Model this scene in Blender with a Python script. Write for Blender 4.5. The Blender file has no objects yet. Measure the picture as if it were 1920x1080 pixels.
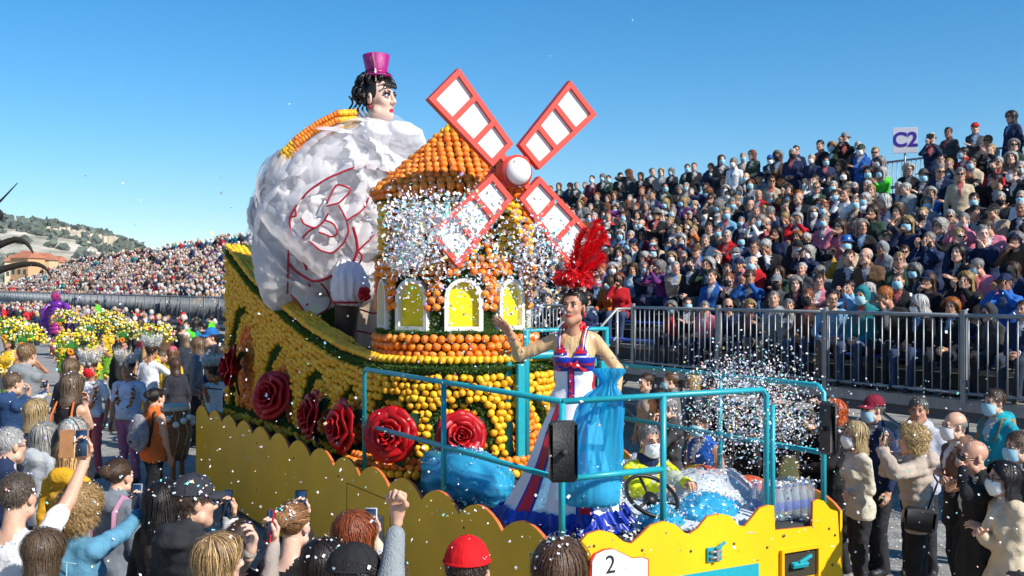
import bpy, math, random
import numpy as np
from mathutils import Matrix, Vector
S = bpy.context.scene
C = S.collection
random.seed(7); rng = np.random.default_rng(7)
R = math.radians
# ------------------------------------------------------------------ camera
TH = R(29.8); CT, ST = math.cos(TH), math.sin(TH)
HC = 2.75; FPX = 2078.0; HORV = 541.5
cam = bpy.data.cameras.new('camera'); co = bpy.data.objects.new('camera', cam); C.objects.link(co)
cam.sensor_width = 36.0; cam.lens = FPX/1920*36.0; cam.clip_start = 0.1; cam.clip_end = 9000
co.location = (0, 0, HC); co.rotation_euler = (R(90), 0, -TH)
cam.shift_y = (540-HORV)/1920*-1.0*1.0
S.camera = co
# ------------------------------------------------------------------ sky and sun
SUN_AZ = Vector((0.40, -0.917, 0)).normalized(); SUN_EL = R(37)
w = bpy.data.worlds.new('World'); S.world = w; w.use_nodes = True
nt = w.node_tree; bg = nt.nodes['Background']
sky = nt.nodes.new('ShaderNodeTexSky'); sky.sky_type = 'NISHITA'; sky.sun_disc = False
sky.sun_elevation = SUN_EL; sky.sun_rotation = math.atan2(SUN_AZ.x, SUN_AZ.y)
sky.altitude = 0; sky.air_density = 1.0; sky.dust_density = 0.0; sky.ozone_density = 6.0
hs_ = nt.nodes.new('ShaderNodeHueSaturation'); hs_.inputs['Saturation'].default_value = 1.28; hs_.inputs['Hue'].default_value = 0.494
nt.links.new(sky.outputs[0], hs_.inputs['Color']); nt.links.new(hs_.outputs[0], bg.inputs[0]); bg.inputs[1].default_value = 0.084
sl = bpy.data.lights.new('sun', 'SUN'); so = bpy.data.objects.new('sun', sl); C.objects.link(so)
sl.energy = 3.9; sl.angle = R(0.53); sl.color = (1.0, 0.94, 0.84)
sd = Vector((SUN_AZ.x*math.cos(SUN_EL), SUN_AZ.y*math.cos(SUN_EL), math.sin(SUN_EL)))
so.rotation_euler = sd.to_track_quat('Z', 'Y').to_euler(); so.location = (20, -20, 30)
S.view_settings.view_transform = 'Standard'; S.view_settings.look = 'None'
S.view_settings.exposure = 0.80; S.view_settings.gamma = 1.0
S.render.engine = 'CYCLES'
# ------------------------------------------------------------------ pixel helpers (photo pixels, 1920x1080)
def px(u, v, d):                       # a point seen at (u,v) standing d metres deep
    a = (u-960)/FPX; r = a*d
    return Vector((d*ST+r*CT, d*CT-r*ST, HC-(v-HORV)/FPX*d))
def depth_for(v, z): return FPX*(HC-z)/(v-HORV)
def proj(p):
    d = p[0]*ST+p[1]*CT; r = p[0]*CT-p[1]*ST
    return 960+FPX*r/d, HORV+FPX*(HC-p[2])/d, d
# ------------------------------------------------------------------ materials
MATS = {}
def mat(name, col, rough=0.7, var=0.12, scale=18.0, bump=0.0, bscale=60.0, metal=0.0, spec=0.35, tint=False,
        alpha=1.0, trans=0.0, sheen=0.0, coat=0.0, sss=0.0, emit=0.0, obj_coords=True, aniso=None):
    if name in MATS: return MATS[name]
    m = bpy.data.materials.new(name); m.use_nodes = True; MATS[name] = m
    n = m.node_tree.nodes; l = m.node_tree.links; b = n['Principled BSDF']
    b.inputs['Roughness'].default_value = rough; b.inputs['Metallic'].default_value = metal
    b.inputs['Specular IOR Level'].default_value = spec
    if coat: b.inputs['Coat Weight'].default_value = coat; b.inputs['Coat Roughness'].default_value = 0.15
    if sheen: b.inputs['Sheen Weight'].default_value = sheen
    if sss:
        b.inputs['Subsurface Weight'].default_value = sss; b.inputs['Subsurface Scale'].default_value = 0.01
    if alpha < 1: b.inputs['Alpha'].default_value = alpha
    if trans: b.inputs['Transmission Weight'].default_value = trans; b.inputs['IOR'].default_value = 1.2
    tc = n.new('ShaderNodeTexCoord')
    src = tc.outputs['Object']
    if aniso:
        mp = n.new('ShaderNodeMapping'); mp.inputs['Scale'].default_value = aniso
        l.new(src, mp.inputs[0]); src = mp.outputs[0]
    nz = n.new('ShaderNodeTexNoise'); nz.inputs['Scale'].default_value = scale; nz.inputs['Detail'].default_value = 4
    l.new(src, nz.inputs['Vector'])
    cr = n.new('ShaderNodeMapRange'); cr.inputs[1].default_value = 0.25; cr.inputs[2].default_value = 0.75
    cr.inputs[3].default_value = 1-var; cr.inputs[4].default_value = 1+var
    l.new(nz.outputs[0], cr.inputs[0])
    mx = n.new('ShaderNodeMix'); mx.data_type = 'RGBA'; mx.blend_type = 'MULTIPLY'; mx.inputs[0].default_value = 1
    mx.inputs[6].default_value = (*col, 1); l.new(cr.outputs[0], mx.inputs[7])
    out = mx.outputs[2]
    if tint:
        at = n.new('ShaderNodeAttribute'); at.attribute_name = 'tint'
        mx2 = n.new('ShaderNodeMix'); mx2.data_type = 'RGBA'; mx2.blend_type = 'MULTIPLY'; mx2.inputs[0].default_value = 1
        l.new(out, mx2.inputs[6]); l.new(at.outputs[0], mx2.inputs[7]); out = mx2.outputs[2]
    l.new(out, b.inputs['Base Color'])
    if bump:
        n2 = n.new('ShaderNodeTexNoise'); n2.inputs['Scale'].default_value = bscale; n2.inputs['Detail'].default_value = 3
        l.new(src, n2.inputs['Vector'])
        bp = n.new('ShaderNodeBump'); bp.inputs['Strength'].default_value = bump; bp.inputs['Distance'].default_value = 0.018 if bscale < 20 else 0.01
        l.new(n2.outputs[0], bp.inputs['Height']); l.new(bp.outputs[0], b.inputs['Normal'])
    if emit:
        l.new(out, b.inputs['Emission Color']); b.inputs['Emission Strength'].default_value = emit
    return m
def vcol_mat(name, rough=0.75, var=0.1, trl=0.0):
    m = mat(name, (1, 1, 1), rough, var, 8, tint=True); return m
def cloth(col, rough=0.85):
    nm = 'cloth_%d_%d_%d' % tuple(int(c*999) for c in col)
    return mat(nm, col, rough, 0.20, 7, bump=0.9, bscale=13, spec=0.2)
def hairmat(col):
    nm = 'hair_%d_%d_%d' % tuple(int(c*999) for c in col)
    return mat(nm, col, 0.42, 0.25, 40, spec=0.45, tint=True, bump=0.4, bscale=140)
def skinmat(k):
    cols = [(0.62, 0.36, 0.25), (0.55, 0.30, 0.20), (0.48, 0.24, 0.15), (0.36, 0.17, 0.10), (0.66, 0.42, 0.32), (0.09, 0.045, 0.03)]
    return mat('skin_%d' % k, cols[k], 0.48, 0.10, 30, spec=0.4, sss=0.12, bump=0.12, bscale=120)
# ------------------------------------------------------------------ mesh collector
class MB:
    def __init__(s): s.V = []; s.T = []; s.Q = []; s.tm = []; s.qm = []; s.tint = []; s.uv = None; s.n = 0
    def add(s, V, F, m=0, tint=None):
        V = np.asarray(V, float).reshape(-1, 3)
        if len(V) == 0: return s
        if tint is None: tint = np.ones((len(V), 3))
        else:
            tint = np.asarray(tint, float)
            if tint.ndim == 0: tint = np.full((len(V), 3), float(tint))
            elif tint.ndim == 1 and len(tint) == len(V) and len(V) != 3: tint = np.repeat(tint[:, None], 3, 1)
            elif tint.ndim == 1: tint = np.tile(tint[None, :], (len(V), 1))
        s.V.append(V); s.tint.append(tint)
        Fs = F if isinstance(F, (list, tuple)) and len(F) and isinstance(F[0], np.ndarray) and F[0].ndim == 2 else [F]
        for f in Fs:
            f = np.asarray(f, int)
            if f.size == 0: continue
            mm = np.full(len(f), m) if np.ndim(m) == 0 else np.asarray(m)
            if f.shape[1] == 3: s.T.append(f+s.n); s.tm.append(mm)
            else: s.Q.append(f+s.n); s.qm.append(mm)
        s.n += len(V); return s
    def arrays(s):
        V = np.concatenate(s.V) if s.V else np.zeros((0, 3))
        T = np.concatenate(s.T) if s.T else np.zeros((0, 3), int)
        Q = np.concatenate(s.Q) if s.Q else np.zeros((0, 4), int)
        tm = np.concatenate(s.tm) if s.tm else np.zeros(0, int)
        qm = np.concatenate(s.qm) if s.qm else np.zeros(0, int)
        return V, T, Q, tm, qm, (np.concatenate(s.tint) if s.tint else np.zeros((0, 3)))
    def merge(s, o, M=None, m=None):
        V, T, Q, tm, qm, ti = o.arrays()
        if M is not None: V = xf(M, V)
        n0 = s.n
        s.V.append(V); s.tint.append(ti)
        if len(T): s.T.append(T+n0); s.tm.append(tm if m is None else np.full(len(T), m))
        if len(Q): s.Q.append(Q+n0); s.qm.append(qm if m is None else np.full(len(Q), m))
        s.n += len(V); return s
    # shapes
    def box(s, c, sz, M=None, m=0, tint=None, bev=0.0):
        x, y, z = [k/2 for k in sz]
        if bev > 0:
            b = bev
            V = []
            for sx in (-1, 1):
                for sy in (-1, 1):
                    for sz_ in (-1, 1):
                        V += [(sx*(x-b), sy*(y-b), sz_*z), (sx*(x-b), sy*y, sz_*(z-b)), (sx*x, sy*(y-b), sz_*(z-b))]
            V = np.array(V)
            def vi(a, b_, c_, k): return ((a > 0)*4+(b_ > 0)*2+(c_ > 0))*3+k
            F = []; T = []
            for sg in (-1, 1):
                F.append([vi(-1, -1, sg, 0), vi(1, -1, sg, 0), vi(1, 1, sg, 0), vi(-1, 1, sg, 0)][::sg])
                F.append([vi(-1, sg, -1, 1), vi(1, sg, -1, 1), vi(1, sg, 1, 1), vi(-1, sg, 1, 1)][::-sg])
                F.append([vi(sg, -1, -1, 2), vi(sg, 1, -1, 2), vi(sg, 1, 1, 2), vi(sg, -1, 1, 2)][::sg])
            for a in (-1, 1):
                for b_ in (-1, 1):
                    F.append([vi(a, b_, -1, 1), vi(a, b_, -1, 2), vi(a, b_, 1, 2), vi(a, b_, 1, 1)][::a*b_])
                    F.append([vi(a, -1, b_, 0), vi(a, 1, b_, 0), vi(a, 1, b_, 2), vi(a, -1, b_, 2)][::-a*b_])
                    F.append([vi(-1, a, b_, 0), vi(1, a, b_, 0), vi(1, a, b_, 1), vi(-1, a, b_, 1)][::a*b_])
                    for c_ in (-1, 1): T.append([vi(a, b_, c_, 0), vi(a, b_, c_, 1), vi(a, b_, c_, 2)][::-a*b_*c_])
            F = [np.array(F), np.array(T)]
        else:
            V = np.array([(-x, -y, -z), (x, -y, -z), (x, y, -z), (-x, y, -z), (-x, -y, z), (x, -y, z), (x, y, z), (-x, y, z)])
            F = np.array([(0, 3, 2, 1), (4, 5, 6, 7), (0, 1, 5, 4), (1, 2, 6, 5), (2, 3, 7, 6), (3, 0, 4, 7)])
        if M is not None: V = xf(M, V)
        return s.add(V+np.array(c), F, m, tint)
    def tube(s, P, r, n=8, m=0, tint=None, closed=False, cap=True, flat=None):
        P = np.asarray(P, float); k = len(P); r = np.broadcast_to(np.asarray(r, float), (k,))
        if closed: t = np.roll(P, -1, 0)-np.roll(P, 1, 0)
        else: t = np.gradient(P, axis=0)
        t /= np.linalg.norm(t, axis=1)[:, None]+1e-12
        up = np.array((0, 0, 1.0)) if abs(t[0][2]) < 0.9 else np.array((1.0, 0, 0))
        N = np.zeros_like(P); a = np.cross(t[0], up); a /= np.linalg.norm(a); N[0] = a
        for i in range(1, k):
            a = a-t[i]*np.dot(a, t[i]); a /= np.linalg.norm(a)+1e-12; N[i] = a
        B = np.cross(t, N)
        th = np.arange(n)*2*math.pi/n
        fl = 1.0 if flat is None else flat
        V = P[:, None]+(N[:, None]*np.cos(th)[None, :, None]+B[:, None]*np.sin(th)[None, :, None]*fl)*r[:, None, None]
        V = V.reshape(-1, 3); F = []
        i = np.arange(k if closed else k-1)[:, None]; j = np.arange(n)[None, :]; i2 = (i+1) % k; j2 = (j+1) % n
        F = np.stack([i*n+j, i*n+j2+0*i, i2*n+j2, i2*n+j], -1).reshape(-1, 4)
        if cap and not closed:
            V = np.concatenate([V, P[:1], P[-1:]]); j = np.arange(n); j2 = (j+1) % n
            T = np.concatenate([np.stack([np.full(n, k*n), j2, j], 1), np.stack([np.full(n, k*n+1), (k-1)*n+j, (k-1)*n+j2], 1)])
            return s.add(V, [F, T], m, tint)
        return s.add(V, F, m, tint)
    def lathe(s, prof, n=24, m=0, M=None, tint=None, a0=0, a1=2*math.pi):
        prof = np.asarray(prof, float); k = len(prof); full = abs(a1-a0-2*math.pi) < 1e-6
        th = a0+np.arange(n if full else n+1)*(a1-a0)/n; nn = len(th)
        V = np.stack([prof[:, None, 0]*np.cos(th), prof[:, None, 0]*np.sin(th), np.repeat(prof[:, None, 1], nn, 1)], -1).reshape(-1, 3)
        i = np.arange(k-1)[:, None]; j = np.arange(n)[None]; j2 = (j+1) % nn
        F = np.stack([i*nn+j, i*nn+j2, (i+1)*nn+j2, (i+1)*nn+j], -1).reshape(-1, 4)
        if M is not None: V = xf(M, V)
        return s.add(V, F, m, tint)
    def ell(s, c, r, n=16, k=10, M=None, m=0, tint=None):
        ph = np.linspace(0, math.pi, k+1); prof = np.stack([np.maximum(np.sin(ph), 1e-4), -np.cos(ph)], 1)
        a = MB().lathe(prof, n); V = a.V[0]*np.array(r)
        if M is not None: V = xf(M, V)
        return s.add(V+np.array(c), a.Q[0], m, tint)
    def prism(s, poly, th, M=None, m=0, tint=None):      # convex or star polygon in xy, extruded in z from 0 to th; triangulated with mathutils
        from mathutils.geometry import tessellate_polygon
        n = len(poly); P = np.asarray(poly, float)
        tr = np.array(tessellate_polygon([[Vector((p[0], p[1], 0)) for p in poly]]))
        ar = 0.5*np.sum(P[:, 0]*np.roll(P[:, 1], -1)-np.roll(P[:, 0], -1)*P[:, 1])
        a, b, c = P[tr[:, 0]], P[tr[:, 1]], P[tr[:, 2]]
        sg = (b[:, 0]-a[:, 0])*(c[:, 1]-a[:, 1])-(b[:, 1]-a[:, 1])*(c[:, 0]-a[:, 0])
        tr[sg < 0] = tr[sg < 0][:, ::-1]
        V = np.concatenate([np.c_[P, np.zeros(n)], np.c_[P, np.full(n, th)]])
        i = np.arange(n); j = (i+1) % n
        Q = np.stack([i, j, j+n, i+n], 1)
        if ar < 0: Q = Q[:, ::-1]
        if M is not None: V = xf(M, V)
        return s.add(V, [np.concatenate([tr[:, ::-1], tr+n]), Q], m, tint)
    def mesh(s, name, mats, smooth=True):
        V, T, Q, tm, qm, ti = s.arrays()
        me = bpy.data.meshes.new(name)
        me.vertices.add(len(V)); me.vertices.foreach_set('co', V.astype(np.float32).ravel())
        nl = len(T)*3+len(Q)*4
        me.loops.add(nl); me.loops.foreach_set('vertex_index', np.concatenate([T.ravel(), Q.ravel()]).astype(np.int32))
        me.polygons.add(len(T)+len(Q))
        st = np.concatenate([np.arange(len(T))*3, len(T)*3+np.arange(len(Q))*4]).astype(np.int32)
        me.polygons.foreach_set('loop_start', st)
        me.polygons.foreach_set('material_index', np.concatenate([tm, qm]).astype(np.int32))
        for mm in mats: me.materials.append(mm)
        me.update(calc_edges=True)
        me.polygons.foreach_set('use_smooth', np.full(len(me.polygons), bool(smooth)))
        if not np.all(ti == 1):
            a = me.color_attributes.new('tint', 'FLOAT_COLOR', 'POINT')
            a.data.foreach_set('color', np.c_[ti, np.ones(len(ti))].astype(np.float32).ravel())
        else:
            pass
        return me
    def obj(s, name, mats, parent=None, smooth=True, M=None, **kw):
        if not isinstance(mats, (list, tuple)): mats = [mats]
        me = s.mesh(name, mats, smooth)
        if smooth == 'auto':
            pass
        return link(name, me, parent, M, **kw)
def xf(M, V):
    M = np.array(M, float)
    if M.shape == (3, 3): return V@M.T
    return V@M[:3, :3].T+M[:3, 3]
def link(name, me, parent=None, M=None, label=None, cat=None, group=None, kind=None):
    o = bpy.data.objects.new(name, me); C.objects.link(o)
    if parent is not None: o.parent = parent
    if M is not None: o.matrix_basis = Matrix(np.array(M).tolist()) if not isinstance(M, Matrix) else M
    tag(o, label, cat, group, kind); return o
def tag(o, label=None, cat=None, group=None, kind=None):
    if label: o['label'] = label
    if cat: o['category'] = cat
    if group: o['group'] = group
    if kind: o['kind'] = kind
    return o
def thing(name, loc, label, cat, rz=0.0, group=None, scale=1.0):
    o = bpy.data.objects.new(name, None); C.objects.link(o); o.empty_display_size = 0.1
    o.matrix_basis = Matrix.Translation(Vector(loc)) @ Matrix.Rotation(rz, 4, 'Z') @ Matrix.Scale(scale, 4)
    return tag(o, label, cat, group)
def flat(o):
    o.data.polygons.foreach_set('use_smooth', np.zeros(len(o.data.polygons), bool)); return o
def rotm(axis, a):
    return np.array(Matrix.Rotation(a, 3, axis))
def frame(y, z=(0, 0, 1)):               # rotation with local Y along y, local Z near z
    y = np.array(y, float); y /= np.linalg.norm(y); z = np.array(z, float)
    x = np.cross(y, z)
    if np.linalg.norm(x) < 1e-4: x = np.cross(y, (1, 0, 0.1))
    x /= np.linalg.norm(x); z = np.cross(x, y)
    return np.stack([x, y, z], 1)
def m4(Rm=None, t=(0, 0, 0), sc=1.0):
    M = np.eye(4)
    if Rm is not None: M[:3, :3] = np.array(Rm)
    M[:3, :3] *= sc if np.ndim(sc) == 0 else np.array(sc)[None, :]
    M[:3, 3] = t; return M
# ------------------------------------------------------------------ implicit surfaces for bodies, heads, hands
def surf_nets(f, org, h):
    ins = f < 0
    nx, ny, nz = f.shape
    c = np.zeros((nx-1, ny-1, nz-1), np.int8)
    for dx in (0, 1):
        for dy in (0, 1):
            for dz in (0, 1): c += ins[dx:nx-1+dx, dy:ny-1+dy, dz:nz-1+dz]
    act = (c > 0) & (c < 8)
    idx = np.full(act.shape, -1, np.int64); ijk = np.argwhere(act); idx[act] = np.arange(len(ijk))
    acc = np.zeros((len(ijk), 3)); cnt = np.zeros(len(ijk))
    cor = [(a, b, d) for a in (0, 1) for b in (0, 1) for d in (0, 1)]
    vals = {k: f[ijk[:, 0]+k[0], ijk[:, 1]+k[1], ijk[:, 2]+k[2]] for k in cor}
    for k in cor:
        for ax in range(3):
            if k[ax]: continue
            k2 = list(k); k2[ax] = 1; k2 = tuple(k2)
            a, b = vals[k], vals[k2]; mk = (a < 0) != (b < 0)
            t = np.where(mk, a/np.where(mk, a-b, 1), 0)
            p = np.tile(np.array(k, float), (len(ijk), 1)); p[:, ax] += t
            acc += p*mk[:, None]; cnt += mk
    V = (ijk+acc/cnt[:, None])*h+org
    Q = []
    for ax in range(3):
        o1, o2 = [(1, 2), (2, 0), (0, 1)][ax]
        sl0 = [slice(None)]*3; sl1 = [slice(None)]*3
        sl0[ax] = slice(0, -1); sl1[ax] = slice(1, None)
        A = ins[tuple(sl0)]; B = ins[tuple(sl1)]
        e = np.argwhere(A != B)
        ok = (e[:, o1] > 0) & (e[:, o2] > 0) & (e[:, o1] < f.shape[o1]-1) & (e[:, o2] < f.shape[o2]-1)
        e = e[ok]
        if not len(e): continue
        fl = A[tuple(e.T)]
        def g(d1, d2):
            q = e.copy(); q[:, o1] -= d1; q[:, o2] -= d2; return idx[tuple(q.T)]
        q = np.stack([g(1, 1), g(0, 1), g(0, 0), g(1, 0)], 1)
        q[~fl] = q[~fl][:, ::-1]
        Q.append(q)
    return V, np.concatenate(Q)
def prim_d(P, p):
    t = p[0]
    if t == 'c':                                  # round cone
        a, b, ra, rb = p[1], p[2], p[3], p[4]; ba = b-a
        tt = np.clip(((P-a)@ba)/max(ba@ba, 1e-9), 0, 1)
        return np.linalg.norm(P-a-tt[..., None]*ba, axis=-1)-(ra+(rb-ra)*tt)
    c, r, M = p[1], p[2], p[3]                    # ellipsoid, M columns = axes
    q = (P-c)
    if M is not None: q = q@M
    k0 = np.linalg.norm(q/r, axis=-1); k1 = np.linalg.norm(q/(r*r), axis=-1)
    return k0*(k0-1)/np.maximum(k1, 1e-6)
def CAP(a, b, ra, rb, lab=0, k=0.025, op='+'): return ('c', np.array(a, float), np.array(b, float), ra, rb, lab, k, op)
def ELL(c, r, lab=0, k=0.025, M=None, op='+'): return ('e', np.array(c, float), np.array(r, float), M, None, lab, k, op)
def implicit(prims, h, lo=None, hi=None):
    los = []; his = []
    for p in prims:
        if p[0] == 'c':
            rr = max(p[3], p[4]); l_ = np.minimum(p[1], p[2])-rr; h_ = np.maximum(p[1], p[2])+rr
        else: l_ = p[1]-p[2].max(); h_ = p[1]+p[2].max()
        los.append(l_); his.append(h_)
    pl = [i for i, p in enumerate(prims) if p[7] == '+']
    l0 = np.min([los[i] for i in pl], 0)-2.5*h if lo is None else np.array(lo)
    h0 = np.max([his[i] for i in pl], 0)+2.5*h if hi is None else np.array(hi)
    n = np.ceil((h0-l0)/h).astype(int)+1
    f = np.full(n, 0.3); L = np.zeros(n, np.int8); best = np.full(n, 9.0)
    ax = [l0[i]+np.arange(n[i])*h for i in range(3)]
    for p, a, b in zip(prims, los, his):
        mg = p[6]+2.5*h
        i0 = np.clip(np.floor((a-mg-l0)/h).astype(int), 0, n-1); i1 = np.clip(np.ceil((b+mg-l0)/h).astype(int)+1, 1, n)
        if np.any(i1 <= i0): continue
        sl = tuple(slice(i0[i], i1[i]) for i in range(3))
        P = np.stack(np.meshgrid(*[ax[i][sl[i]] for i in range(3)], indexing='ij'), -1)
        d = prim_d(P, p); k = p[6]; fs = f[sl]
        if p[7] == '+':
            hh = np.clip(0.5+0.5*(fs-d)/k, 0, 1)
            f[sl] = fs*(1-hh)+d*hh-k*hh*(1-hh)
            bb = best[sl]; up = d < bb; L[sl] = np.where(up, p[5], L[sl]); best[sl] = np.where(up, d, bb)
        else:
            d = -d; hh = np.clip(0.5-0.5*(fs-d)/k, 0, 1)
            f[sl] = fs*(1-hh)+d*hh+k*hh*(1-hh)
    V, Q = surf_nets(f, l0, h)
    ii = np.clip(np.round((V-l0)/h).astype(int), 0, n-1)
    vl = np.zeros(len(V), np.int8); bd = np.full(len(V), 9.0)
    for p in prims:
        if p[7] == '+':
            d = prim_d(V, p); k = d < bd; vl[k] = p[5]; bd[k] = d[k]
    # majority of corners
    a = vl[Q]; fl = np.where((a[:, 1] == a[:, 2]), a[:, 1], a[:, 0])
    return V, Q, vl, fl
def vnormals(V, Q):
    n = np.cross(V[Q[:, 2]]-V[Q[:, 0]], V[Q[:, 3]]-V[Q[:, 1]])
    N = np.zeros_like(V)
    for k in range(4):
        for a in range(3): N[:, a] += np.bincount(Q[:, k], n[:, a], len(V))
    return N/(np.linalg.norm(N, axis=1)[:, None]+1e-12)
def wob(V, f, seed, n=6):
    r = np.random.default_rng(seed); o = np.zeros(len(V))
    for i in range(n):
        k = r.normal(size=3); k /= np.linalg.norm(k); o += np.sin(V@k*f*r.uniform(0.6, 1.6)+r.uniform(0, 6.28))
    return o/n**0.5
# label slots: 0 skin 1 top 2 bottom 3 shoes 4 lips 5 eye white 6 iris 7 brow 8 accent
NSLOT = 9
def make_head(fem=0, smile=0, h=0.0065):
    j = 0.9 if fem else 1.0
    p = [ELL((0, -.018, .045), (.077, .096, .084), 0),
         ELL((0, .022, -.032), (.060*j, .070, .088), 0, .03),
         ELL((0, .058, -.095), (.026*j, .026, .020), 0, .03),
         ELL((.038, .055, -.018), (.024, .026, .026), 0, .02), ELL((-.038, .055, -.018), (.024, .026, .026), 0, .02),
         CAP((-.05, .02, -.07), (0, .06, -.098), .03*j, .02, 0, .025), CAP((.05, .02, -.07), (0, .06, -.098), .03*j, .02, 0, .025),
         CAP((-.036, .079, .034), (.036, .079, .034), .011, .011, 0, .012),
         CAP((0, .090, .018), (0, .106, -.022), .009, .013, 0, .010),
         CAP((-.013, .095, -.027), (.013, .095, -.027), .009, .009, 0, .008),
         ELL((.033, .103, .011), (.017, .017, .011), 0, .008, None, '-'), ELL((-.033, .103, .011), (.017, .017, .011), 0, .008, None, '-'),
         CAP((-.021-.005*smile, .076, -.062+.007*smile), (0, .088, -.0615), .0045, .006, 4, .004),
         CAP((.021+.005*smile, .076, -.062+.007*smile), (0, .088, -.0615), .0045, .006, 4, .004),
         CAP((-.013, .080, -.069+.004*smile), (.013, .080, -.069+.004*smile), .0062, .0062, 4, .004),
         CAP((-.048, .078, .033), (-.034, .088, .039), .0035, .0048, 7, .003), CAP((-.034, .088, .039), (-.016, .093, .035), .0048, .0045, 7, .003), CAP((.048, .078, .033), (.034, .088, .039), .0035, .0048, 7, .003), CAP((.034, .088, .039), (.016, .093, .035), .0048, .0045, 7, .003),
         ELL((.079, -.006, -.002), (.010, .020, .033), 0, .01, rotm('Z', -.4)), ELL((-.079, -.006, -.002), (.010, .020, .033), 0, .01, rotm('Z', .4)),
         CAP((0, -.025, -.06), (0, -.04, -.19), .052*j, .056*j, 0, .03)]
    V, Q, vl, fl = implicit(p, h)
    b = MB().add(V, Q, fl)
    for sx in (-1, 1):
        c = np.array((sx*.033, .0765, .011))
        b.ell(c, (.0145, .0135, .0105), 8, 6, m=5)
        e = MB().ell((0, 0, 0), (.0072, .003, .0078), 8, 4)
        b.add(e.V[0]+c+np.array((0, .0125, 0)), e.Q[0], 6)
        b.tube([c+np.array((-.017, .004, .005)), c+np.array((-.008, .0125, .0105)), c+np.array((.008, .0125, .0105)), c+np.array((.017, .004, .005))], .0028, 5, 7)
    return b
def make_hand(curl, thumb=0.6, spread=0.04, h=0.0048):
    # right hand, wrist at origin, fingers +Y, palm normal -Z, thumb on -X side
    p = []
    kx = [-.030, -.010, .010, .029]; ky = [.088, .093, .088, .078]
    ln = [(.040, .025, .020), (.044, .028, .021), (.041, .026, .020), (.032, .020, .018)]
    for i in range(4):
        p.append(CAP((kx[i]*.55, .012, 0), (kx[i], ky[i], 0), .015, .0125, 0, .014))
        a = np.array((kx[i], ky[i], 0)); ang = 0
        for s in range(3):
            ang += curl*(0.8, 1.0, 0.75)[s]*(1+0.06*i)
            d = np.array((math.sin(spread*(i-1.5)*2)*math.cos(ang), math.cos(ang), -math.sin(ang)))
            b = a+d*ln[i][s]; p.append(CAP(a, b, .0092-.0006*s, .0086-.0008*s, 0, .004)); a = b
    a = np.array((-.018, .025, -.008)); dirs = [(-.75, .6, -.25), (-.55+.5*thumb, .75, -.35*thumb-.1), (-.25+.7*thumb, .85, -.5*thumb)]
    for s, L in enumerate((.045, .034, .026)):
        d = np.array(dirs[s]); d = d/np.linalg.norm(d); b = a+d*L; p.append(CAP(a, b, .0135-.0018*s, .0118-.0018*s, 0, .008)); a = b
    p.append(CAP((0, -.03, 0), (0, .02, 0), .024, .024, 0, .02))
    V, Q, vl, fl = implicit(p, h)
    return MB().add(V, Q, 0)
HEADS = {}; HANDS = {}
def head_t(fem, smile=0, h=.0065):
    k = (fem, smile, h)
    if k not in HEADS: HEADS[k] = make_head(fem, smile, h)
    return HEADS[k]
def hand_t(kind_, h=.0048):
    kind = (kind_, h)
    if kind not in HANDS:
        HANDS[kind] = {'rest': lambda: make_hand(.35, .35, h=h), 'grip': lambda: make_hand(.75, .8, .02, h=h), 'fist': lambda: make_hand(1.45, 1.3, .0, h=h), 'open': lambda: make_hand(.12, .1, .10, h=h)}[kind_]()
    return HANDS[kind]
def ik(Sh, T, l1, l2, pole):
    v = T-Sh; d = np.linalg.norm(v); d2 = min(d, (l1+l2)*0.995); v = v/d; T = Sh+v*d2
    a = (l1*l1-l2*l2+d2*d2)/(2*d2); hh = math.sqrt(max(l1*l1-a*a, 0))
    pl = np.array(pole, float); pl = pl-v*(pl@v); pl /= np.linalg.norm(pl)+1e-9
    return Sh+v*a+pl*hh, T
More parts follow.
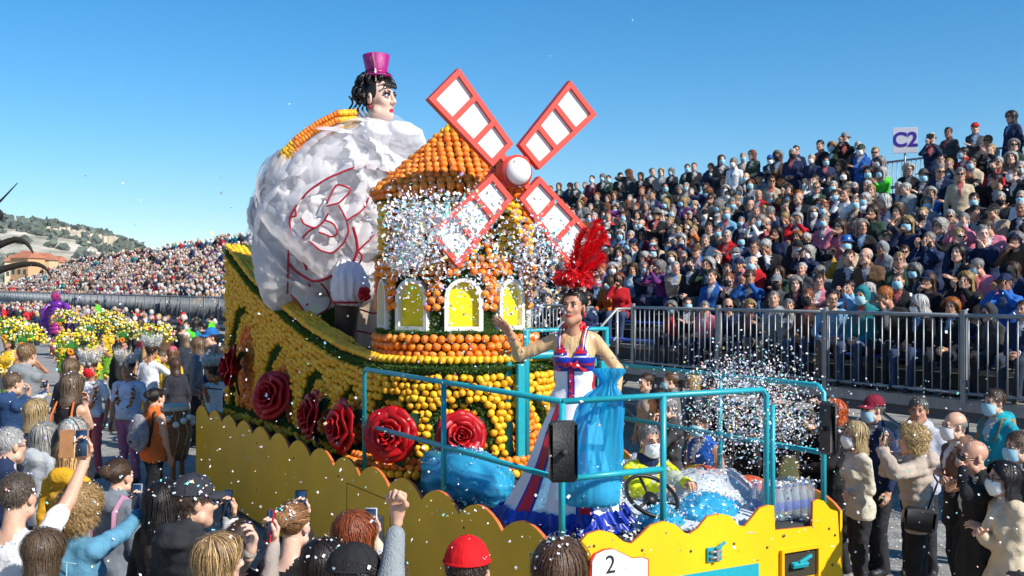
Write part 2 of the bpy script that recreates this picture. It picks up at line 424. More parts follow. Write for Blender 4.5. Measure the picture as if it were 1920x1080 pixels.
def make_body(pose, h=0.02, seed=1):
    """returns (MB, head 4x4, {'L':hand M,'R':hand M}); person faces +Y, feet at z 0, 1.72 m"""
    g = pose.get; sit = g('sit', 0); fat = g('fat', 1.0); fem = g('fem', 0); out = g('out', 'jacket')
    th = {'tee': .004, 'jacket': .016, 'puffer': .03, 'coat': .022, 'dress': .004, 'sweater': .012, 'hoodie': .018}[out]
    lean = R(g('lean', 3 if not sit else 5)); side = R(g('side', 0)); tw = R(g('twist', 0))
    pel = np.array((0, 0, .93)) if not sit else np.array((0, -.02, .53))
    up = np.array((math.sin(side), math.sin(lean), math.cos(lean)*math.cos(side))); up /= np.linalg.norm(up)
    rt = np.array((math.cos(tw), math.sin(tw), 0)); rt -= up*(rt@up); rt /= np.linalg.norm(rt); fw = np.cross(up, rt)
    M = np.stack([rt, fw, up], 1)
    at = lambda x, y, z: pel+M@np.array((x, y, z))
    sw = (.148 if fem else .168)*(.5+.5*fat)
    p = []
    hipw = .085
    # legs
    if sit:
        kn = [np.array((sx*(.10+g('knees', .03)), .40, .53)) for sx in (-1, 1)]
        an = [np.array((sx*(.10+g('knees', .03)*.5), .40+g('feet', .02), .09)) for sx in (-1, 1)]
    else:
        st = g('stride', .03)
        kn = [np.array((sx*.095, -sx*st+.02, .49)) for sx in (-1, 1)]
        an = [np.array((sx*(.10+g('stance', 0.02)), -sx*st*1.5-.02, .09)) for sx in (-1, 1)]
    bot = g('bottom', 'trousers'); bl = 2 if bot in ('trousers', 'skirt') else 2
    tl = .012 if bot == 'trousers' else .0
    for i, sx in enumerate((-1, 1)):
        hp = at(sx*hipw, 0, -.02)
        lg = 2 if bot == 'trousers' else 0
        mid = hp*.35+kn[i]*.65
        p.append(CAP(hp, kn[i], .088*fat+tl, .058+tl, 2 if bot != 'bare' else 0, .03))
        p.append(CAP(kn[i], an[i]-np.array((0, 0, .0)), .058+tl, .040+tl, lg, .03))
        if bot == 'trousers': p.append(CAP(an[i]+np.array((0, 0, .05)), an[i]-np.array((0, 0, .02)), .052, .056, 2, .01))
        p.append(CAP(an[i]+np.array((0, -.03, -.045)), an[i]+np.array((sx*.015, .14, -.055)), .044, .036, 3, .02))
        p.append(CAP(an[i], an[i]+np.array((0, .0, -.04)), .042, .045, 3, .02))
    if bot in ('skirt', 'shorts') or g('long', 0):
        lo_ = g('long', .42); lb = 1 if g('long', 0) else 2
        if not sit:
            for t in np.linspace(0, 1, 5):
                p.append(ELL(at(0, 0, -.05-lo_*t), ((.165+.05*t)*fat+th, .13*fat+.05*t+th, .09), lb, .05))
    # torso
    torso = g('torsolab', 1)
    p += [ELL(at(0, -.005, .02), (.160*fat+th*.6, .122*fat+th*.6, .125), 1, .04, M),
          ELL(at(0, .0, .18), ((.138 if fem else .15)*fat+th, .108*fat**1.5+th, .14), 1, .05, M),
          ELL(at(0, .005, .345), ((.148 if fem else .165)*fat**.5+th, .116*fat**.5+th, .155), 1, .05, M),
          CAP(at(-sw*.62, -.012, .455), at(sw*.62, -.012, .455), .052+th, .052+th, 1, .05)]
    if fat > 1.1: p.append(ELL(at(0, .05*fat, .12), (.14*fat, .12*fat, .13), 1, .05, M))
    if fem and not sit or fem:
        for sx in (-1, 1): p.append(ELL(at(sx*.068, .088+th*.5, .315), (.068, .055, .066), 1, .03, M))
    # neck and head
    hy, hp_, hr = R(g('hyaw', 0)), R(g('hpitch', 0)), R(g('hroll', 0))
    Rh = np.array(Matrix.Rotation(hy, 3, 'Z') @ Matrix.Rotation(hp_, 3, 'X') @ Matrix.Rotation(hr, 3, 'Y'))@np.array(Matrix.Rotation(-lean*.5, 3, 'X'))
    hc = at(0, .012, .675)+Rh@np.array((0, .012, 0)); hs = g('hs', 1.02)
    p.append(CAP(at(0, -.02, .47), hc+Rh@np.array((0, -.03, -.07)), .062, .053, 0, .02))
    if out in ('jacket', 'coat', 'puffer', 'hoodie'):
        p.append(CAP(at(0, -.02, .495), at(0, -.012, .545), .078, .070+.2*th, 1, .015))
    if g('hood'):                                   # hood lying on the back
        p += [ELL(at(0, -.115, .50), (.12, .075, .085), 1, .03, M), CAP(at(-.09, -.05, .52), at(-.03, .09, .44), .035, .025, 1, .02), CAP(at(.09, -.05, .52), at(.03, .09, .44), .035, .025, 1, .02)]
    if g('hoodup'):
        hcx = hc+Rh@np.array((0, -.02, .02))
        p += [ELL(hcx, (.108, .125, .135), 1, .03, Rh), ELL(hc+Rh@np.array((0, .13, -.01)), (.075, .10, .11), 1, .015, Rh, '-'), CAP(at(-.09, -.02, .5), at(.09, -.02, .5), .06, .06, 1, .04)]
    # arms
    hm = {}; wr = {}
    for sx, key in ((-1, 'L'), (1, 'R')):
        sh = at(sx*sw, -.012, .44)
        T = g('h'+key); pole = g('p'+key, (sx*.6, -.5, -.8))
        if T is None: T = sh+np.array((sx*.07, .05, -.52)) if not sit else at(sx*.09, .36, .08)
        T = np.array(T, float)
        el, T = ik(sh, T, .285, .255, pole)
        sl = g('sleeve', 'long'); sv = g('sleevelab', 1); la = sv if sl in ('long', 'short') else 0; lf = sv if sl == 'long' else 0
        ta = th*.75 if la else 0; tf = th*.7 if lf else 0
        if sl == 'short':
            md = sh*.35+el*.65
            p += [CAP(sh, md, .055+ta, .052+ta, 1, .03), CAP(md, el, .043, .039, 0, .012)]
        else: p.append(CAP(sh, el, .050*(.6+.4*fat)+ta, .041+ta, la, .03))
        p.append(CAP(el, T-(T-el)*.04*lf, .041+tf, .029+tf, lf, .015))
        hd = g('d'+key); hd = (T-el)/np.linalg.norm(T-el) if hd is None else np.array(hd, float)
        pn = g('n'+key, (-sx*.8, .2, -.3)); Fh = frame(hd, -np.array(pn, float))
        kind = g('k'+key, 'rest')
        Mh = m4(Fh@np.diag([sx, 1, 1]) if True else Fh, T, 1.0)
        hm[key] = (Mh, kind, sx, el, T)
    V, Q, vl, fl = implicit(p, h)
    N = vnormals(V, Q)
    q = (V-pel)@M
    if not g('long', 0):
        hem = g('hemz', -.10 if out not in ('tee', 'dress') else -.04)
        body = ((vl == 1) | (vl == 2)) & (np.abs(q[:, 0]) < .26) & (q[:, 2] < .1) & (q[:, 2] > -.3)
        if g('bottom', '') != 'bare' or True:
            arm = np.zeros(len(V), bool)
            for key, (Mh, kind, sx, el, T) in hm.items():
                ba = T-el; tt = np.clip((V-el)@ba/(ba@ba), 0, 1); arm |= np.linalg.norm(V-el-tt[:, None]*ba, axis=1) < .075
            sel = body & ~arm
            hz = np.round((pel[2]+hem)/h)*h-pel[2]
            if not sit: vl = np.where(sel, np.where(q[:, 2] > hz, 1, 2), vl)
            else: vl = np.where(sel, np.where((q[:, 2] > hem+.05) & (q[:, 1] < .14), 1, 2), vl)
            if not sit and out not in ('dress',):
                fl_ = np.where(sel & (q[:, 2] > hz), np.clip(1-(q[:, 2]-hz)/.09, 0, 1), 0)
                V = V+N*(fl_*.016)[:, None]
    if g('vneck', out in ('jacket', 'coat', 'puffer', 'hoodie')):
        vn = (vl == 1) & (q[:, 1] > .03) & (q[:, 2] > .30) & (q[:, 2] < .56) & (np.abs(q[:, 0]) < .012+.22*(q[:, 2]-.30))
        vl = np.where(vn, 8, vl)
    a = vl[Q]; fl = np.where((a[:, 1] == a[:, 2]), a[:, 1], a[:, 0])
    clothm = ((vl == 1) | (vl == 2)).astype(float)
    amp = g('fold', .006)
    V = V+N*(clothm*(amp*wob(V*np.array((1, 1, .55)), 38, seed)+amp*.5*wob(V, 80, seed+3)))[:, None]
    if out == 'puffer':
        ph = ((V-pel)@M)[:, 2]
        for key in 'LR': pass
        V = V+N*((vl == 1)*(.013*np.abs(np.sin(math.pi*ph/.075))-.006))[:, None]
    b = MB().add(V, Q, fl)
    Mh4 = m4(Rh, hc, hs)
    hl, al_ = (.0068, .0054) if h < .0125 else ((.008, .0058) if h < .0175 else ((.0095, .0075) if h < .0225 else ((.0115, .009) if h < .0275 else ((.0135, .0105) if h < .036 else (.019, .012)))))
    b.merge(head_t(fem, g('smile', 0), hl), Mh4)
    for key, (Mh, kind, sx, el, T) in hm.items():
        if g('nohand'+key): continue
        t = hand_t(kind, al_); bb = MB().merge(t, Mh)
        if sx < 0:
            bb.Q = [q[:, ::-1] for q in bb.Q]
        b.merge(bb)
    return b, Mh4, {k: v[0] for k, v in hm.items()}
# ------------------------------------------------------------------ hair
SC = np.array((0, -.018, .045)); SR = np.array((.082, .101, .089))
def hairline(phi, bald=0):                     # phi 0 = front, pi = back
    a = np.abs(phi); return np.interp(a, [0, .75, 1.05, 1.5, 1.9, 2.5, 3.15], [.088, .080, .035, .030, -.02, -.075, -.085])
def make_hair(style, n=160, wd=.010, seed=0, tex=None):
    r = np.random.default_rng(seed); b = MB()
    long_ = {'short': .045, 'crop': .02, 'bob': .20, 'long': .40, 'curly': .16, 'bun': .15, 'fringe': .03, 'pony': .15, 'wavy': .30}[style]
    vol = {'short': 1.06, 'crop': 1.015, 'bob': 1.13, 'long': 1.12, 'curly': 1.32, 'bun': 1.03, 'fringe': 1.02, 'pony': 1.03, 'wavy': 1.16}[style]
    # scalp shell
    nu, nv = 28, 16
    th = np.linspace(0, math.pi*.86, nv); ph = np.arange(nu)*2*math.pi/nu
    T, Pp = np.meshgrid(th, ph, indexing='ij')
    D = np.stack([np.sin(T)*np.sin(Pp), np.sin(T)*np.cos(Pp), np.cos(T)], -1)
    V = SC+D*SR*(1.0+(vol-1)*.55*np.clip(1.2-np.abs(0), 0, 1))
    phi = (Pp+math.pi) % (2*math.pi)-math.pi
    keep = V[..., 2] > hairline(phi)-.01
    if style == 'fringe': keep &= (V[..., 2] < .055) & (np.abs(phi) > 1.2)
    V = V*np.array(1.0); V[~keep] = V[~keep]
    i, j = np.meshgrid(np.arange(nv-1), np.arange(nu), indexing='ij'); j2 = (j+1) % nu
    Q = np.stack([i*nu+j, (i+1)*nu+j, (i+1)*nu+j2, i*nu+j2], -1).reshape(-1, 4)
    kk = keep.ravel(); Q = Q[kk[Q].all(1)]
    Vf = V.reshape(-1, 3); Vf = Vf+r.normal(size=Vf.shape)*.0015
    b.add(Vf, Q, 0, np.full(len(Vf), .62))
    if style in ('bob', 'long', 'wavy'):       # curtain behind
        L = long_*.92; a = np.linspace(R(70), R(290), 17); zz = np.linspace(.02, .02-L-.02, 8)
        A, Z = np.meshgrid(a, zz, indexing='xy')
        f = np.interp(Z, [-.5, -.15, 0.02], [.88, .98, 1.02])
        Vc = np.stack([np.sin(A)*.082*f*vol, np.cos(A)*.094*f*vol-.018, Z], -1)
        Vc[..., 1] -= np.where(Z < -.12, .02, 0)
        n1, n2 = A.shape; i, j = np.meshgrid(np.arange(n1-1), np.arange(n2-1), indexing='ij')
        b.add(Vc.reshape(-1, 3), np.stack([i*n2+j, (i+1)*n2+j, (i+1)*n2+j+1, i*n2+j+1], -1).reshape(-1, 4), 0, np.full(n1*n2, .6))
    # strands
    m = n*3; k = np.arange(m)+.5; z = 1-2*k/m; az = (math.pi*(1+5**.5)*k+r.uniform(0, 6)) % (2*math.pi)
    D = np.stack([np.sqrt(1-z*z)*np.sin(az), np.sqrt(1-z*z)*np.cos(az), z], 1); D += r.normal(size=D.shape)*.05; D /= np.linalg.norm(D, axis=1)[:, None]
    P = SC+D*SR; phi = np.arctan2(D[:, 0], D[:, 1]); ok = P[:, 2] > hairline(phi)+.004
    if style == 'fringe': ok &= (P[:, 2] < .05) & (np.abs(phi) > 1.25)
    P = P[ok]; D = D[ok]
    seg = {'long': 7, 'bob': 5, 'curly': 8, 'wavy': 8}.get(style, 4)
    m = len(P); L = long_*r.uniform(.75, 1.05, m); rad = 1+(vol-1)*r.uniform(.55, 1.1, m)
    rad[:] = np.maximum(rad, 1.01)
    crown = np.array((.012, -.06, .13)); B = np.array((0, -.125, .055 if style == 'bun' else .03))
    pts = []; p = SC+(P-SC)*rad[:, None]*1.0; v = np.zeros_like(p); ph0 = r.uniform(0, 6.28, m)
    side = np.where(p[:, 0] >= 0, 1.0, -1.0)
    for s in range(seg+1):
        q = p.copy()
        if style in ('curly', 'wavy'):
            am = .016 if style == 'curly' else .008; fr = 2.2 if style == 'curly' else 1.3
            q = q+am*np.stack([np.cos(ph0+s*fr), np.sin(ph0+s*fr), .5*np.sin(ph0*2+s*fr)], 1)
        pts.append(q)
        nn = (p-SC)/SR**2; nn /= np.linalg.norm(nn, axis=1)[:, None]
        if style in ('bun', 'pony'): g = B-p
        else:
            g = p-crown
            if style in ('bob', 'long', 'curly', 'wavy'):
                fr_ = np.clip((p[:, 1]-.0)/.08, 0, 1)
                g = g/np.linalg.norm(g, axis=1)[:, None]
                g = g*np.array((1, 1, 1))+np.stack([side*1.3*fr_, -1.2*fr_, -.9*np.ones(m)], 1)
        g = g-nn*np.sum(g*nn, 1)[:, None]*(p[:, 2] > -.02)[:, None]
        g /= np.linalg.norm(g, axis=1)[:, None]+1e-9
        low = np.clip((-.0-p[:, 2])/.06, 0, 1)[:, None]
        if style not in ('bun', 'pony'): g = g*(1-low)+np.array((0, 0, -1.0))*low
        p = p+g*(L/seg)[:, None]+r.normal(size=p.shape)*.003
        e = (p-SC)/SR; el = np.linalg.norm(e, axis=1); inside = el < rad
        p = np.where((inside & (p[:, 2] > -.05))[:, None], SC+e/np.maximum(el, 1e-6)[:, None]*rad[:, None]*SR, p)
        fm = (p[:, 1] > .03) & (p[:, 2] < .055)
        if style not in ('short', 'crop'): p[:, 0] = np.where(fm, side*np.maximum(np.abs(p[:, 0]), .074), p[:, 0])
    pts = np.stack(pts, 1)
    if style in ('bun', 'pony'):
        nb = max(40, n//3); bc = B+np.array((0, -.025, .01))
        if style == 'bun':
            a0 = r.uniform(0, 6.28, nb); ax = r.normal(size=(nb, 3)); ax /= np.linalg.norm(ax, axis=1)[:, None]
            u_ = np.cross(ax, r.normal(size=(nb, 3))); u_ /= np.linalg.norm(u_, axis=1)[:, None]; w_ = np.cross(ax, u_)
            t = np.linspace(0, 2.6, seg+1)
            ex = bc+.046*(u_[:, None]*np.cos(t)[None, :, None]+w_[:, None]*np.sin(t)[None, :, None])
            b.ell(bc, (.042, .040, .042), 12, 8, tint=.6)
        else:
            t = np.linspace(0, 1, seg+1); sp = r.normal(size=(nb, 3))*.018
            ex = B+np.stack([0*t, -.05*np.sin(t*2.4), -.26*t+.03*np.sin(t*3)], 1)[None]+sp[:, None]*np.sin(t*2.8+.35)[None, :, None]
        pts = np.concatenate([pts, ex])
    m = len(pts); t = np.gradient(pts, axis=1); nn = (pts-SC)/SR**2; sd_ = np.cross(t, nn); sd_ /= np.linalg.norm(sd_, axis=2)[..., None]+1e-9
    wv = wd*r.uniform(.5, 1.2, m)[:, None]*np.interp(np.linspace(0, 1, seg+1), [0, .3, .8, 1], [.7, 1, .8, .15])[None]
    Lf = pts-sd_*wv[..., None]/2; Rt = pts+sd_*wv[..., None]/2; nv = nn/np.linalg.norm(nn, axis=2)[..., None]
    mid = pts+nv*wv[..., None]*.35
    V = np.stack([Lf, Rt], 2).reshape(-1, 3)
    base = np.arange(m)[:, None]*(seg+1)*2+np.arange(seg)[None]*2
    Q = np.stack([base, base+1, base+3, base+2], -1).reshape(-1, 4)
    tn = np.clip(r.normal(1.0, .13, m), .6, 1.5)
    if tex is not None: tn = np.where(r.random(m) < tex, tn*2.1, tn*.85)
    b.add(V, Q, 0, np.repeat(tn, (seg+1)*2))
    return b
def make_mask():
    b = MB(); nu, nw = 13, 8
    for out in (0, 1):
        u = np.linspace(-1, 1, nu); w_ = np.linspace(0, 1, nw); U, W = np.meshgrid(u, w_, indexing='xy')
        yc = np.interp(W, [0, .25, .6, 1], [.112, .127, .120, .092])+.003*out+.002*np.sin(W*18)
        zt = .006-.018*np.abs(U)**1.5; zb = -.118+.03*np.abs(U)**1.5
        Vv = np.stack([.073*np.sin(U*1.45), .018+(yc-.018)*np.cos(U*1.35)**.75, zt+(zb-zt)*W], -1)
        i, j = np.meshgrid(np.arange(nw-1), np.arange(nu-1), indexing='ij')
        Q = np.stack([i*nu+j, (i+1)*nu+j, (i+1)*nu+j+1, i*nu+j+1], -1).reshape(-1, 4)
        b.add(Vv.reshape(-1, 3), Q if out else Q[:, ::-1])
    for sx in (-1, 1):
        for z0, z1 in ((-.012, .012), (-.085, -.025)):
            b.tube([(sx*.072, .034, z0), (sx*.082, .01, (z0+z1)/2), (sx*.088, -.012, z1)], .0022, 4)
    return b
def make_glasses(sun):
    b = MB()
    for sx in (-1, 1):
        if sun: b.ell((sx*.034, .104, .008), (.030, .006, .020), 12, 8, M=rotm('Z', -sx*.28))
        else:
            a = np.linspace(0, 2*math.pi, 14)[:-1]
            b.tube(np.stack([sx*.034+.026*np.cos(a), .108-.006*np.abs(np.cos(a)), .008+.02*np.sin(a)], 1), .0028, 5, closed=True)
        b.tube([(sx*.06, .094, .014), (sx*.078, .05, .014), (sx*.083, -.01, .012)], .0032, 5)
    b.tube([(-.012, .112, .012), (.012, .112, .012)], .003, 5)
    return b
def make_cap(kind):
    b = MB(); prof = [(1.07*math.cos(t), 1.0*math.sin(t)) for t in np.linspace(0, math.pi/2-.01, 9)]
    Rr = np.array((.086, .104, .098))
    if kind in ('cap', 'flatcap', 'beanie', 'sunhat', 'fedora'):
        top = {'cap': 1.06, 'flatcap': .85, 'beanie': 1.12, 'sunhat': 1.0, 'fedora': 1.25}[kind]
        a = MB().lathe(prof, 28); V = a.V[0]*np.array((Rr[0], Rr[1], Rr[2]*top))
        if kind == 'fedora': V[:, 2] = np.minimum(V[:, 2], .1)-.012*np.exp(-(V[:, 0]/.03)**2)*(V[:, 2] > .09)
        if kind == 'beanie': V += .002*np.sin(np.arctan2(V[:, 0], V[:, 1])*24)[:, None]*np.array((1, 1, 0))*V
        z0 = .055 if kind != 'beanie' else .035
        V = V+SC*np.array((1, 1, 0))+np.array((0, 0, z0))
        if kind == 'beanie': V[:, 2] -= (V[:, 1] < 0)*.3*np.abs(V[:, 1])*(V[:, 2] < .09)
        b.add(V, a.Q[0])
        b.tube(np.stack([.0925*np.sin(np.linspace(0, 6.2832, 29)[:-1]), -.018+.112*np.cos(np.linspace(0, 6.2832, 29)[:-1]), np.full(28, z0+.004)], 1), .006, 6, closed=True)
        if kind == 'cap':
            b.ell((0, -.018, z0+.104), (.008, .008, .006), 8, 5)
            for k in range(3):
                t = np.linspace(0.03, math.pi-.03, 13); q = k*math.pi/3
                b.tube(np.stack([np.cos(t)*Rr[0]*1.075*math.sin(q), np.cos(t)*Rr[1]*1.075*math.cos(q)-.018, z0+np.sin(t)*Rr[2]*1.065], 1), .0016, 4)
    if kind in ('cap', 'flatcap'):
        L = .085 if kind == 'cap' else .045
        n1, n2 = 13, 6; a = np.linspace(-1.15, 1.15, n1); t = np.linspace(0, 1, n2)
        for s in (0, 1):
            A, T = np.meshgrid(a, t, indexing='ij')
            V = np.stack([np.sin(A)*.092*(1-.05*T), -.018+np.cos(A)*.109+L*T*np.cos(A*.8)**.7, .058-.012*T-.022*np.abs(np.sin(A))**2*(.4+.6*T)+.004*s], -1)
            i, j = np.meshgrid(np.arange(n1-1), np.arange(n2-1), indexing='ij')
            Q = np.stack([i*n2+j, (i+1)*n2+j, (i+1)*n2+j+1, i*n2+j+1], -1).reshape(-1, 4)
            b.add(V.reshape(-1, 3), Q[:, ::-1] if s else Q)
    if kind in ('sunhat', 'fedora'):
        w_ = .07 if kind == 'sunhat' else .05
        n1 = 32; a = np.arange(n1)*2*math.pi/n1
        for s in (0, 1):
            rows = [np.stack([np.sin(a)*(.092+w_*t), -.018+np.cos(a)*(.11+w_*t), .058-.02*t+.012*t*np.cos(2*a)+.003*s], 1) for t in (0, .5, 1)]
            i, j = np.meshgrid(np.arange(2), np.arange(n1), indexing='ij'); j2 = (j+1) % n1
            Q = np.stack([i*n1+j, (i+1)*n1+j, (i+1)*n1+j2, i*n1+j2], -1).reshape(-1, 4)
            b.add(np.concatenate(rows), Q if s else Q[:, ::-1])
    return b
TEMPL = {}
def templ(key, fn):
    if key not in TEMPL: TEMPL[key] = fn().mesh(key if isinstance(key, str) else '_'.join(map(str, key)), [None])
    return TEMPL[key]
def addpart(name, key, fn, parent, M, m):
    o = link(name, templ(key, fn), parent, M)
    o.material_slots[0].link = 'OBJECT'; o.material_slots[0].material = m
    return o
LIPS = mat('lips', (0.42, 0.12, 0.10), 0.4, .1); LIPR = mat('lipstick', (0.55, 0.02, 0.03), 0.3, .05)
EYEW = mat('eye_white', (0.75, 0.73, 0.70), 0.25, .02); IRIS = mat('iris', (0.03, 0.018, 0.012), 0.15, .02); BROW = mat('brow', (0.05, 0.03, 0.02), 0.8, .1)
SHOE = mat('shoe_leather', (0.03, 0.028, 0.027), 0.5, .15); MASKB = mat('mask_blue', (0.36, 0.62, 0.74), 0.85, .05, bump=.2); MASKW = mat('mask_white', (0.78, 0.78, 0.76), 0.85, .04)
MASKK = mat('mask_black', (0.02, 0.02, 0.022), 0.85, .1); GLASSK = mat('sunglass', (0.008, 0.008, 0.01), 0.12, .0, spec=.6); FRAMEK = mat('spectacle_frame', (0.03, 0.02, 0.02), 0.35, .05)
BLACKPL = mat('phone_black', (0.012, 0.012, 0.014), 0.22, .03, spec=.5); SCREEN = mat('phone_screen', (0.02, 0.05, 0.11), 0.1, .5, 30, spec=.6)
BODIES = {}
def person(loc, rz, bodykey, pose, top, bottom, skin=0, hair=None, haircol=(0.03, 0.02, 0.015), mask=None, glasses=None, hat=None, hatcol=None,
           label='', group=None, scale=1.0, h=0.02, shoes=None, accent=None, lips=None, hq=False, capyaw=0, phone=None, hairtex=None, tophm=None):
    if bodykey not in BODIES:
        b, Mh, hm = make_body(pose, h, seed=len(BODIES)*7+1)
        BODIES[bodykey] = (b.mesh('person_body', [None]*NSLOT), Mh, hm)
    me, Mh, hm = BODIES[bodykey]
    root = thing('person', loc, label, 'person', rz, group, scale)
    o = link('body', me, root)
    ms = [skinmat(skin), top if not isinstance(top, tuple) else cloth(top), bottom if not isinstance(bottom, tuple) else cloth(bottom), shoes or SHOE, lips or LIPS, EYEW, IRIS, BROW, accent or cloth((.5, .5, .5))]
    for i, m in enumerate(ms):
        o.material_slots[i].link = 'OBJECT'; o.material_slots[i].material = m
    HM = Matrix(Mh.tolist())
    if hair:
        n, wd = {True: (1500, .0036), 2: (420, .0068), False: (170, .0105)}[hq]
        sd_ = (len(TEMPL) if hq else 0)
        kk = ('hair', hair, hq, sd_ if hq else (hairtex or 0))
        addpart('hair', kk, lambda: make_hair(hair, n, wd, seed=sd_+3, tex=hairtex), root, HM, hairmat(haircol))
    if mask: addpart('face_mask', 'face_mask', make_mask, root, HM, {'b': MASKB, 'w': MASKW, 'k': MASKK}[mask])
    if glasses: addpart('sunglasses' if glasses == 's' else 'glasses', 'g'+glasses, lambda: make_glasses(glasses == 's'), root, HM, GLASSK if glasses == 's' else FRAMEK)
    if hat: addpart('cap' if hat == 'cap' else 'hat', 'hat_'+hat, lambda: make_cap(hat), root, HM @ Matrix.Rotation(capyaw, 4, 'Z'), cloth(hatcol))
    return root, HM, hm
def phone_at(root, Mw, label, case=BLACKPL, off=(0.0, .10, -.035), sz=(.075, .155, .009), group='phones held up by spectators'):
    """a phone is a thing of its own; Mw world matrix: screen normal +Z, long axis Y"""
    b = MB().box((0, 0, 0), sz, bev=.003)
    t = thing('phone', (0, 0, 0), label, 'phone', 0, group); t.matrix_basis = Mw
    b.obj('case', case, t)
    MB().box((0, 0, sz[2]/2+.001), (sz[0]*.9, sz[1]*.92, .0015)).obj('screen', SCREEN, t)
    for k in range(2): MB().lathe([(.0001, 0), (.006, 0), (.006, -.0025), (.0001, -.0025)], 10, M=m4(None, (-sz[0]*.3, sz[1]*.36-k*.018, -sz[2]/2))).obj('camera_lens', GLASSK, t)
    return t
# ------------------------------------------------------------------ ground, hill, grandstand
ASPH = mat('asphalt', (0.265, 0.255, 0.235), 0.85, 0.3, 3.0, bump=0.6, bscale=240)
def confetti_ground(m):
    n = m.node_tree.nodes; l = m.node_tree.links; b = n['Principled BSDF']; tc = n['Texture Coordinate']
    v = n.new('ShaderNodeTexVoronoi'); v.inputs['Scale'].default_value = 26; l.new(tc.outputs['Object'], v.inputs['Vector'])
    lt = n.new('ShaderNodeMath'); lt.operation = 'LESS_THAN'; l.new(v.outputs['Distance'], lt.inputs[0]); 
    nz = n.new('ShaderNodeTexNoise'); nz.inputs['Scale'].default_value = .9; l.new(tc.outputs['Object'], nz.inputs['Vector'])
    mr = n.new('ShaderNodeMapRange'); mr.inputs[1].default_value = .35; mr.inputs[2].default_value = .7; mr.inputs[3].default_value = .12; mr.inputs[4].default_value = .38
    l.new(nz.outputs[0], mr.inputs[0]); l.new(mr.outputs[0], lt.inputs[1])
    old = b.inputs['Base Color'].links[0].from_socket
    mx = n.new('ShaderNodeMix'); mx.data_type = 'RGBA'; l.new(lt.outputs[0], mx.inputs[0]); l.new(old, mx.inputs[6]); mx.inputs[7].default_value = (.55, .56, .6, 1)
    l.new(mx.outputs[2], b.inputs['Base Color'])
confetti_ground(ASPH)
MB().add([(-3000, -3000, 0), (3000, -3000, 0), (3000, 3000, 0), (-3000, 3000, 0)], np.array([(0, 1, 2, 3)])).obj('ground', ASPH, kind='structure')
# painted lane line on the carriageway
PAINT = mat('road_paint', (0.72, 0.72, 0.70), 0.7, .15, 5)
for k in range(10):
    MB().box((1.2, 9+k*6, .006), (.14, 3, .004)).obj('lane_marking', PAINT, kind='structure')
# hill
def make_hill():
    n1, n2 = 150, 44
    u = np.linspace(-900, 520, n1); t = np.linspace(0, 1, n2); U, T = np.meshgrid(u, t, indexing='ij')
    d = 1000+800*T
    top = np.interp(U, [-900, -400, -150, 0, 60, 110, 170, 215, 255, 300, 400, 520], [150, 160, 148, 142, 134, 122, 106, 96, 78, 45, 22, 12])
    zz = (top/FPX)*d*(np.sin(np.clip(T*1.0, 0, .75)/.75*math.pi/2)**1.2)*np.where(T > .75, 1-(T-.75)*1.2, 1)
    a = (U-960)/FPX; X = d*ST+a*d*CT; Y = d*CT-a*d*ST
    P = np.stack([X, Y, zz], -1).reshape(-1, 3)
    P[:, 2] += (wob(P*np.array((1, 1, 0)), .035, 4, 8)*5+wob(P*np.array((1, 1, 0)), .1, 5, 8)*2.0)*np.clip(P[:, 2]/60, 0, 1)
    i, j = np.meshgrid(np.arange(n1-1), np.arange(n2-1), indexing='ij')
    Q = np.stack([i*n2+j, (i+1)*n2+j, (i+1)*n2+j+1, i*n2+j+1], -1).reshape(-1, 4)
    m = mat('maquis', (0.20, 0.185, 0.12), .95, .25, .02)
    n = m.node_tree.nodes; l = m.node_tree.links; b = n['Principled BSDF']; tc = n['Texture Coordinate']
    nz = n.new('ShaderNodeTexNoise'); nz.inputs['Scale'].default_value = .013; nz.inputs['Detail'].default_value = 9; nz.inputs['Roughness'].default_value = .7; l.new(tc.outputs['Object'], nz.inputs['Vector'])
    cr = n.new('ShaderNodeValToRGB'); e = cr.color_ramp.elements
    e[0].position = .36; e[0].color = (.13, .135, .10, 1); e[1].position = .58; e[1].color = (.66, .60, .50, 1)
    x = e.new(.46); x.color = (.38, .35, .27, 1)
    l.new(nz.outputs[0], cr.inputs[0]); l.new(cr.outputs[0], b.inputs['Base Color'])
    MB().add(P, Q).obj('hill', m, kind='structure')
    # trees on it
    r = np.random.default_rng(5); mb = MB()
    ico = ICO(1)
    k = 0
    while k < 1300:
        uu = r.uniform(-120, 300); tt = r.uniform(.1, .76); i = int((uu+900)/1420*(n1-1)); j = int(tt*(n2-1)); p = P[i*n2+j]
        if math.sin(p[0]*.021+1)+math.sin(p[1]*.017)+math.sin((p[0]+p[1])*.05) < r.normal(0, .8): k += .3; continue
        s = r.uniform(3, 7)*np.array((1, 1, r.uniform(.7, 1.1)))
        mb.add(ico[0]*s*(1+.3*r.normal(size=(len(ico[0]), 1)))+p+np.array((r.normal()*6, r.normal()*6, s[2]*.4)), ico[1], 0, r.uniform(.6, 1.3)); k += 1
    mb.obj('forest', mat('far_foliage', (.11, .13, .10), .95, .2, .1, tint=True), smooth=False, kind='stuff', label='dark scattered trees covering the far hillside', cat='trees')
    # pale quarry cliff facing the town
    c = MB(); nn = 26
    for kk in range(nn):
        uu = 85+kk*4.2; d_ = 1450; vt = 428+kk*.85+2.5*math.sin(kk*1.7); vb = vt+13+4*math.sin(kk*.9)
        a_, b_ = np.array(px(uu, vt, d_+8)), np.array(px(uu, vb, d_-30))
        c.box((a_+b_)/2, (5+2*(kk % 3), 60, abs(a_[2]-b_[2])), M=rotm('Z', .2*kk))
    c.obj('cliff', mat('pale_rock', (.55, .48, .36), .95, .25, .08), smooth=False, kind='structure')
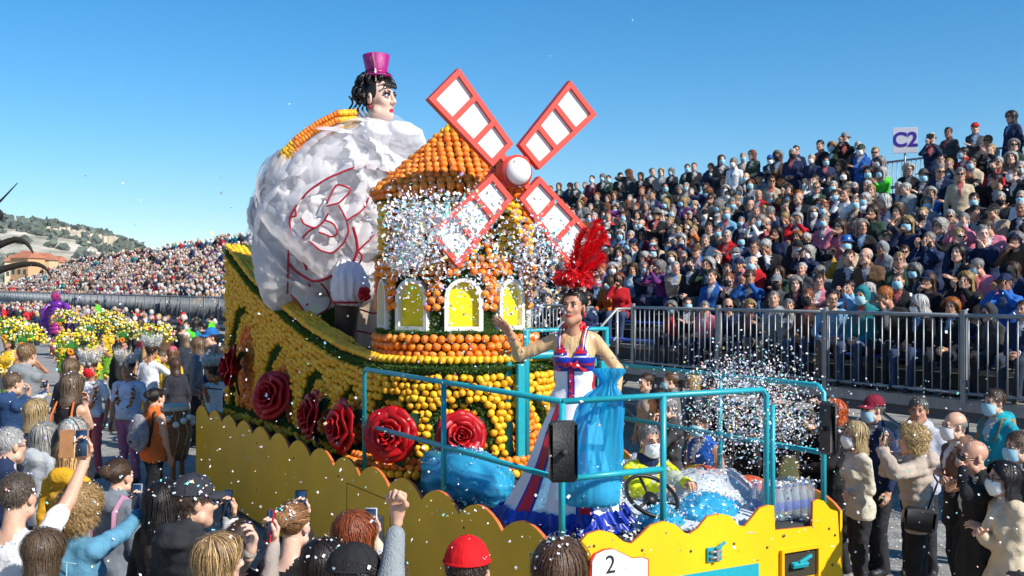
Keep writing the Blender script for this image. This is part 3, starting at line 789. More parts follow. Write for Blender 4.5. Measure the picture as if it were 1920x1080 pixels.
def ICO(s):
    t = (1+5**.5)/2
    V = np.array([(-1, t, 0), (1, t, 0), (-1, -t, 0), (1, -t, 0), (0, -1, t), (0, 1, t), (0, -1, -t), (0, 1, -t), (t, 0, -1), (t, 0, 1), (-t, 0, -1), (-t, 0, 1)], float)
    F = np.array([(0, 11, 5), (0, 5, 1), (0, 1, 7), (0, 7, 10), (0, 10, 11), (1, 5, 9), (5, 11, 4), (11, 10, 2), (10, 7, 6), (7, 1, 8), (3, 9, 4), (3, 4, 2), (3, 2, 6), (3, 6, 8), (3, 8, 9), (4, 9, 5), (2, 4, 11), (6, 2, 10), (8, 6, 7), (9, 8, 1)])
    V /= np.linalg.norm(V, axis=1)[:, None]
    for _ in range(s):
        n = len(V); e = {}; V = list(map(tuple, V)); NF = []
        def mid(a, b):
            k = (min(a, b), max(a, b))
            if k not in e:
                p = np.array(V[a])+np.array(V[b]); p /= np.linalg.norm(p); e[k] = len(V); V.append(tuple(p))
            return e[k]
        for a, b, c in F:
            ab, bc, ca = mid(a, b), mid(b, c), mid(c, a); NF += [(a, ab, ca), (b, bc, ab), (c, ca, bc), (ab, bc, ca)]
        V = np.array(V); F = np.array(NF)
    return V, F
make_hill()
# houses below the hill
WALLC = [(.62, .36, .18), (.66, .47, .25), (.70, .58, .38), (.60, .40, .24), (.68, .52, .34)]
ROOF = mat('roof_tile', (.42, .16, .09), .9, .25, .6, bump=.5, bscale=3)
SHUT = mat('shutter_dark', (.06, .09, .09), .6, .1)
HLAB = ['orange plastered house with low tiled roof below the hill', 'sand coloured house with red tiled roof at the hill foot', 'pale cream house with terracotta roof beside the slope', 'brown ochre house with long tiled roof under the quarry', 'buff villa with wide eaves partly behind the crowd']
for k, (u, v0, v1, wpx) in enumerate([(52, 470, 492, 40), (84, 474, 492, 34), (28, 478, 493, 30), (110, 480, 494, 30), (140, 486, 496, 28)]):
    d = 330+12*k; p = px(u, v1, d); top = px(u, v0, d).z; wd = wpx/FPX*d; hh = top
    t = thing('house', (p.x, p.y, 0), HLAB[k], 'house', -TH+.3*(k % 3-1), 'houses below the hill')
    MB().box((0, 0, hh*.42), (wd, 7, hh*.84)).obj('wall', mat('plaster_%d' % k, WALLC[k], .9, .1, .5), t, smooth=False)
    b = MB(); e = .5
    b.add([(-wd/2-e, -4, hh*.84), (wd/2+e, -4, hh*.84), (wd/2+e, 4, hh*.84), (-wd/2-e, 4, hh*.84), (-wd/2+1.2, 0, hh), (wd/2-1.2, 0, hh)], [np.array([(0, 1, 5, 4), (2, 3, 4, 5), (0, 3, 2, 1)]), np.array([(1, 2, 5), (3, 0, 4)])])
    b.obj('roof', ROOF, t, smooth=False)
    wm = MB().box((0, 0, 0), (.8, .16, 1.3)).mesh('window', [SHUT], False)
    for f in (.3, .66):
        for j in range(3):
            link('window', wm, t, m4(None, (-wd*.32+j*wd*.32, -3.54, hh*.84*f)))
# ---- grandstand
RX, RB, RT = 11.64, 1.39, 2.44; TRD, RIS, NR = .75, .30, 12
Y0, Y1 = 3.0, 150.0
STEEL = mat('galvanised_steel', (.30, .32, .33), .45, .2, 6, metal=.35, spec=.5); DECKM = mat('stand_deck', (.30, .29, .27), .8, .2, 2, bump=.3)
SEATB = mat('seat_blue_plastic', (.03, .10, .42), .45, .1)
DARKS = mat('stand_dark_panel', (.10, .105, .11), .8, .2, 1.5)
gs = thing('grandstand', (RX, Y0, 0), 'long grey stepped grandstand packed with seated spectators along the street', 'grandstand')
def rowx(n): return RX+.18+TRD*n
for n in range(NR):
    z = RB+RIS*n
    MB().box((.05+TRD*(n+.5), (Y1-Y0)/2, z-.03), (TRD+.02, Y1-Y0, .06)).obj('step', DECKM, gs, smooth=False)
    MB().box((.05+TRD*n+.012, (Y1-Y0)/2, z-.03-RIS/2), (.024, Y1-Y0, RIS-.07)).obj('riser', DARKS, gs, smooth=False)
    MB().box((.05+TRD*n+.50, (Y1-Y0)/2, z+.41), (.34, Y1-Y0, .03)).obj('bench', SEATB, gs, smooth=False)
for k in range(int((30-Y0)/2.3)+1):          # scaffold under the stand
    y = .9+k*2.3
    for x in (.1, 2.6, 5.2, 8.0):
        MB().tube([(x, y, 0), (x, y, RB+.4*x-.08)], .035, 8).obj('scaffold_post', STEEL, gs)
        MB().box((x, y, .02), (.15, .15, .04)).obj('base_plate', STEEL, gs, smooth=False)
    MB().tube([(.1, y, .15), (2.6, y, RB+.8)], .022, 6).obj('brace', STEEL, gs)
    MB().tube([(.1, y, .12), (.1, y+2.3, RB-.15)], .022, 6).obj('brace', STEEL, gs)
    MB().tube([(.1, y, .7), (.1, y+2.3, .7)], .022, 6).obj('ledger', STEEL, gs)
MB().box((.04, (Y1-Y0)/2, RB-.09), (.06, Y1-Y0, .14)).obj('edge_beam', STEEL, gs, smooth=False)
# guard rails: one thing for each module
LEN = 2.3
balm = MB().tube([(0, 0, .07), (0, 0, 1.0)], .0105, 6).mesh('baluster', [STEEL])
postm = MB().box((0, 0, .52), (.06, .07, 1.16), bev=.006).mesh('post', [STEEL], False)
topm = MB().tube([(0, -LEN/2, 1.03), (0, LEN/2, 1.03)], .026, 8).mesh('top_rail', [STEEL])
botm = MB().tube([(0, -LEN/2, .07), (0, LEN/2, .07)], .02, 8).mesh('bottom_rail', [STEEL])
gridm = MB()
for i in range(17): gridm.tube([(0, -LEN/2+(i+.5)*LEN/17, .07), (0, -LEN/2+(i+.5)*LEN/17, 1.0)], .0105, 4)
gridm = gridm.mesh('baluster_row', [STEEL])
def rail(x, y, z, label, near, group, flip=1):
    t = thing('guard_rail', (x, y, z), label, 'railing', 0, group)
    link('top_rail', topm, t); link('bottom_rail', botm, t); link('post', postm, t, m4(None, (0, LEN/2, 0)))
    if near:
        for i in range(17): link('baluster', balm, t, m4(None, (0, -LEN/2+(i+.5)*LEN/17, 0)))
    else: link('baluster_row', gridm, t, kind='stuff')
    return t
fl = ['by the stair opening', 'in front of the empty steps', 'in front of the pink and grey coats', 'in front of the spectators holding tablets', 'above the bald man with the mask', 'beyond the dark haired woman in the blazer']
for k in range(4):
    rail(RX, 16.0-LEN*(k+.5), RB, 'grey steel stand front railing panel '+fl[min(k, 5)], True, 'railing panels along the stand front')
for k in range(55):
    y = 18.2+LEN*(k+.5)
    rail(RX, y, RB, 'distant grey railing panel along the far part of the stand', False, 'far railing panels')
for k in range(62):
    y = 5.0+LEN*(k+.5); rail(rowx(NR-1)+.52, y, RB+RIS*(NR-1), 'thin grey railing panel along the top back edge of the stand', y < 28, 'railing panels along the back of the stand')
# stair with handrails at the opening
st = thing('stair', (RX-.05, 17.1, 0), 'grey metal stair with handrails leading up to the stand opening', 'stair')
for i in range(6): MB().box((-.25*(6-i)+.1, 0, RB*(i+.5)/6), (.27, 1.3, .05)).obj('step', STEEL, st, smooth=False)
for sy in (-1, 1):
    MB().tube([(-1.5, sy*.68, 1.0), (0, sy*.68, RB+1.0), (.4, sy*.68, RB+1.0)], .026, 8).obj('handrail', STEEL, st)
    MB().tube([(-1.5, sy*.68, .55), (0, sy*.68, RB+.5)], .02, 8).obj('middle_rail', STEEL, st)
    for x, z in ((-1.5, 0), (-.75, .5), (0, RB)):
        MB().tube([(x, sy*.68, max(z-.3, 0)), (x, sy*.68, z+1.0+(.2 if x == -.75 else 0))], .028, 8).obj('post', STEEL, st)
# unseen pale terrace, added to bounce warm sunlight onto the float's shaded flank
og = thing('bounce_terrace', (-3.0, -18, 0), 'unseen pale concrete steps added to bounce light onto the float', 'terrace')
CONC = mat('bounce_concrete', (.58, .51, .42), .9, .15, 1.2, bump=.3)
for n in range(9):
    MB().box((-.4-.8*n, 40, .225+.225*n), (.8, 80, .45+.45*n), bev=.01).obj('bounce_step', CONC, og, smooth=False)
MB().box((-7.7, 40, 2.9), (.3, 80, 5.8)).obj('bounce_rear_wall', mat('bounce_wall_pale', (.62, .54, .43), .9, .1, .8), og, smooth=False)
# sign C2 held on the back rail
def text_obj(name, body, size, parent, M, m, ext=.003):
    cu = bpy.data.curves.new(name, 'FONT'); cu.body = body; cu.size = size; cu.align_x = 'CENTER'; cu.align_y = 'CENTER'; cu.extrude = ext
    if name == 'stand_code': cu.offset = .012
    o = bpy.data.objects.new(name, cu); C.objects.link(o); bpy.context.view_layer.update()
    dg = bpy.context.evaluated_depsgraph_get(); me = bpy.data.meshes.new_from_object(o.evaluated_get(dg)); bpy.data.objects.remove(o)
    me.materials.clear(); me.materials.append(m)
    return link(name, me, parent, M)
p = px(1697, 263, 24.3)
sg = thing('sector_sign', (p.x, p.y, p.z), 'white square sign board reading C2 on a post above the stand', 'sign', -TH-.25)
MB().box((0, 0, 0), (.51, .03, .56), bev=.004).obj('board', mat('sign_white', (.62, .60, .66), .5, .04), sg, smooth=False)
MB().tube([(0, .035, -1.75), (0, .035, .25)], .022, 8).obj('post', STEEL, sg)
text_obj('stand_code', 'C2', .44, sg, m4(frame((0, 0, 1), (0, -1, 0))@np.diag([1, 1, 1]), (0, -.019, 0)), mat('sign_blue', (.05, .02, .28), .5, .1))
# ------------------------------------------------------------------ fruit
def fruit_mat(name, c1, c2, rough=.42):
    m = mat(name, c1, rough, .08, 60, bump=.25, bscale=400, spec=.45)
    n = m.node_tree.nodes; l = m.node_tree.links; b = n['Principled BSDF']
    oi = n.new('ShaderNodeObjectInfo'); at = n.new('ShaderNodeAttribute'); at.attribute_name = 'tint'
    ad = n.new('ShaderNodeMath'); ad.operation = 'ADD'; l.new(oi.outputs['Random'], ad.inputs[0]); l.new(at.outputs['Fac'], ad.inputs[1])
    fr = n.new('ShaderNodeMath'); fr.operation = 'FRACT'; l.new(ad.outputs[0], fr.inputs[0])
    mx = n.new('ShaderNodeMix'); mx.data_type = 'RGBA'; l.new(fr.outputs[0], mx.inputs[0]); mx.inputs[6].default_value = (*c1, 1); mx.inputs[7].default_value = (*c2, 1)
    l.new(mx.outputs[2], b.inputs['Base Color'])
    return m
ORG = fruit_mat('orange_peel', (.90, .29, .014), (.80, .16, .008)); LEM = fruit_mat('lemon_peel', (.92, .56, .02), (.82, .38, .012))
def _or():
    b = MB(); b.ell((0, 0, 0), (.5, .5, .48), 10, 7, tint=.97); t = np.arange(12)*math.pi/6; b.add(np.concatenate([np.c_[.507*np.cos(t), .02+0*t, .49*np.sin(t)], np.c_[.507*np.cos(t), -.02+0*t, .49*np.sin(t)]]), np.array([(k, (k+1) % 12, 12+(k+1) % 12, 12+k) for k in range(12)]), 1, .97); return b
def _le():
    b = MB(); z = np.array([-.60, -.52, -.40, -.15, .15, .40, .52, .62]); r_ = np.array([.0001, .10, .30, .47, .47, .30, .11, .0001])
    b.lathe(np.c_[r_, z], 8, tint=.97); return b
FLOW = {'orange': MB().ell((0, 0, 0), (.5, .5, .48), 8, 6, tint=.97), 'lemon': MB().lathe(np.c_[[.0001, .16, .42, .48, .42, .16, .0001], [-.60, -.50, -.26, 0, .26, .50, .60]], 7, tint=.97)}
FT = {'orange': _or(), 'lemon': _le()}; FM = {'orange': ORG, 'lemon': LEM}
BAND = mat('elastic_band', (.80, .66, .40), .6, .05)
FMESH = {k: FT[k].mesh(k, [FM[k], BAND]) for k in FT}
class Fruits:
    def __init__(s): s.L = {'orange': [], 'lemon': []}
    def add(s, kind, p, n, size=.078): s.L[kind].append((*p, *n, size))
    def build(s, parent, limit=300, seed=1):
        r = np.random.default_rng(seed); W = np.array(parent.matrix_basis) ; inv = np.linalg.inv(W)
        for kind, L in s.L.items():
            if not L: continue
            A = np.array(L); P = A[:, :3]; N = A[:, 3:6]; sz = A[:, 6]
            cv = np.array((0, 0, HC))-P; dd = P[:, 0]*ST+P[:, 1]*CT; rr = P[:, 0]*CT-P[:, 1]*ST; u = 960+FPX*rr/dd; v = HORV+FPX*(HC-P[:, 2])/dd
            vis = (np.sum(cv*N, 1)/np.linalg.norm(cv, axis=1) > .12) & (u > 0) & (u < 1920)
            score = np.where(vis, sz/dd, 0); order = np.argsort(-score)
            single = order[:limit]; rest = order[limit:]
            T, F4, F3, qm4 = FT[kind].arrays()[0], FT[kind].arrays()[2], FT[kind].arrays()[1], FT[kind].arrays()[4]
            def rots(m):
                q = r.normal(size=(m, 4)); q /= np.linalg.norm(q, axis=1)[:, None]; w_, x, y, z = q.T
                return np.stack([np.stack([1-2*(y*y+z*z), 2*(x*y-z*w_), 2*(x*z+y*w_)], 1), np.stack([2*(x*y+z*w_), 1-2*(x*x+z*z), 2*(y*z-x*w_)], 1), np.stack([2*(x*z-y*w_), 2*(y*z+x*w_), 1-2*(x*x+y*y)], 1)], 1)
            RR = rots(len(single))
            for k, i in enumerate(single):
                link(kind, FMESH[kind], parent, inv@m4(RR[k], P[i], sz[i]*r.uniform(.92, 1.06)))
            if len(rest):
                RR = rots(len(rest)); V = np.einsum('nij,kj->nki', RR, T)*(sz[rest]*r.uniform(.86, 1.10, len(rest)))[:, None, None]+P[rest][:, None]
                T, F4, qm4 = FLOW[kind].arrays()[0], FLOW[kind].arrays()[2], FLOW[kind].arrays()[4]; V = np.einsum('nij,kj->nki', RR, T)*(sz[rest]*r.uniform(.86, 1.10, len(rest)))[:, None, None]+P[rest][:, None]
                nv = len(T); off = np.arange(len(rest))[:, None, None]*nv
                b = MB().add(xf(inv, V.reshape(-1, 3)), (F4[None]+off).reshape(-1, 4), np.tile(qm4, len(rest)), np.repeat(r.random(len(rest)), nv))
                b.obj(kind+'_mass', [FM[kind], BAND], parent, kind='stuff')
MOSS = mat('moss_green', (.07, .14, .022), .95, .45, 45, bump=1.0, bscale=90, tint=True)
MOSSB = mat('moss_base', (.04, .075, .015), .95, .4, 30, bump=1.0, bscale=60)
def moss_along(P, N, rad, mb, r, dens=900, L=.03):
    """little blades all round a path P (k,3) with outward normals N"""
    P = np.asarray(P); N = np.asarray(N); sl = np.linalg.norm(np.diff(P, axis=0), axis=1); tot = sl.sum(); n = int(tot*dens)
    cs = np.r_[0, np.cumsum(sl)]; t = r.uniform(0, tot, n); c = np.stack([np.interp(t, cs, P[:, i]) for i in range(3)], 1); nn = np.stack([np.interp(t, cs, N[:, i]) for i in range(3)], 1)
    o = r.normal(size=(n, 3)); o += nn*1.4; o /= np.linalg.norm(o, axis=1)[:, None]
    a = c+o*rad*r.uniform(.5, 1, n)[:, None]; s = np.cross(o, r.normal(size=(n, 3))); s /= np.linalg.norm(s, axis=1)[:, None]; w_ = r.uniform(.003, .007, n)[:, None]
    tip = a+o*L*r.uniform(.6, 1.3, n)[:, None]+r.normal(size=(n, 3))*.006
    V = np.stack([a-s*w_, a+s*w_, tip], 1).reshape(-1, 3)
    mb.add(V, np.arange(3*n).reshape(-1, 3), 0, np.repeat(r.uniform(.6, 1.7, n), 3))
    mb.tube(P, rad*.8, 6, tint=.5)
# ------------------------------------------------------------------ the float
CX, YC, RB_, YB = 5.1, 10.0, 1.0, 15.0
LS = YB-YC
def per(s):
    if s < LS: return (CX-RB_, YB-s), (-1, 0)
    if s < LS+math.pi*RB_:
        f = (s-LS)/RB_; return (CX-RB_*math.cos(f), YC-RB_*math.sin(f)), (-math.cos(f), -math.sin(f))
    return (CX+RB_, YC+(s-LS-math.pi*RB_)), (1, 0)
STOT = 2*LS+math.pi*RB_
def ztop_y(y): return float(np.interp(y, [9, 9.8, 10.65, 11.62, 12.54, 13.82, 14.93, 15.1], [2.07, 2.07, 2.14, 2.30, 2.52, 2.87, 3.31, 3.38]))
def ztop(s): return ztop_y(per(s)[0][1])
ARCH = [(.82, .54, 2.47), (2.30, .52, 2.03), (3.60, .45, 1.82), (4.62, .34, 1.74), (5.40, .27, 1.72), (6.12, .27, 1.70), (6.86, .27, 1.70), (7.6, .27, 1.70)]
ARCH += [(STOT-a, b, c) for a, b, c in ARCH[:5]]
def arch_e(s, z):
    best = 9
    for si, wi, zi in ARCH:
        if abs(s-si) > wi*1.6: continue
        zs = zi-1.25*wi; e = math.hypot((s-si)/wi, (z-zs)/(1.25*wi)) if z > zs else abs(s-si)/wi
        best = min(best, e)
    return best
ZB = 1.03
pf = thing('parade_float', (CX, 10, 0), 'long yellow float decorated with lemons, oranges and scalloped skirt boards', 'parade float')
IV = np.linalg.inv(np.array(pf.matrix_basis))
loc = lambda p: np.array(p, float)-np.array((CX, 10, 0))
# hull wall under the fruit
b = MB(); ns = int(STOT/.06); nz_ = 34
S_ = np.linspace(0, STOT, ns); Vv = np.zeros((ns, nz_, 3))
for i, s in enumerate(S_):
    (x, y), (nx, ny) = per(s); zt_ = ztop(s)
    for j in range(nz_):
        z = ZB+(zt_-ZB)*j/(nz_-1); ins = .03+(.11 if arch_e(s, z) < .98 else 0)
        Vv[i, j] = (x-nx*ins, y-ny*ins, z)
i, j = np.meshgrid(np.arange(ns-1), np.arange(nz_-1), indexing='ij')
b.add(loc(Vv.reshape(-1, 3)), np.stack([i*nz_+j, (i+1)*nz_+j, (i+1)*nz_+j+1, i*nz_+j+1], -1).reshape(-1, 4))
b.obj('hull', MOSSB, pf)
b = MB(); ys = np.linspace(YC-.3, YB, 42); WI = .73
for sx in (-1, 1):
    Vt = np.array([[(CX+sx*.97, y, ztop_y(y)-.02), (CX+sx*WI, y, ztop_y(y)-.02), (CX+sx*WI, y, 2.04)] for y in ys]).reshape(-1, 3)
    i, j = np.meshgrid(np.arange(41), np.arange(2), indexing='ij'); b.add(loc(Vt), np.stack([i*3+j, i*3+j+1, (i+1)*3+j+1, (i+1)*3+j], -1).reshape(-1, 4)[:, ::-sx])
b.add(loc([(CX-WI, YC, 2.045), (CX+WI, YC, 2.045), (CX+WI, YB, 2.045), (CX-WI, YB, 2.045)]), np.array([(0, 1, 2, 3)]))
f = np.linspace(0, math.pi, 25)
b.add(loc(np.r_[[(CX, YC, 2.05)], np.c_[CX-.97*np.cos(f), YC-.97*np.sin(f), np.full(25, 2.05)]]), np.array([(0, k+1, k+2) for k in range(24)]))
b.add(loc([(CX-.97, YB, ZB), (CX+.97, YB, ZB), (CX+.97, YB, 3.36), (CX-.97, YB, 3.36)]), np.array([(0, 1, 2, 3)][::1]))
b.obj('hull_deck', MOSSB, pf)
fr = Fruits(); r0 = np.random.default_rng(11)
pit = .0715
for row in range(40):
    s = (row % 2)*pit/2
    while s < STOT:
        s += pit
        if s >= LS+math.pi*RB_+.5: break
        (x, y), (nx, ny) = per(s); zt_ = ztop(s); z = zt_-.15-row*.064
        if z < ZB+.03: continue
        e = arch_e(s, z); j1, j2 = r0.normal(0, .009, 2)
        if .95 < e < 1.10: continue
        if 1.14 < z < 1.20: continue
        if z <= 1.14: kind = 'orange' if (s > 4.6 and s < 8.6) else 'lemon'; ins = 0
        elif e <= .95:
            kind = 'lemon' if e > .72 else 'orange'; ins = .075
        else: kind = 'lemon'; ins = 0
        q = (x-nx*ins-ny*j1*0+j1*ny, y-ny*ins-j1*nx, z+j2)
        fr.add(kind, (q[0]+nx*r0.uniform(-.008, .012), q[1]+ny*r0.uniform(-.008, .012), q[2]), (nx, ny, 0), .076 if kind == 'lemon' else .075)
# crest and inner deck rows
for t_ in range(4):
    s = (t_ % 2)*.035
    while s < STOT-(LS-.6 if t_ > 2 else 0):
        s += .070; (x, y), (nx, ny) = per(min(s, STOT)); dd = .02+t_*.066
        if t_ > 1 and LS-.9 < s < STOT-LS+.9: continue
        fr.add('lemon', (x-nx*dd, y-ny*dd, ztop(min(s, STOT))+.018), (nx*.3, ny*.3, .9), .077)
for sx in (-1, 1):                            # lemons down the inside of the raised sides
    for row in range(18):
        y = YC+.6+(row % 2)*.035
        while y < YB-.05:
            y += .072; z = ztop_y(y)-.05-row*.066
            if z < 2.08: continue
            fr.add('lemon', (CX+sx*(WI-.01), y, z), (-sx, 0, 0), .077)
# front apron of oranges at the foot of the bow
for k in range(3):
    f_ = -.1
    while f_ < 2.6:
        f_ += .075/1.1; fr.add('orange' if k < 2 else 'lemon', (CX-(1.10+.07*k)*math.cos(f_), YC-(1.10+.07*k)*math.sin(f_), ZB+.03+.05*(2-k)), (-math.cos(f_)*.5, -math.sin(f_)*.5, .8), .082)
fr.build(pf, 300, 3)
# moss lines
rm = np.random.default_rng(4)
mb = MB(); ss = np.linspace(0, STOT, 160)
moss_along([loc((*per(s)[0], ztop(s)-.065)) for s in ss], [(*per(s)[1], .3) for s in ss], .030, mb, rm, 900)
mb.obj('moss_garland', MOSS, pf, smooth=False, kind='stuff')
mb = MB(); moss_along([loc((*per(s)[0], 1.17)) for s in ss], [(*per(s)[1], .1) for s in ss], .026, mb, rm, 500); mb.obj('moss_garland', MOSS, pf, smooth=False, kind='stuff')
for si, wi, zi in ARCH:
    zs = zi-1.25*wi; pts = [(si-wi*1.05, ZB+.15)]+[(si-wi*1.05*math.cos(t), zs+1.25*wi*1.05*math.sin(t)) for t in np.linspace(0, math.pi, 15)]+[(si+wi*1.05, ZB+.15)]
    mb = MB(); moss_along([loc((per(s)[0][0]-per(s)[1][0]*.04, per(s)[0][1]-per(s)[1][1]*.04, z)) for s, z in pts], [(*per(s)[1], 0) for s, z in pts], .022, mb, rm, 600)
    mb.obj('moss_garland', MOSS, pf, smooth=False, kind='stuff')
# chassis deck, skirt boards
YEL = mat('skirt_yellow_paint', (.88, .49, .005), .42, .10, 1.6, bump=.10, bscale=5, spec=.4); YELE = mat('board_edge_orange', (.66, .16, .04), .6, .1)
TEAL = mat('teal_paint', (.012, .33, .40), .38, .08, 20, spec=.5, bump=.08, bscale=60); DECK = mat('deck_dark', (.05, .05, .05), .8, .2)
SX0, SX1, SY0, SY1 = 3.80, 6.36, 6.05, 15.25
MB().box(loc(((SX0+SX1)/2, (SY0+SY1)/2, .97)), (SX1-SX0-.08, SY1-SY0-.08, .06)).obj('chassis_deck', DECK, pf, smooth=False)
def board(poly, M, name, parent=pf, th=.024, m=YEL):
    b = MB().prism(poly, th, M, m=0); o = b.obj(name, [m, YELE], parent, smooth=False)
    return o
def scal(L, pitch, z0, amp, n=10, hi=None):
    pts = []; k = max(1, round(L/pitch)); p_ = L/k
    for i in range(k):
        for q in range(n):
            t = q/n; pts.append((i*p_+t*p_, z0+amp*(abs(math.sin(math.pi*t))**.8)))
    pts.append((L, z0)); return pts
Ls = SY1-SY0
poly = [(0, .08)]+[(Ls, .08)]+scal(Ls, .645, 1.06, .125)[::-1]
for sx, nm in ((SX0, 'side_board'), (SX1, 'side_board')):
    M = m4(np.stack([(0, 1, 0), (0, 0, 1), (1, 0, 0)], 1), loc((sx-(.024 if sx == SX0 else 0), SY0+.03, 0)))
    o = board(poly, M, nm)
    # orange raw edge
    nl = len(poly); me = o.data
    for pg in me.polygons:
        if abs(pg.normal.x) < .5 and pg.center.z > 1.0: pg.material_index = 1
    if sx == SX0:
        for (ya, yb, za, zb) in ((2.62, 3.62, .62, .95),):
            for c_, s_ in ((((0), (ya+yb)/2, zb), (.004, yb-ya, .006)), ((0, (ya+yb)/2, za), (.004, yb-ya, .006)), ((0, ya, (za+zb)/2), (.004, .006, zb-za)), ((0, yb, (za+zb)/2), (.004, .006, zb-za))):
                MB().box(loc((sx-.0255, SY0+c_[1], c_[2])), s_).obj('door_seam', mat('seam_dark', (.10, .065, .004), .8), o, smooth=False)
        vg = MB().box(loc((sx-.03, 8.95, .62)), (.012, .28, .34)).obj('vent_grille', mat('grille_grey', (.45, .46, .47), .5, metal=.5), o, smooth=False)
        for k in range(9): MB().box(loc((sx-.04, 8.95, .48+.035*k)), (.012, .24, .012), M=rotm('Y', .5)).obj('slat', STEEL, vg, smooth=False)
MB().box(loc(((SX0+SX1)/2, SY1+.013, .65)), (SX1-SX0, .024, .8)).obj('rear_board', YEL, pf, smooth=False)
# front board with its waves, square notch and peak
def fx(u):                                 # photo column -> x on the front plane
    a = (u-960)/FPX; d = SY0/(CT-a*ST); return d*(ST+a*CT)-SX0
def fz(u, v):
    a = (u-960)/FPX; d = SY0/(CT-a*ST); return HC-(v-HORV)/FPX*d
pk = [(1040, 1028), (1060, 1022), (1083, 1018), (1098, 1000), (1120, 993), (1145, 998), (1165, 1014), (1180, 1018), (1196, 1004), (1216, 984), (1240, 976), (1262, 982), (1280, 998), (1290, 1000), (1304, 990), (1322, 968), (1345, 962), (1365, 966), (1380, 984), (1392, 986), (1404, 972), (1420, 952), (1436, 946), (1447, 947), (1449, 993), (1519, 986), (1520, 940), (1528, 935), (1540, 938), (1552, 953), (1566, 958)]
poly = [(0, .08), (SX1-SX0, .08)]+[(min(max(fx(u), 0), SX1-SX0), fz(u, v)) for u, v in pk][::-1]
M = m4(np.stack([(1, 0, 0), (0, 0, 1), (0, -1, 0)], 1), loc((SX0, SY0, 0)))
fb = board(poly, M, 'front_board')
for pg in fb.data.polygons:
    if abs(pg.normal.y) < .5 and pg.center.z > .9: pg.material_index = 1
FY = SY0-.024
bolt = MB().lathe([(.0001, .006), (.008, .006), (.011, .002), (.011, 0)], 10).mesh('screw', [mat('screw_steel', (.12, .11, .09), .4, metal=.8)])
for u, v in ((1110, 1022), (1291, 1032), (1372, 1018), (1464, 1004), (1466, 1003), (1550, 990), (1561, 1002), (1556, 1058), (1434, 1025), (1200, 1030)):
    link('screw', bolt, fb, m4(frame((0, 0, 1), (0, -1, 0)), loc((SX0+fx(u), FY-.0005, fz(u, v)))))
# number sign: white shield with a red rim
sgn = [(1100, 1090), (1100, 1050), (1108, 1036), (1125, 1028), (1140, 1026), (1160, 1034), (1180, 1044), (1200, 1042), (1210, 1046), (1210, 1090)]
sp = [(fx(u), fz(u, v)) for u, v in sgn]; sp[0] = (sp[0][0], .55); sp[-1] = (sp[-1][0], .55)
cxs = np.mean(sp, 0); inn = [((p_[0]-cxs[0])*.94+cxs[0], (p_[1]-cxs[1])*.955+cxs[1]) for p_ in sp]
so_ = MB().prism(sp, .012, m4(M[:3, :3], loc((SX0, FY-.002, 0)))).obj('number_sign', mat('sign_red', (.70, .03, .03), .45, .05), pf, smooth=False)
MB().prism(inn, .006, m4(M[:3, :3], loc((SX0, FY-.015, 0)))).obj('sign_face', mat('sign_face_white', (.80, .78, .78), .5, .03), so_, smooth=False)
text_obj('number', '2', .17, so_, m4(frame((0, 0, 1), (0, -1, 0)), loc((SX0+fx(1137), FY-.023, fz(1137, 1057)))), mat('sign_black', (.02, .02, .03), .6), .002)
# teal panel, window recess, hinge
tx0, tx1 = fx(1240), fx(1417)
tp = MB().box(loc((SX0+(tx0+tx1)/2, FY-.006, (fz(1417, 1054)+.3)/2)), (tx1-tx0, .012, fz(1417, 1054)-.3), bev=.002).obj('teal_panel', TEAL, pf, smooth=False)
wx0, wx1 = fx(1461), fx(1525); wz0, wz1 = fz(1493, 1080), fz(1493, 1030)
rc = MB().box(loc((SX0+(wx0+wx1)/2, FY-.003, (wz0+wz1)/2)), (wx1-wx0, .008, wz1-wz0)).obj('recess', mat('recess_dark', (.035, .03, .02), .8), pf, smooth=False)
for c_, s_ in (((wx0-.01, (wz0+wz1)/2), (.02, wz1-wz0+.04)), ((wx1+.01, (wz0+wz1)/2), (.02, wz1-wz0+.04)), (((wx0+wx1)/2, wz1+.01), (wx1-wx0, .02))):
    MB().box(loc((SX0+c_[0], FY-.016, c_[1])), (s_[0], .03, s_[1])).obj('recess_frame', YEL, rc, smooth=False)
MB().box(loc((SX0+(wx0+wx1)/2-.02, FY-.03, (wz0+wz1)/2)), (.15, .04, .035), M=rotm('X', .4), bev=.004).obj('latch_handle', TEAL, rc, smooth=False)
MB().box(loc((SX0+(wx0+wx1)/2+.03, FY-.035, (wz0+wz1)/2+.035)), (.13, .03, .025), M=rotm('Y', -.35), bev=.004).obj('latch_bar', TEAL, rc, smooth=False)
hx, hz_ = fx(1333), fz(1333, 1037)
hg = MB().box(loc((SX0+hx, FY-.01, hz_)), (.13, .018, .10), bev=.003).obj('latch', TEAL, pf, smooth=False)
for k in (-1, 1): MB().tube([loc((SX0+hx-.05, FY-.03, hz_+.02*k)), loc((SX0+hx+.05, FY-.03, hz_+.02*k))], .011, 10).obj('bolt_bar', STEEL, hg)
MB().box(loc((SX0+hx+.04, FY-.035, hz_+.06)), (.09, .02, .02), M=rotm('Y', -.5), bev=.003).obj('lever', TEAL, hg, smooth=False)
MB().box(loc((SX0+hx+.01, FY-.03, hz_)), (.025, .03, .09), bev=.003).obj('clasp', STEEL, hg, smooth=False)
for k in range(1, 7):                         # butt joints and screws of the side boards
    y = SY0+.03+k*1.29
    for dy in (-.06,):
        for z in (.45, .98): link('screw', bolt, pf, m4(frame((0, 0, 1), (-1, 0, 0)), loc((SX0-.0245, y+dy, z))))
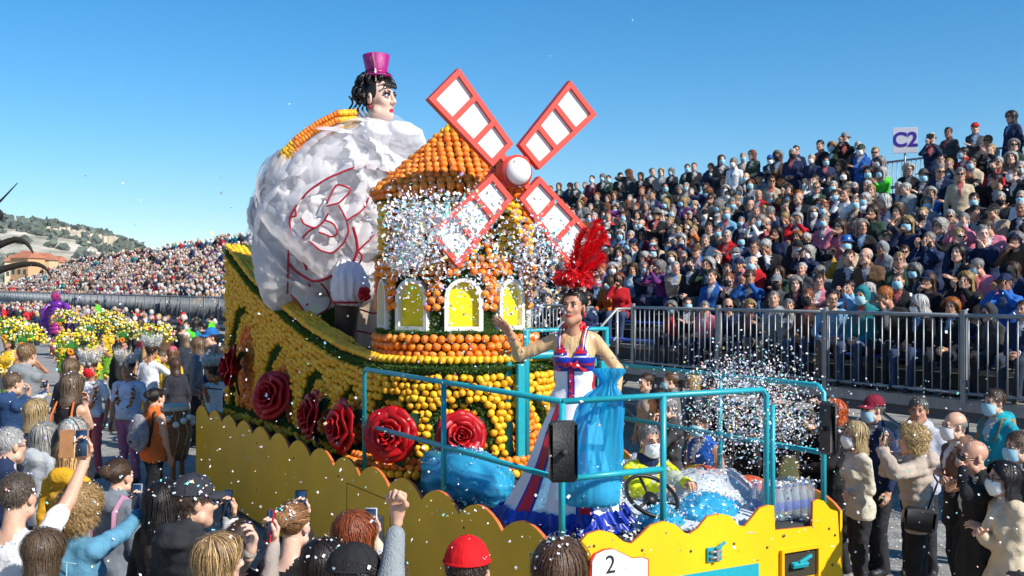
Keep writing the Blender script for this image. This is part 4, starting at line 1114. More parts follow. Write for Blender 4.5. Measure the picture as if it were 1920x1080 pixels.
# wheels under the skirt
for y in (7.4, 12.6):
    for x in (4.15, 6.0):
        w_ = MB().lathe([(.18, -.11), (.36, -.11), (.40, -.07), (.40, .07), (.36, .11), (.18, .11)], 28, M=m4(frame((0, 0, 1), (1, 0, 0)), loc((x, y, .40)))).obj('wheel', mat('tyre_rubber', (.02, .02, .02), .85), pf)
        MB().lathe([(.001, -.09), (.19, -.10), (.19, .10), (.001, .09)], 20, M=m4(frame((0, 0, 1), (1, 0, 0)), loc((x, y, .40)))).obj('rim', STEEL, w_)
# ---- cage of teal tube
XL, XR, YF, YL1, YR1, ZT, ZM = 3.90, 6.26, 6.15, 9.55, 8.75, 2.01, 1.50
cg = MB()
def bar(P, name='rail', r_=.021, n=8, par=pf): return MB().tube([loc(p) for p in P], r_, n).obj(name, TEAL, par)
bar([(XL, YL1, .98), (XL, YL1, ZT-.03), (XL, YL1-.03, ZT), (XL, YF, ZT)], 'rail'); bar([(XL, YL1, ZM), (XL, YF, ZM)], 'rail')
for y in (7.9, YF): bar([(XL, y, .98), (XL, y, ZT-.01)], 'post', .023)
bar([(XL, YF, ZT), (XR-.62, YF, ZT), (XR-.58, YF, ZT-.04), (XR-.58, YF, 1.0)], 'rail'); bar([(XL, YF, ZM), (XL+.83, YF, ZM)], 'rail')
bar([(XL+.83, YF, 1.0), (XL+.83, YF, ZT)], 'post', .023)
bar([(XR-.50, YF+.02, ZT-.12), (XR-.50, YF+.02, 1.0)], 'post', .019)
bar([(XR, 9.2, ZT), (XR, YF+.06, ZT), (XR, YF, ZT-.05), (XR, YF, .98)], 'rail'); bar([(XR, 9.2, ZM), (XR, YF, ZM)], 'rail')
for y in (7.35, 9.2): bar([(XR, y, .98), (XR, y, ZT)], 'post', .023)
# rear frame behind the dancer
YBf = 8.95
bar([(5.28, YBf, 1.0), (5.28, YBf, 2.36), (6.18, YBf, 2.36), (6.18, YBf, 1.0)], 'back_frame', .036, 8)
bar([(5.14, YBf+.1, 1.0), (5.14, YBf+.1, 2.05), (5.20, YBf+.1, 2.12), (6.02, YBf+.1, 2.12), (6.10, YBf+.1, 2.05), (6.10, YBf+.1, 1.0)], 'back_frame', .045, 8)
MB().box(loc((6.14, YBf-.03, 1.5)), (.10, .05, 1.1), bev=.006).obj('frame_plate', TEAL, pf, smooth=False)
MB().box(loc((5.20, YBf-.03, 1.5)), (.08, .05, 1.1), bev=.006).obj('frame_plate', TEAL, pf, smooth=False)
# mirrors
mk = mat('mirror_housing', (.03, .03, .032), .55, .3, 30, bump=.5, bscale=70)
for (x, y, z, rz_) in ((XL-.055, YF-.10, 1.70, -.45), (XR-.05, YF-.10, 1.70, -1.75)):
    Mr = m4(rotm('Z', rz_), loc((x, y, z)))
    q = MB().box((0, 0, 0), (.19, .07, .40), bev=.026).obj('mirror', mk, pf, M=Mr, smooth=True)
    MB().box((0, .0355, 0), (.13, .004, .35)).obj('mirror_glass', mat('mirror_glass', (.5, .55, .6), .05, metal=1.0), q, smooth=False)
    MB().lathe([(.001, 0), (.02, 0), (.02, .05), (.001, .05)], 12, M=m4(frame((0, 0, 1), (0, -1, 0)), (0, -.035, 0))).obj('mirror_knob', mk, q)
    MB().tube([(0, .03, 0), (.02, .12, 0)], .015, 8).obj('mirror_arm', mk, q)
# ------------------------------------------------------------------ windmill
WX, WY, WZ = 5.1, 10.06, 2.06
wm = thing('windmill', (WX, WY, WZ), 'round windmill covered in oranges with red and white sails on the float', 'windmill')
wl = lambda p: np.array(p, float)-np.array((WX, WY, WZ))
TW = MB().lathe([(.78, 0), (.78, .24), (.70, .24), (.70, .90), (.72, .90), (.72, 1.60), (.78, 1.60), (.80, 1.64), (.03, 2.34)], 48)
TW.obj('tower', MOSSB, wm)
fw_ = Fruits(); rr_ = np.random.default_rng(21)
def ringf(Rr, z, kind, size, off=0.0, test=None, tilt=0.0):
    n = int(2*math.pi*Rr/(size*.98))
    for k in range(n):
        a = 2*math.pi*(k+off)/n
        kd = kind if not callable(kind) else kind(a)
        if kd is None or (test and not test(a)): continue
        q = rr_.normal(0, .005, 3)
        fw_.add(kd, (WX+Rr*math.cos(a)+q[0], WY+Rr*math.sin(a)+q[1], WZ+z+q[2]), (math.cos(a)*math.cos(tilt), math.sin(a)*math.cos(tilt), math.sin(tilt)), size)
ringf(.83, .0, 'lemon', .078); 
for k in range(3): ringf(.81, .065+k*.074, 'orange', .086, .5*(k % 2))
NW = 9; A0 = math.atan2(-WY, -WX)+R(6)      # a window nearly faces the camera
def wang(a):                                  # signed angle to the nearest window centre
    t = (a-A0) % (2*math.pi/NW)
    return t if t < math.pi/NW else t-2*math.pi/NW
WH = R(14)
ztopw = lambda a: .60+.20*math.sqrt(max(0, 1-(a/WH)**2)) if abs(a) < WH else .42+.25*max(0, (WH*1.25-abs(a)))/WH*0
for k in range(9):
    z = .45+k*.066
    ringf(.785, z, 'orange', .080, .5*(k % 2), lambda a: (z > ztopw(wang(a))+.05) and (abs(wang(a)) > WH or z > .80) and z > .80-.60*max(0, (abs(wang(a))-WH*.72))/R(6))
for k in range(9):
    z = 1.04+k*.066
    def kd(a):
        t = abs(wang(a)); 
        if t < R(13): return 'lemon'
        if t < R(15): return None
        return 'orange'
    ringf(.755, z, kd, .076, .5*(k % 2))
n_r = 13
for k in range(n_r):
    f_ = k/(n_r-.2); Rr = .81*(1-f_)+.02; z = 1.66+.72*f_
    ringf(Rr, z, 'orange' if k < 11 else 'lemon', .082 if k > 1 else .088, .5*(k % 2), tilt=.85)
ringf(.80, 1.60, 'orange', .086, .2)
fw_.add('lemon', (WX, WY, WZ+2.42), (0, 0, 1), .08)
fw_.build(wm, 300, 5)
def ring_moss(Rr, z, rad, dens=700):
    t = np.linspace(0, 2*math.pi, 60); mb = MB(); moss_along(np.c_[Rr*np.cos(t), Rr*np.sin(t), np.full(60, z)], np.c_[np.cos(t), np.sin(t), 0*t], rad, mb, rm, dens); mb.obj('moss_ring', MOSS, wm, smooth=False, kind='stuff')
ring_moss(.765, .27, .032); ring_moss(.775, .985, .034); ring_moss(.775, 1.575, .035)
FRW = mat('window_frame_white', (.78, .76, .70), .5, .04); PYEL = mat('window_pane_yellow', (.86, .66, .01), .5, .05)
pw, ph_, pz = .185, .31, .285
outer = [(-pw, 0), (pw, 0), (pw, ph_)]+[(pw*math.cos(t), ph_+pw*1.05*math.sin(t)) for t in np.linspace(0, math.pi, 17)[1:-1]]+[(-pw, ph_)]
iw = .146
inner = [(-iw, .045), (iw, .045), (iw, ph_)]+[(iw*math.cos(t), ph_+iw*1.1*math.sin(t)) for t in np.linspace(0, math.pi, 17)[1:-1]]+[(-iw, ph_)]
def frame_mesh():
    b = MB(); n = len(outer); O = np.array(outer); I = np.array(inner); Z0, Z1 = 0.0, .075
    V = np.concatenate([np.c_[O, np.full(n, Z1)], np.c_[I, np.full(n, Z1)], np.c_[I, np.full(n, Z0)], np.c_[O, np.full(n, Z0)]])
    i = np.arange(n); j = (i+1) % n
    Q = np.concatenate([np.stack([a*n+i, a*n+j, (a+1)*n+j, (a+1)*n+i], 1) for a in range(3)]+[np.stack([3*n+i, 3*n+j, j, i], 1)])
    return b.add(V, Q).mesh('window_frame', [FRW], False)
fme = frame_mesh(); pme = MB().prism(inner, .01, m4(None, (0, 0, .004))).mesh('pane', [PYEL], False)
for k in range(NW):
    a = A0+k*2*math.pi/NW; nrm = np.array((math.cos(a), math.sin(a), 0)); tx = np.array((-math.sin(a), math.cos(a), 0))
    Mw = m4(np.stack([tx, (0, 0, 1), nrm], 1), nrm*.695+np.array((0, 0, pz)))
    wo = link('window', fme, wm, Mw); link('pane', pme, wo)
    a2 = a+math.pi/NW; n2 = np.array((math.cos(a2), math.sin(a2), 0)); mb = MB()
    for o_ in (-.035, .035):
        t2 = np.array((-math.sin(a2), math.cos(a2), 0))*o_
        moss_along([n2*.715+t2+np.array((0, 0, z)) for z in np.linspace(.28, .72, 6)], [n2]*6, .036, mb, rm, 900)
    mb.obj('moss_column', MOSS, wm, smooth=False, kind='stuff')
# sails
SAILR = mat('sail_red_paint', (.60, .065, .045), .45, .07, 8, spec=.4, bump=.05, bscale=20); SAILW = mat('sail_white_panel', (.82, .81, .80), .5, .03, 4)
HB = np.array((WX+.05, 8.98, 3.84))-np.array((WX, WY, WZ))
def sail():
    r0_, r1_, w0, w1, t_ = .20, 1.06, .155, .215, .05
    b = MB(); wf = lambda r_: w0+(w1-w0)*(r_-r0_)/(r1_-r0_)
    for sx in (-1, 1):
        poly = [(r0_, sx*w0), (r1_, sx*w1), (r1_, sx*(w1-t_)), (r0_, sx*(w0-t_))]
        b.prism(poly if sx < 0 else poly[::-1], .075)
    L = r1_-r0_; edges = [r0_, r0_+L*.325, r0_+L*.655, r1_]; pan = []
    for i, e in enumerate(edges):
        a_, c_ = (e, e+t_) if i == 0 else ((e-t_, e) if i == 3 else (e-t_/2, e+t_/2))
        zz = .0745
        b.prism([(a_, -wf(a_)+t_), (c_, -wf(c_)+t_), (c_, wf(c_)-t_), (a_, wf(a_)-t_)], zz)
    for i in range(3):
        a_ = edges[i]+(t_ if i == 0 else t_/2); c_ = edges[i+1]-(t_ if i == 2 else t_/2)
        pan.append(MB().prism([(a_, -wf(a_)+t_), (c_, -wf(c_)+t_), (c_, wf(c_)-t_), (a_, wf(a_)-t_)], .02, m4(None, (0, 0, .022))).mesh('sail_panel', [SAILW], False))
    b.box((.13, 0, .03), (.2, .06, .05))
    return b.mesh('sail', [SAILR], False), pan
sme, pan = sail()
base = np.stack([(1, 0, 0), (0, 0, 1), (0, -1, 0)], 1)     # local x along world x, y up, z to the front
for k in range(4):
    ang = math.pi/4+k*math.pi/2
    o = link('sail', sme, wm, m4(base@rotm('Z', ang), HB))
    for pm in pan: link('sail_panel', pm, o)
MB().lathe([(.001, -.06), (.150, -.06), (.155, .10), (.001, .10)], 28, M=m4(base, HB)).obj('hub', SAILR, wm)
MB().lathe([(.128*math.cos(t), .10+.10*math.sin(t)) for t in np.linspace(-.3, math.pi/2-.01, 12)], 28, M=m4(base, HB)).obj('hub_cap', SAILW, wm)
MB().tube([HB+np.array((0, .02, 0)), HB+np.array((-.05, .85, 0))], .06, 12).obj('axle', SAILR, wm)
# ------------------------------------------------------------------ roses
ROSE = mat('rose_red_foam', (.42, .004, .008), .42, .12, 14, spec=.35, bump=.15, bscale=30); LEAF = mat('leaf_green', (.012, .06, .025), .5, .2, 20)
def petal(r0_, r1_, h0, h1, A, curl, seed):
    r = np.random.default_rng(seed); nu, nv = 11, 9; u = np.linspace(-1, 1, nu); v = np.linspace(0, 1, nv); U, W = np.meshgrid(u, v, indexing='xy')
    wd = np.sin(np.clip(W*.62+.22, 0, 1)*math.pi/1.0*.62+.25)
    rho = r0_+(r1_-r0_)*W**1.3+curl*np.clip(W-.72, 0, 1)**1.5*3*.3; ze = h0+(h1-h0)*np.sin(W*math.pi/2)-curl*np.clip(W-.7, 0, 1)**1.4*2.2-.35*(h1-h0)*np.abs(U)**3*W
    rho = rho+.006*np.sin(U*5+seed)*W; ang = U*A*wd
    V = np.stack([rho*np.cos(ang), rho*np.sin(ang), ze+.008*np.sin(U*4+seed*2)*W], -1)
    i, j = np.meshgrid(np.arange(nv-1), np.arange(nu-1), indexing='ij'); Q = np.stack([i*nu+j, i*nu+j+1, (i+1)*nu+j+1, (i+1)*nu+j], -1).reshape(-1, 4)
    V1 = V.reshape(-1, 3); b = MB().add(V1, Q); N = vnormals(V1, Q); b2 = MB().add(np.concatenate([V1, V1+N*.006]), [Q[:, ::-1], Q+len(V1)])
    ring = [k for k in range(nu)]+[k*nu+nu-1 for k in range(1, nv)]+[(nv-1)*nu+k for k in range(nu-2, -1, -1)]+[k*nu for k in range(nv-2, 0, -1)]
    ring = np.array(ring); n = len(V1); rn = np.roll(ring, -1)
    b2.Q.append(np.stack([ring, rn, rn+n, ring+n], 1)); b2.qm.append(np.zeros(len(ring), int))
    return b2.mesh('petal', [ROSE])
LAY = [(2, .012, .020, .02, .165, 1.9, 0), (3, .025, .045, .02, .172, 1.35, .004), (4, .04, .085, .01, .168, 1.0, .012), (5, .05, .135, .0, .145, .86, .02), (5, .055, .19, -.01, .11, .86, .03), (6, .06, .235, -.02, .06, .78, .035)]
PET = [petal(a, b_, c_, d_, e_, f_, i) for i, (n_, a, b_, c_, d_, e_, f_) in enumerate(LAY)]
lf = MB(); 
def leafm():
    nv = 9; t = np.linspace(0, 1, nv); wd = .065*np.sin(t*math.pi)**.8
    V = np.stack([np.stack([t*.22, s_*wd, .02*np.abs(s_)-.05*t*t*np.ones(nv)], 1) for s_ in (-1, 0, 1)], 1).reshape(-1, 3)
    i, j = np.meshgrid(np.arange(nv-1), np.arange(2), indexing='ij'); Q = np.stack([i*3+j, (i+1)*3+j, (i+1)*3+j+1, i*3+j+1], -1).reshape(-1, 4)
    b = MB().add(V, Q); N = vnormals(V, Q); return b.add(V-N*.004, Q[:, ::-1]).mesh('leaf', [LEAF])
LFM = leafm()
ROSES = [(px(440, 688, 14.15), (-.95, .3, .1), 'at the tall rear end of the float', 1.25), (px(512, 742, 12.85), (-.85, -.45, .25), 'under the second arch from the rear', 1.22), (px(588, 778, 11.65), (-.95, .15, .15), 'between two arches near the middle', 1.12), (px(646, 800, 10.85), (-1, -.02, .05), 'just behind the corner post of the teal cage', 1.15), (px(733, 815, 10.05), (-.72, -.72, .1), 'full bloom where the hull begins to curve', 1.08), (px(864, 818, 9.78), (-.36, -.95, .18), 'on the rounded bow below the windmill', .95)]
for k, (p, n_, w_, sc) in enumerate(ROSES):
    n_ = np.array(n_)/np.linalg.norm(n_); F = frame((0, 0, 1), n_); F = np.stack([np.cross((0, 0, 1), n_), np.zeros(3), n_], 1)
    x_ = F[:, 0]/np.linalg.norm(F[:, 0]); F = np.stack([x_, np.cross(n_, x_), n_], 1)
    t = thing('rose', (0, 0, 0), 'giant red foam rose '+w_, 'rose', 0, 'giant red roses on the float'); t.matrix_basis = Matrix(m4(F, np.array(p)-n_*.02, sc).tolist())
    r = np.random.default_rng(k)
    for i, L in enumerate(LAY):
        off = r.uniform(0, 6)
        for j in range(L[0]): link('petal', PET[i], t, m4(rotm('Z', off+j*2*math.pi/L[0]+r.normal(0, .08)), (0, 0, 0)))
    for j in range(3): link('leaf', LFM, t, m4(rotm('Z', j*2.1+.6+r.normal(0, .3)), (.06*math.cos(j*2.1+.6), .06*math.sin(j*2.1+.6), -.02), 1.05))
    MB().lathe([(.001, -.06), (.05, -.03), (.06, .02), (.03, .05)], 12).obj('calyx', LEAF, t)
# ------------------------------------------------------------------ giant can-can figure
DC = np.array(px(632, 400, 13.15)); DR = np.array((1.02, .72, 1.16))
cr_, cf_ = np.array((CT, -ST, 0)), np.array((ST, CT, 0))          # picture right and depth directions as world vectors
DM = np.stack([cr_, cf_, (0, 0, 1)], 1)
dl = thing('can_can_figure', (DC[0], DC[1], 2.4), 'giant can-can dancer figure with raised white tulle skirt and magenta top hat', 'figure')
D0 = np.array((DC[0], DC[1], 2.4)); dloc = lambda p: np.asarray(p, float)-D0
def tulle(name, col, a, rough=.9):
    m = bpy.data.materials.new(name); m.use_nodes = True; n = m.node_tree.nodes; l = m.node_tree.links; n.remove(n['Principled BSDF']); o = n['Material Output']
    d = n.new('ShaderNodeBsdfDiffuse'); d.inputs[0].default_value = (*col, 1); t = n.new('ShaderNodeBsdfTranslucent'); t.inputs[0].default_value = (*col, 1); tr = n.new('ShaderNodeBsdfTransparent')
    m1 = n.new('ShaderNodeMixShader'); m1.inputs[0].default_value = .45; l.new(d.outputs[0], m1.inputs[1]); l.new(t.outputs[0], m1.inputs[2])
    m2 = n.new('ShaderNodeMixShader'); m2.inputs[0].default_value = 1-a; l.new(m1.outputs[0], m2.inputs[1]); l.new(tr.outputs[0], m2.inputs[2]); l.new(m2.outputs[0], o.inputs[0])
    return m
TUL = tulle('white_tulle', (.88, .87, .89), .70); VEIL = tulle('sheer_tulle', (.88, .87, .90), .13); TUL2 = tulle('white_satin', (.88, .86, .88), 1.0)
PIPE = mat('piping_red', (.38, .012, .03), .5, .1)
# outline of the skirt seen from the street: half-width by height, in picture pixels
def sk_pt(th, ph, k=1.0, rg=1.0):
    """superellipsoid skirt point, th azimuth (0 = picture right, -90 = towards the street), ph elevation"""
    q = np.stack([np.cos(ph)*np.cos(th), np.cos(ph)*np.sin(th), np.sin(ph)], -1)
    z = q[..., 2]; sh = np.where(z < 0, .10*z, -.0*z)
    P = q*DR*k; P[..., 0] += np.where(z > 0, .40*z*z, .10*z*z); 
    P[..., 0] *= np.where(z < -.2, 1-.28*(-z-.2), 1.0)
    return P
def skirt_noise(P):
    q = P.reshape(-1, 3); o = np.zeros(len(q))
    for f_, a_, sd_ in ((4, .045, 3), (8, .045, 9), (15, .022, 13), (28, .011, 17), (60, .006, 23)): o += a_*(1-2*np.abs(np.tanh(1.3*wob(q+.05*np.c_[wob(q, 9, sd_+50), wob(q, 9, sd_+51), wob(q, 9, sd_+52)], f_, sd_, 7))))
    return o.reshape(P.shape[:-1])
b = MB(); n1, n2 = 230, 150
TH_, PH_ = np.meshgrid(np.linspace(0, 2*math.pi, n1+1)[:-1], np.linspace(-1.35, 1.54, n2), indexing='ij')
P = sk_pt(TH_, PH_, .90); nn = P/np.linalg.norm(P, axis=-1)[..., None]
P = P+nn*(skirt_noise(P)+.03*np.sin(TH_*17+3*np.sin(PH_*3))*np.clip(.6-PH_, .1, 1))[..., None]
i, j = np.meshgrid(np.arange(n1), np.arange(n2-1), indexing='ij'); i2 = (i+1) % n1
V = dloc(DC+P.reshape(-1, 3)@DM.T)
b.add(V, np.stack([i*n2+j, i2*n2+j, i2*n2+j+1, i*n2+j+1], -1).reshape(-1, 4)); b.obj('skirt', TUL2, dl)
# ruffles: gathered wavy strips laid over the skirt
rk = np.random.default_rng(31)
for k in range(220):
    th0 = rk.uniform(0, 2*math.pi); ph0 = math.asin(rk.uniform(-.85, .98)); L = rk.uniform(.6, 1.5); dr = rk.uniform(0, math.pi); hgt = rk.uniform(.12, .26); seg = 50; fq = rk.uniform(9, 17); phs = rk.uniform(0, 6)
    az_ = (th0+math.pi) % (2*math.pi)-math.pi
    if ph0 < .25 and -2.0 < az_ < -.45: continue
    t = np.linspace(-.5, .5, seg); rows = []
    thp = th0+t*L*math.cos(dr)/max(.35, math.cos(ph0)); php = np.clip(ph0+t*L*math.sin(dr)*.9, -1.2, 1.5); base_ = sk_pt(thp, php, .92)
    nn = base_/np.linalg.norm(base_, axis=-1)[..., None]; tg = np.gradient(base_, axis=0); tg /= np.linalg.norm(tg, axis=1)[:, None]+1e-9; sd_ = np.cross(nn, tg)
    lean = rk.uniform(.9, 1.7)*rk.choice([-1, 1]); env = np.sin((t+.5)*math.pi)**.4
    for q in range(7):
        f_ = q/6; amp = .032*f_**1.1
        rows.append(base_+nn*(env*hgt*math.sin(f_*2.4)*.42-.02)[:, None]+sd_*(amp*np.sin(t*L*fq*3+phs)+.4*amp*np.sin(t*L*fq*6.1+phs*2)+lean*hgt*f_**1.2*env)[:, None]+tg*(.5*amp*np.cos(t*L*fq*3+phs))[:, None])
    V = np.stack(rows, 1).reshape(-1, 3); i, j = np.meshgrid(np.arange(seg-1), np.arange(6), indexing='ij')
    MB().add(dloc(DC+V@DM.T), np.stack([i*7+j, (i+1)*7+j, (i+1)*7+j+1, i*7+j+1], -1).reshape(-1, 4)).obj('ruffle', TUL, dl)
for k_, sd0 in ((.97, 61), (1.02, 63)):      # sheer outer layers
    n1, n2 = 160, 110; TH_, PH_ = np.meshgrid(np.linspace(0, 2*math.pi, n1+1)[:-1], np.linspace(-1.15, 1.54, n2), indexing='ij'); P = sk_pt(TH_, PH_, k_); nn = P/np.linalg.norm(P, axis=-1)[..., None]; q_ = P.reshape(-1, 3)
    P = P+nn*(.055*wob(q_, 5, sd0, 7)+.035*wob(q_, 11, sd0+9, 7)+.02*wob(q_, 24, sd0+5, 7)).reshape(n1, n2)[..., None]
    i, j = np.meshgrid(np.arange(n1), np.arange(n2-1), indexing='ij'); i2 = (i+1) % n1; Q = np.stack([i*n2+j, i2*n2+j, i2*n2+j+1, i*n2+j+1], -1).reshape(-1, 4)
    az_ = (TH_+math.pi) % (2*math.pi)-math.pi; open_ = ((PH_ < .30) & (az_ > -2.05) & (az_ < -.45)).ravel(); Q = Q[~open_[Q].any(1)]
    MB().add(dloc(DC+P.reshape(-1, 3)@DM.T), Q).obj('tulle_layer', VEIL, dl)
# crumpled tulle puffs at the shoulder and along the hanging left edge
for (u0, v0, ru, rv, dd, sd2) in ((520, 500, 42, 75, 13.0, 1), (745, 262, 50, 32, 13.0, 2), (505, 470, 30, 60, 13.1, 7), (700, 262, 46, 34, 12.9, 9)):
    c_ = np.array(px(u0, v0, dd)); s_ = dd/FPX; a = ICO(4); e0 = a[0]*np.array((ru*s_, .35, rv*s_)); Vv = e0*(1+1.6*skirt_noise(e0))[:, None]
    MB().add(dloc(c_+Vv@DM.T), a[1]).obj('tulle_puff', TUL, dl)
def on_skirt(u, v, lift=.10):
    # march from the street side: nearest skirt shell point in that direction of the place
    o_ = np.array((0, 0, HC)); d_ = np.array(px(u, v, 1.0))-o_; best = None
    for s_ in np.linspace(11.8, 13.6, 90):
        q = (o_+d_*s_-DC)@DM; z = q[2]/(DR[2]*.9)
        qx = q[0]; 
        if z < -.2: qx = qx/(1-.28*(-z-.2))
        qx -= (.40*z*z if z > 0 else .10*z*z)*.9
        if (qx/(DR[0]*.9))**2+(q[1]/(DR[1]*.9))**2+z*z < 1.06: return o_+d_*(s_-lift)
    return o_+d_*12.75
LINES = [[(312, 1060), (314, 1000), (316, 880), (326, 800), (320, 740), (345, 690), (400, 630), (490, 565), (560, 535), (640, 522), (700, 515), (725, 535), (735, 560)],
 [(315, 930), (350, 970), (420, 1005), (480, 998), (540, 965), (590, 925), (610, 880), (602, 820), (590, 775)], [(320, 740), (350, 735), (345, 690)],
 [(370, 740), (380, 768), (430, 780), (470, 752), (486, 720)], [(405, 838), (450, 880), (500, 886), (550, 850), (572, 800), (562, 742), (530, 690)], [(362, 845), (400, 800), (430, 775)],
 [(565, 750), (610, 725), (640, 690), (655, 655)], [(445, 800), (500, 825), (526, 800), (512, 770), (470, 750)], [(478, 690), (530, 682), (588, 612), (520, 596), (478, 680)], [(395, 960), (375, 920), (405, 885), (390, 960)], [(610, 880), (630, 905), (600, 960), (570, 945)], [(610, 880), (655, 840), (680, 800)]]
LINES += [[((400+x/3.375-400)*2.25, (440+y/3.375-80)*2.25) for x, y in q] for q in ([(490, 380), (540, 440), (590, 500), (585, 550)], [(600, 310), (640, 380), (590, 440)], [(680, 310), (720, 360), (745, 410), (720, 480), (640, 525), (570, 535)])]
for L in LINES:
    pts = [on_skirt(400+x/2.25, 80+y/2.25) for x, y in L]
    P = np.array(pts); t = np.linspace(0, len(P)-1, len(P)*6); P = np.stack([np.interp(t, np.arange(len(P)), P[:, k]) for k in range(3)], 1)
    for _ in range(3): P[1:-1] = (P[:-2]+2*P[1:-1]+P[2:])/4
    P = P+np.c_[0*t, 0*t, .010*np.sin(t*2.3)]
    MB().tube(dloc(P), .017 if L is LINES[1] else .0115, 6).obj('red_piping', PIPE, dl)
    # cloth edge standing up along the piping
    nn = (P-DC)@DM; nn /= np.linalg.norm(nn, axis=1)[:, None]; nn = nn@DM.T
    Vv = np.stack([P-nn*.14+np.c_[.05*np.sin(t*1.1), 0*t, .09*np.sin(t*1.7)+.10], P-nn*.05+np.c_[0*t, 0*t, .06+.03*np.sin(t*1.7)], P], 1).reshape(-1, 3); m_ = len(P); i, j = np.meshgrid(np.arange(m_-1), np.arange(2), indexing='ij')
    MB().add(dloc(Vv), np.stack([i*3+j, (i+1)*3+j, (i+1)*3+j+1, i*3+j+1], -1).reshape(-1, 4)).obj('petticoat_edge', TUL, dl)
# petticoat panel hanging behind the leg, bloomers and leg
STOCK = mat('dark_stocking', (.05, .028, .02), .5, .15); SAT = mat('bloomer_satin', (.78, .73, .78), .5, .05, bump=.4, bscale=14)
c1 = np.array(px(690, 590, 13.0)); n1, n2 = 24, 10
a = np.linspace(-1, 1, n1); t = np.linspace(0, 1, n2); A_, T_ = np.meshgrid(a, t, indexing='ij')
V = np.stack([.30*A_+.05*np.sin(A_*9)*T_, .10+.10*np.cos(A_*8)*T_, .62-1.02*T_], -1).reshape(-1, 3); V[:, 0] *= (1+.35*np.tile(t, n1))
i, j = np.meshgrid(np.arange(n1-1), np.arange(n2-1), indexing='ij')
MB().add(dloc(c1+V@DM.T), np.stack([i*n2+j, (i+1)*n2+j, (i+1)*n2+j+1, i*n2+j+1], -1).reshape(-1, 4)).obj('petticoat', tulle('peach_petticoat', (.75, .60, .50), 1.0), dl)
for zz, sw_ in ((.30, .04), (.05, .06), (-.2, .05)):
    MB().tube(dloc(c1+np.stack([.33*np.linspace(-1, 1, 20), .02+0*np.linspace(0, 1, 20), zz+.09*np.linspace(-1, 1, 20)+sw_*np.sin(np.linspace(0, 7, 20))], 1)@DM.T), .011, 6).obj('red_piping', PIPE, dl)
leg = np.array([px(652, 560, 12.55), px(650, 585, 12.55), px(648, 615, 12.55), px(645, 645, 12.55), px(643, 668, 12.55)])
MB().tube(dloc(leg), [.15, .135, .122, .105, .085], 16).obj('leg', STOCK, dl)
bl_ = np.array([px(655, 490, 12.7), px(655, 510, 12.6), px(655, 535, 12.5), px(653, 560, 12.5), px(652, 573, 12.5)])
tb = np.linspace(0, 4, 30); blP = np.stack([np.interp(tb, np.arange(5), bl_[:, k]) for k in range(3)], 1); bb = MB().tube(dloc(blP), np.interp(tb, np.arange(5), [.10, .17, .21, .19, .14]), 72); ba_ = np.arange(len(bb.V[0])); ang_ = (ba_ % 72)*2*math.pi/72; cen = dloc(blP)[np.minimum(ba_//72, 29)]; bb.V[0] = cen+(bb.V[0]-cen)*(1+.07*np.sin(ang_*13+1.5*np.sin(ba_//72*.3))+.04*np.sin(ang_*29+2))[:, None]+.02*wob(bb.V[0], 14, 5)[:, None]*np.array((1, 1, 0)); bb.obj('bloomers', SAT, dl)
tt = np.linspace(0, 6.283, 25)[:-1]; cb = np.array(px(652, 567, 12.5))
MB().tube(dloc(cb+np.stack([.165*np.cos(tt), .165*np.sin(tt), 0*tt+.008*np.sin(tt*12)], 1)@DM.T), .014, 6, closed=True).obj('garter', PIPE, dl)
gr = np.array(px(684, 551, 12.35))
for k in range(9):
    q = gr+np.array((.05*math.cos(k*.7), 0, .05*math.sin(k*.7)))*(k > 0)
    MB().ell(dloc(q), (.045, .03, .035), 10, 6, M=rotm('Z', k)).obj('garter_bow', ROSE, dl)
# fruit covered arm and bodice line behind the skirt
fa = Fruits(); armP = np.array([px(668, 226, 12.9), px(635, 228, 12.85), px(598, 246, 12.85), px(562, 270, 12.85), px(532, 300, 12.9), px(515, 340, 13.1)])
MB().tube(dloc(armP), [.08, .09, .085, .075, .07, .06], 12).obj('arm', MOSSB, dl)
ta = np.linspace(0, 5, 34)
for k in range(7):
    for q_, t_ in enumerate(ta):
        c_ = np.array([np.interp(t_+.07*(k % 2), np.arange(6), armP[:, i]) for i in range(3)]); rad = np.interp(t_, np.arange(6), [.10, .11, .105, .095, .09, .08]); al = k*2*math.pi/7
        o_ = (cr_*0+cf_*math.cos(al)*-1+np.array((0, 0, 1))*math.sin(al)); fa.add('orange' if 5 < q_ < 22 else 'lemon', c_+o_*rad, o_, .08)
MB().tube(dloc([px(708, 236, 13.15), px(706, 270, 13.2), px(700, 330, 13.2)]), [.10, .20, .22], 14).obj('bodice', MOSSB, dl)
for k in range(26):
    al = k*2*math.pi/13; fa.add('lemon' if k % 2 else 'orange', np.array(px(700, 228+5*(k//13), 13.05))+cr_*.15*math.cos(al)-cf_*.13*math.sin(al), (-cf_[0]*math.sin(al), -cf_[1]*math.sin(al), .5), .07)
fa.build(dl, 300, 8)
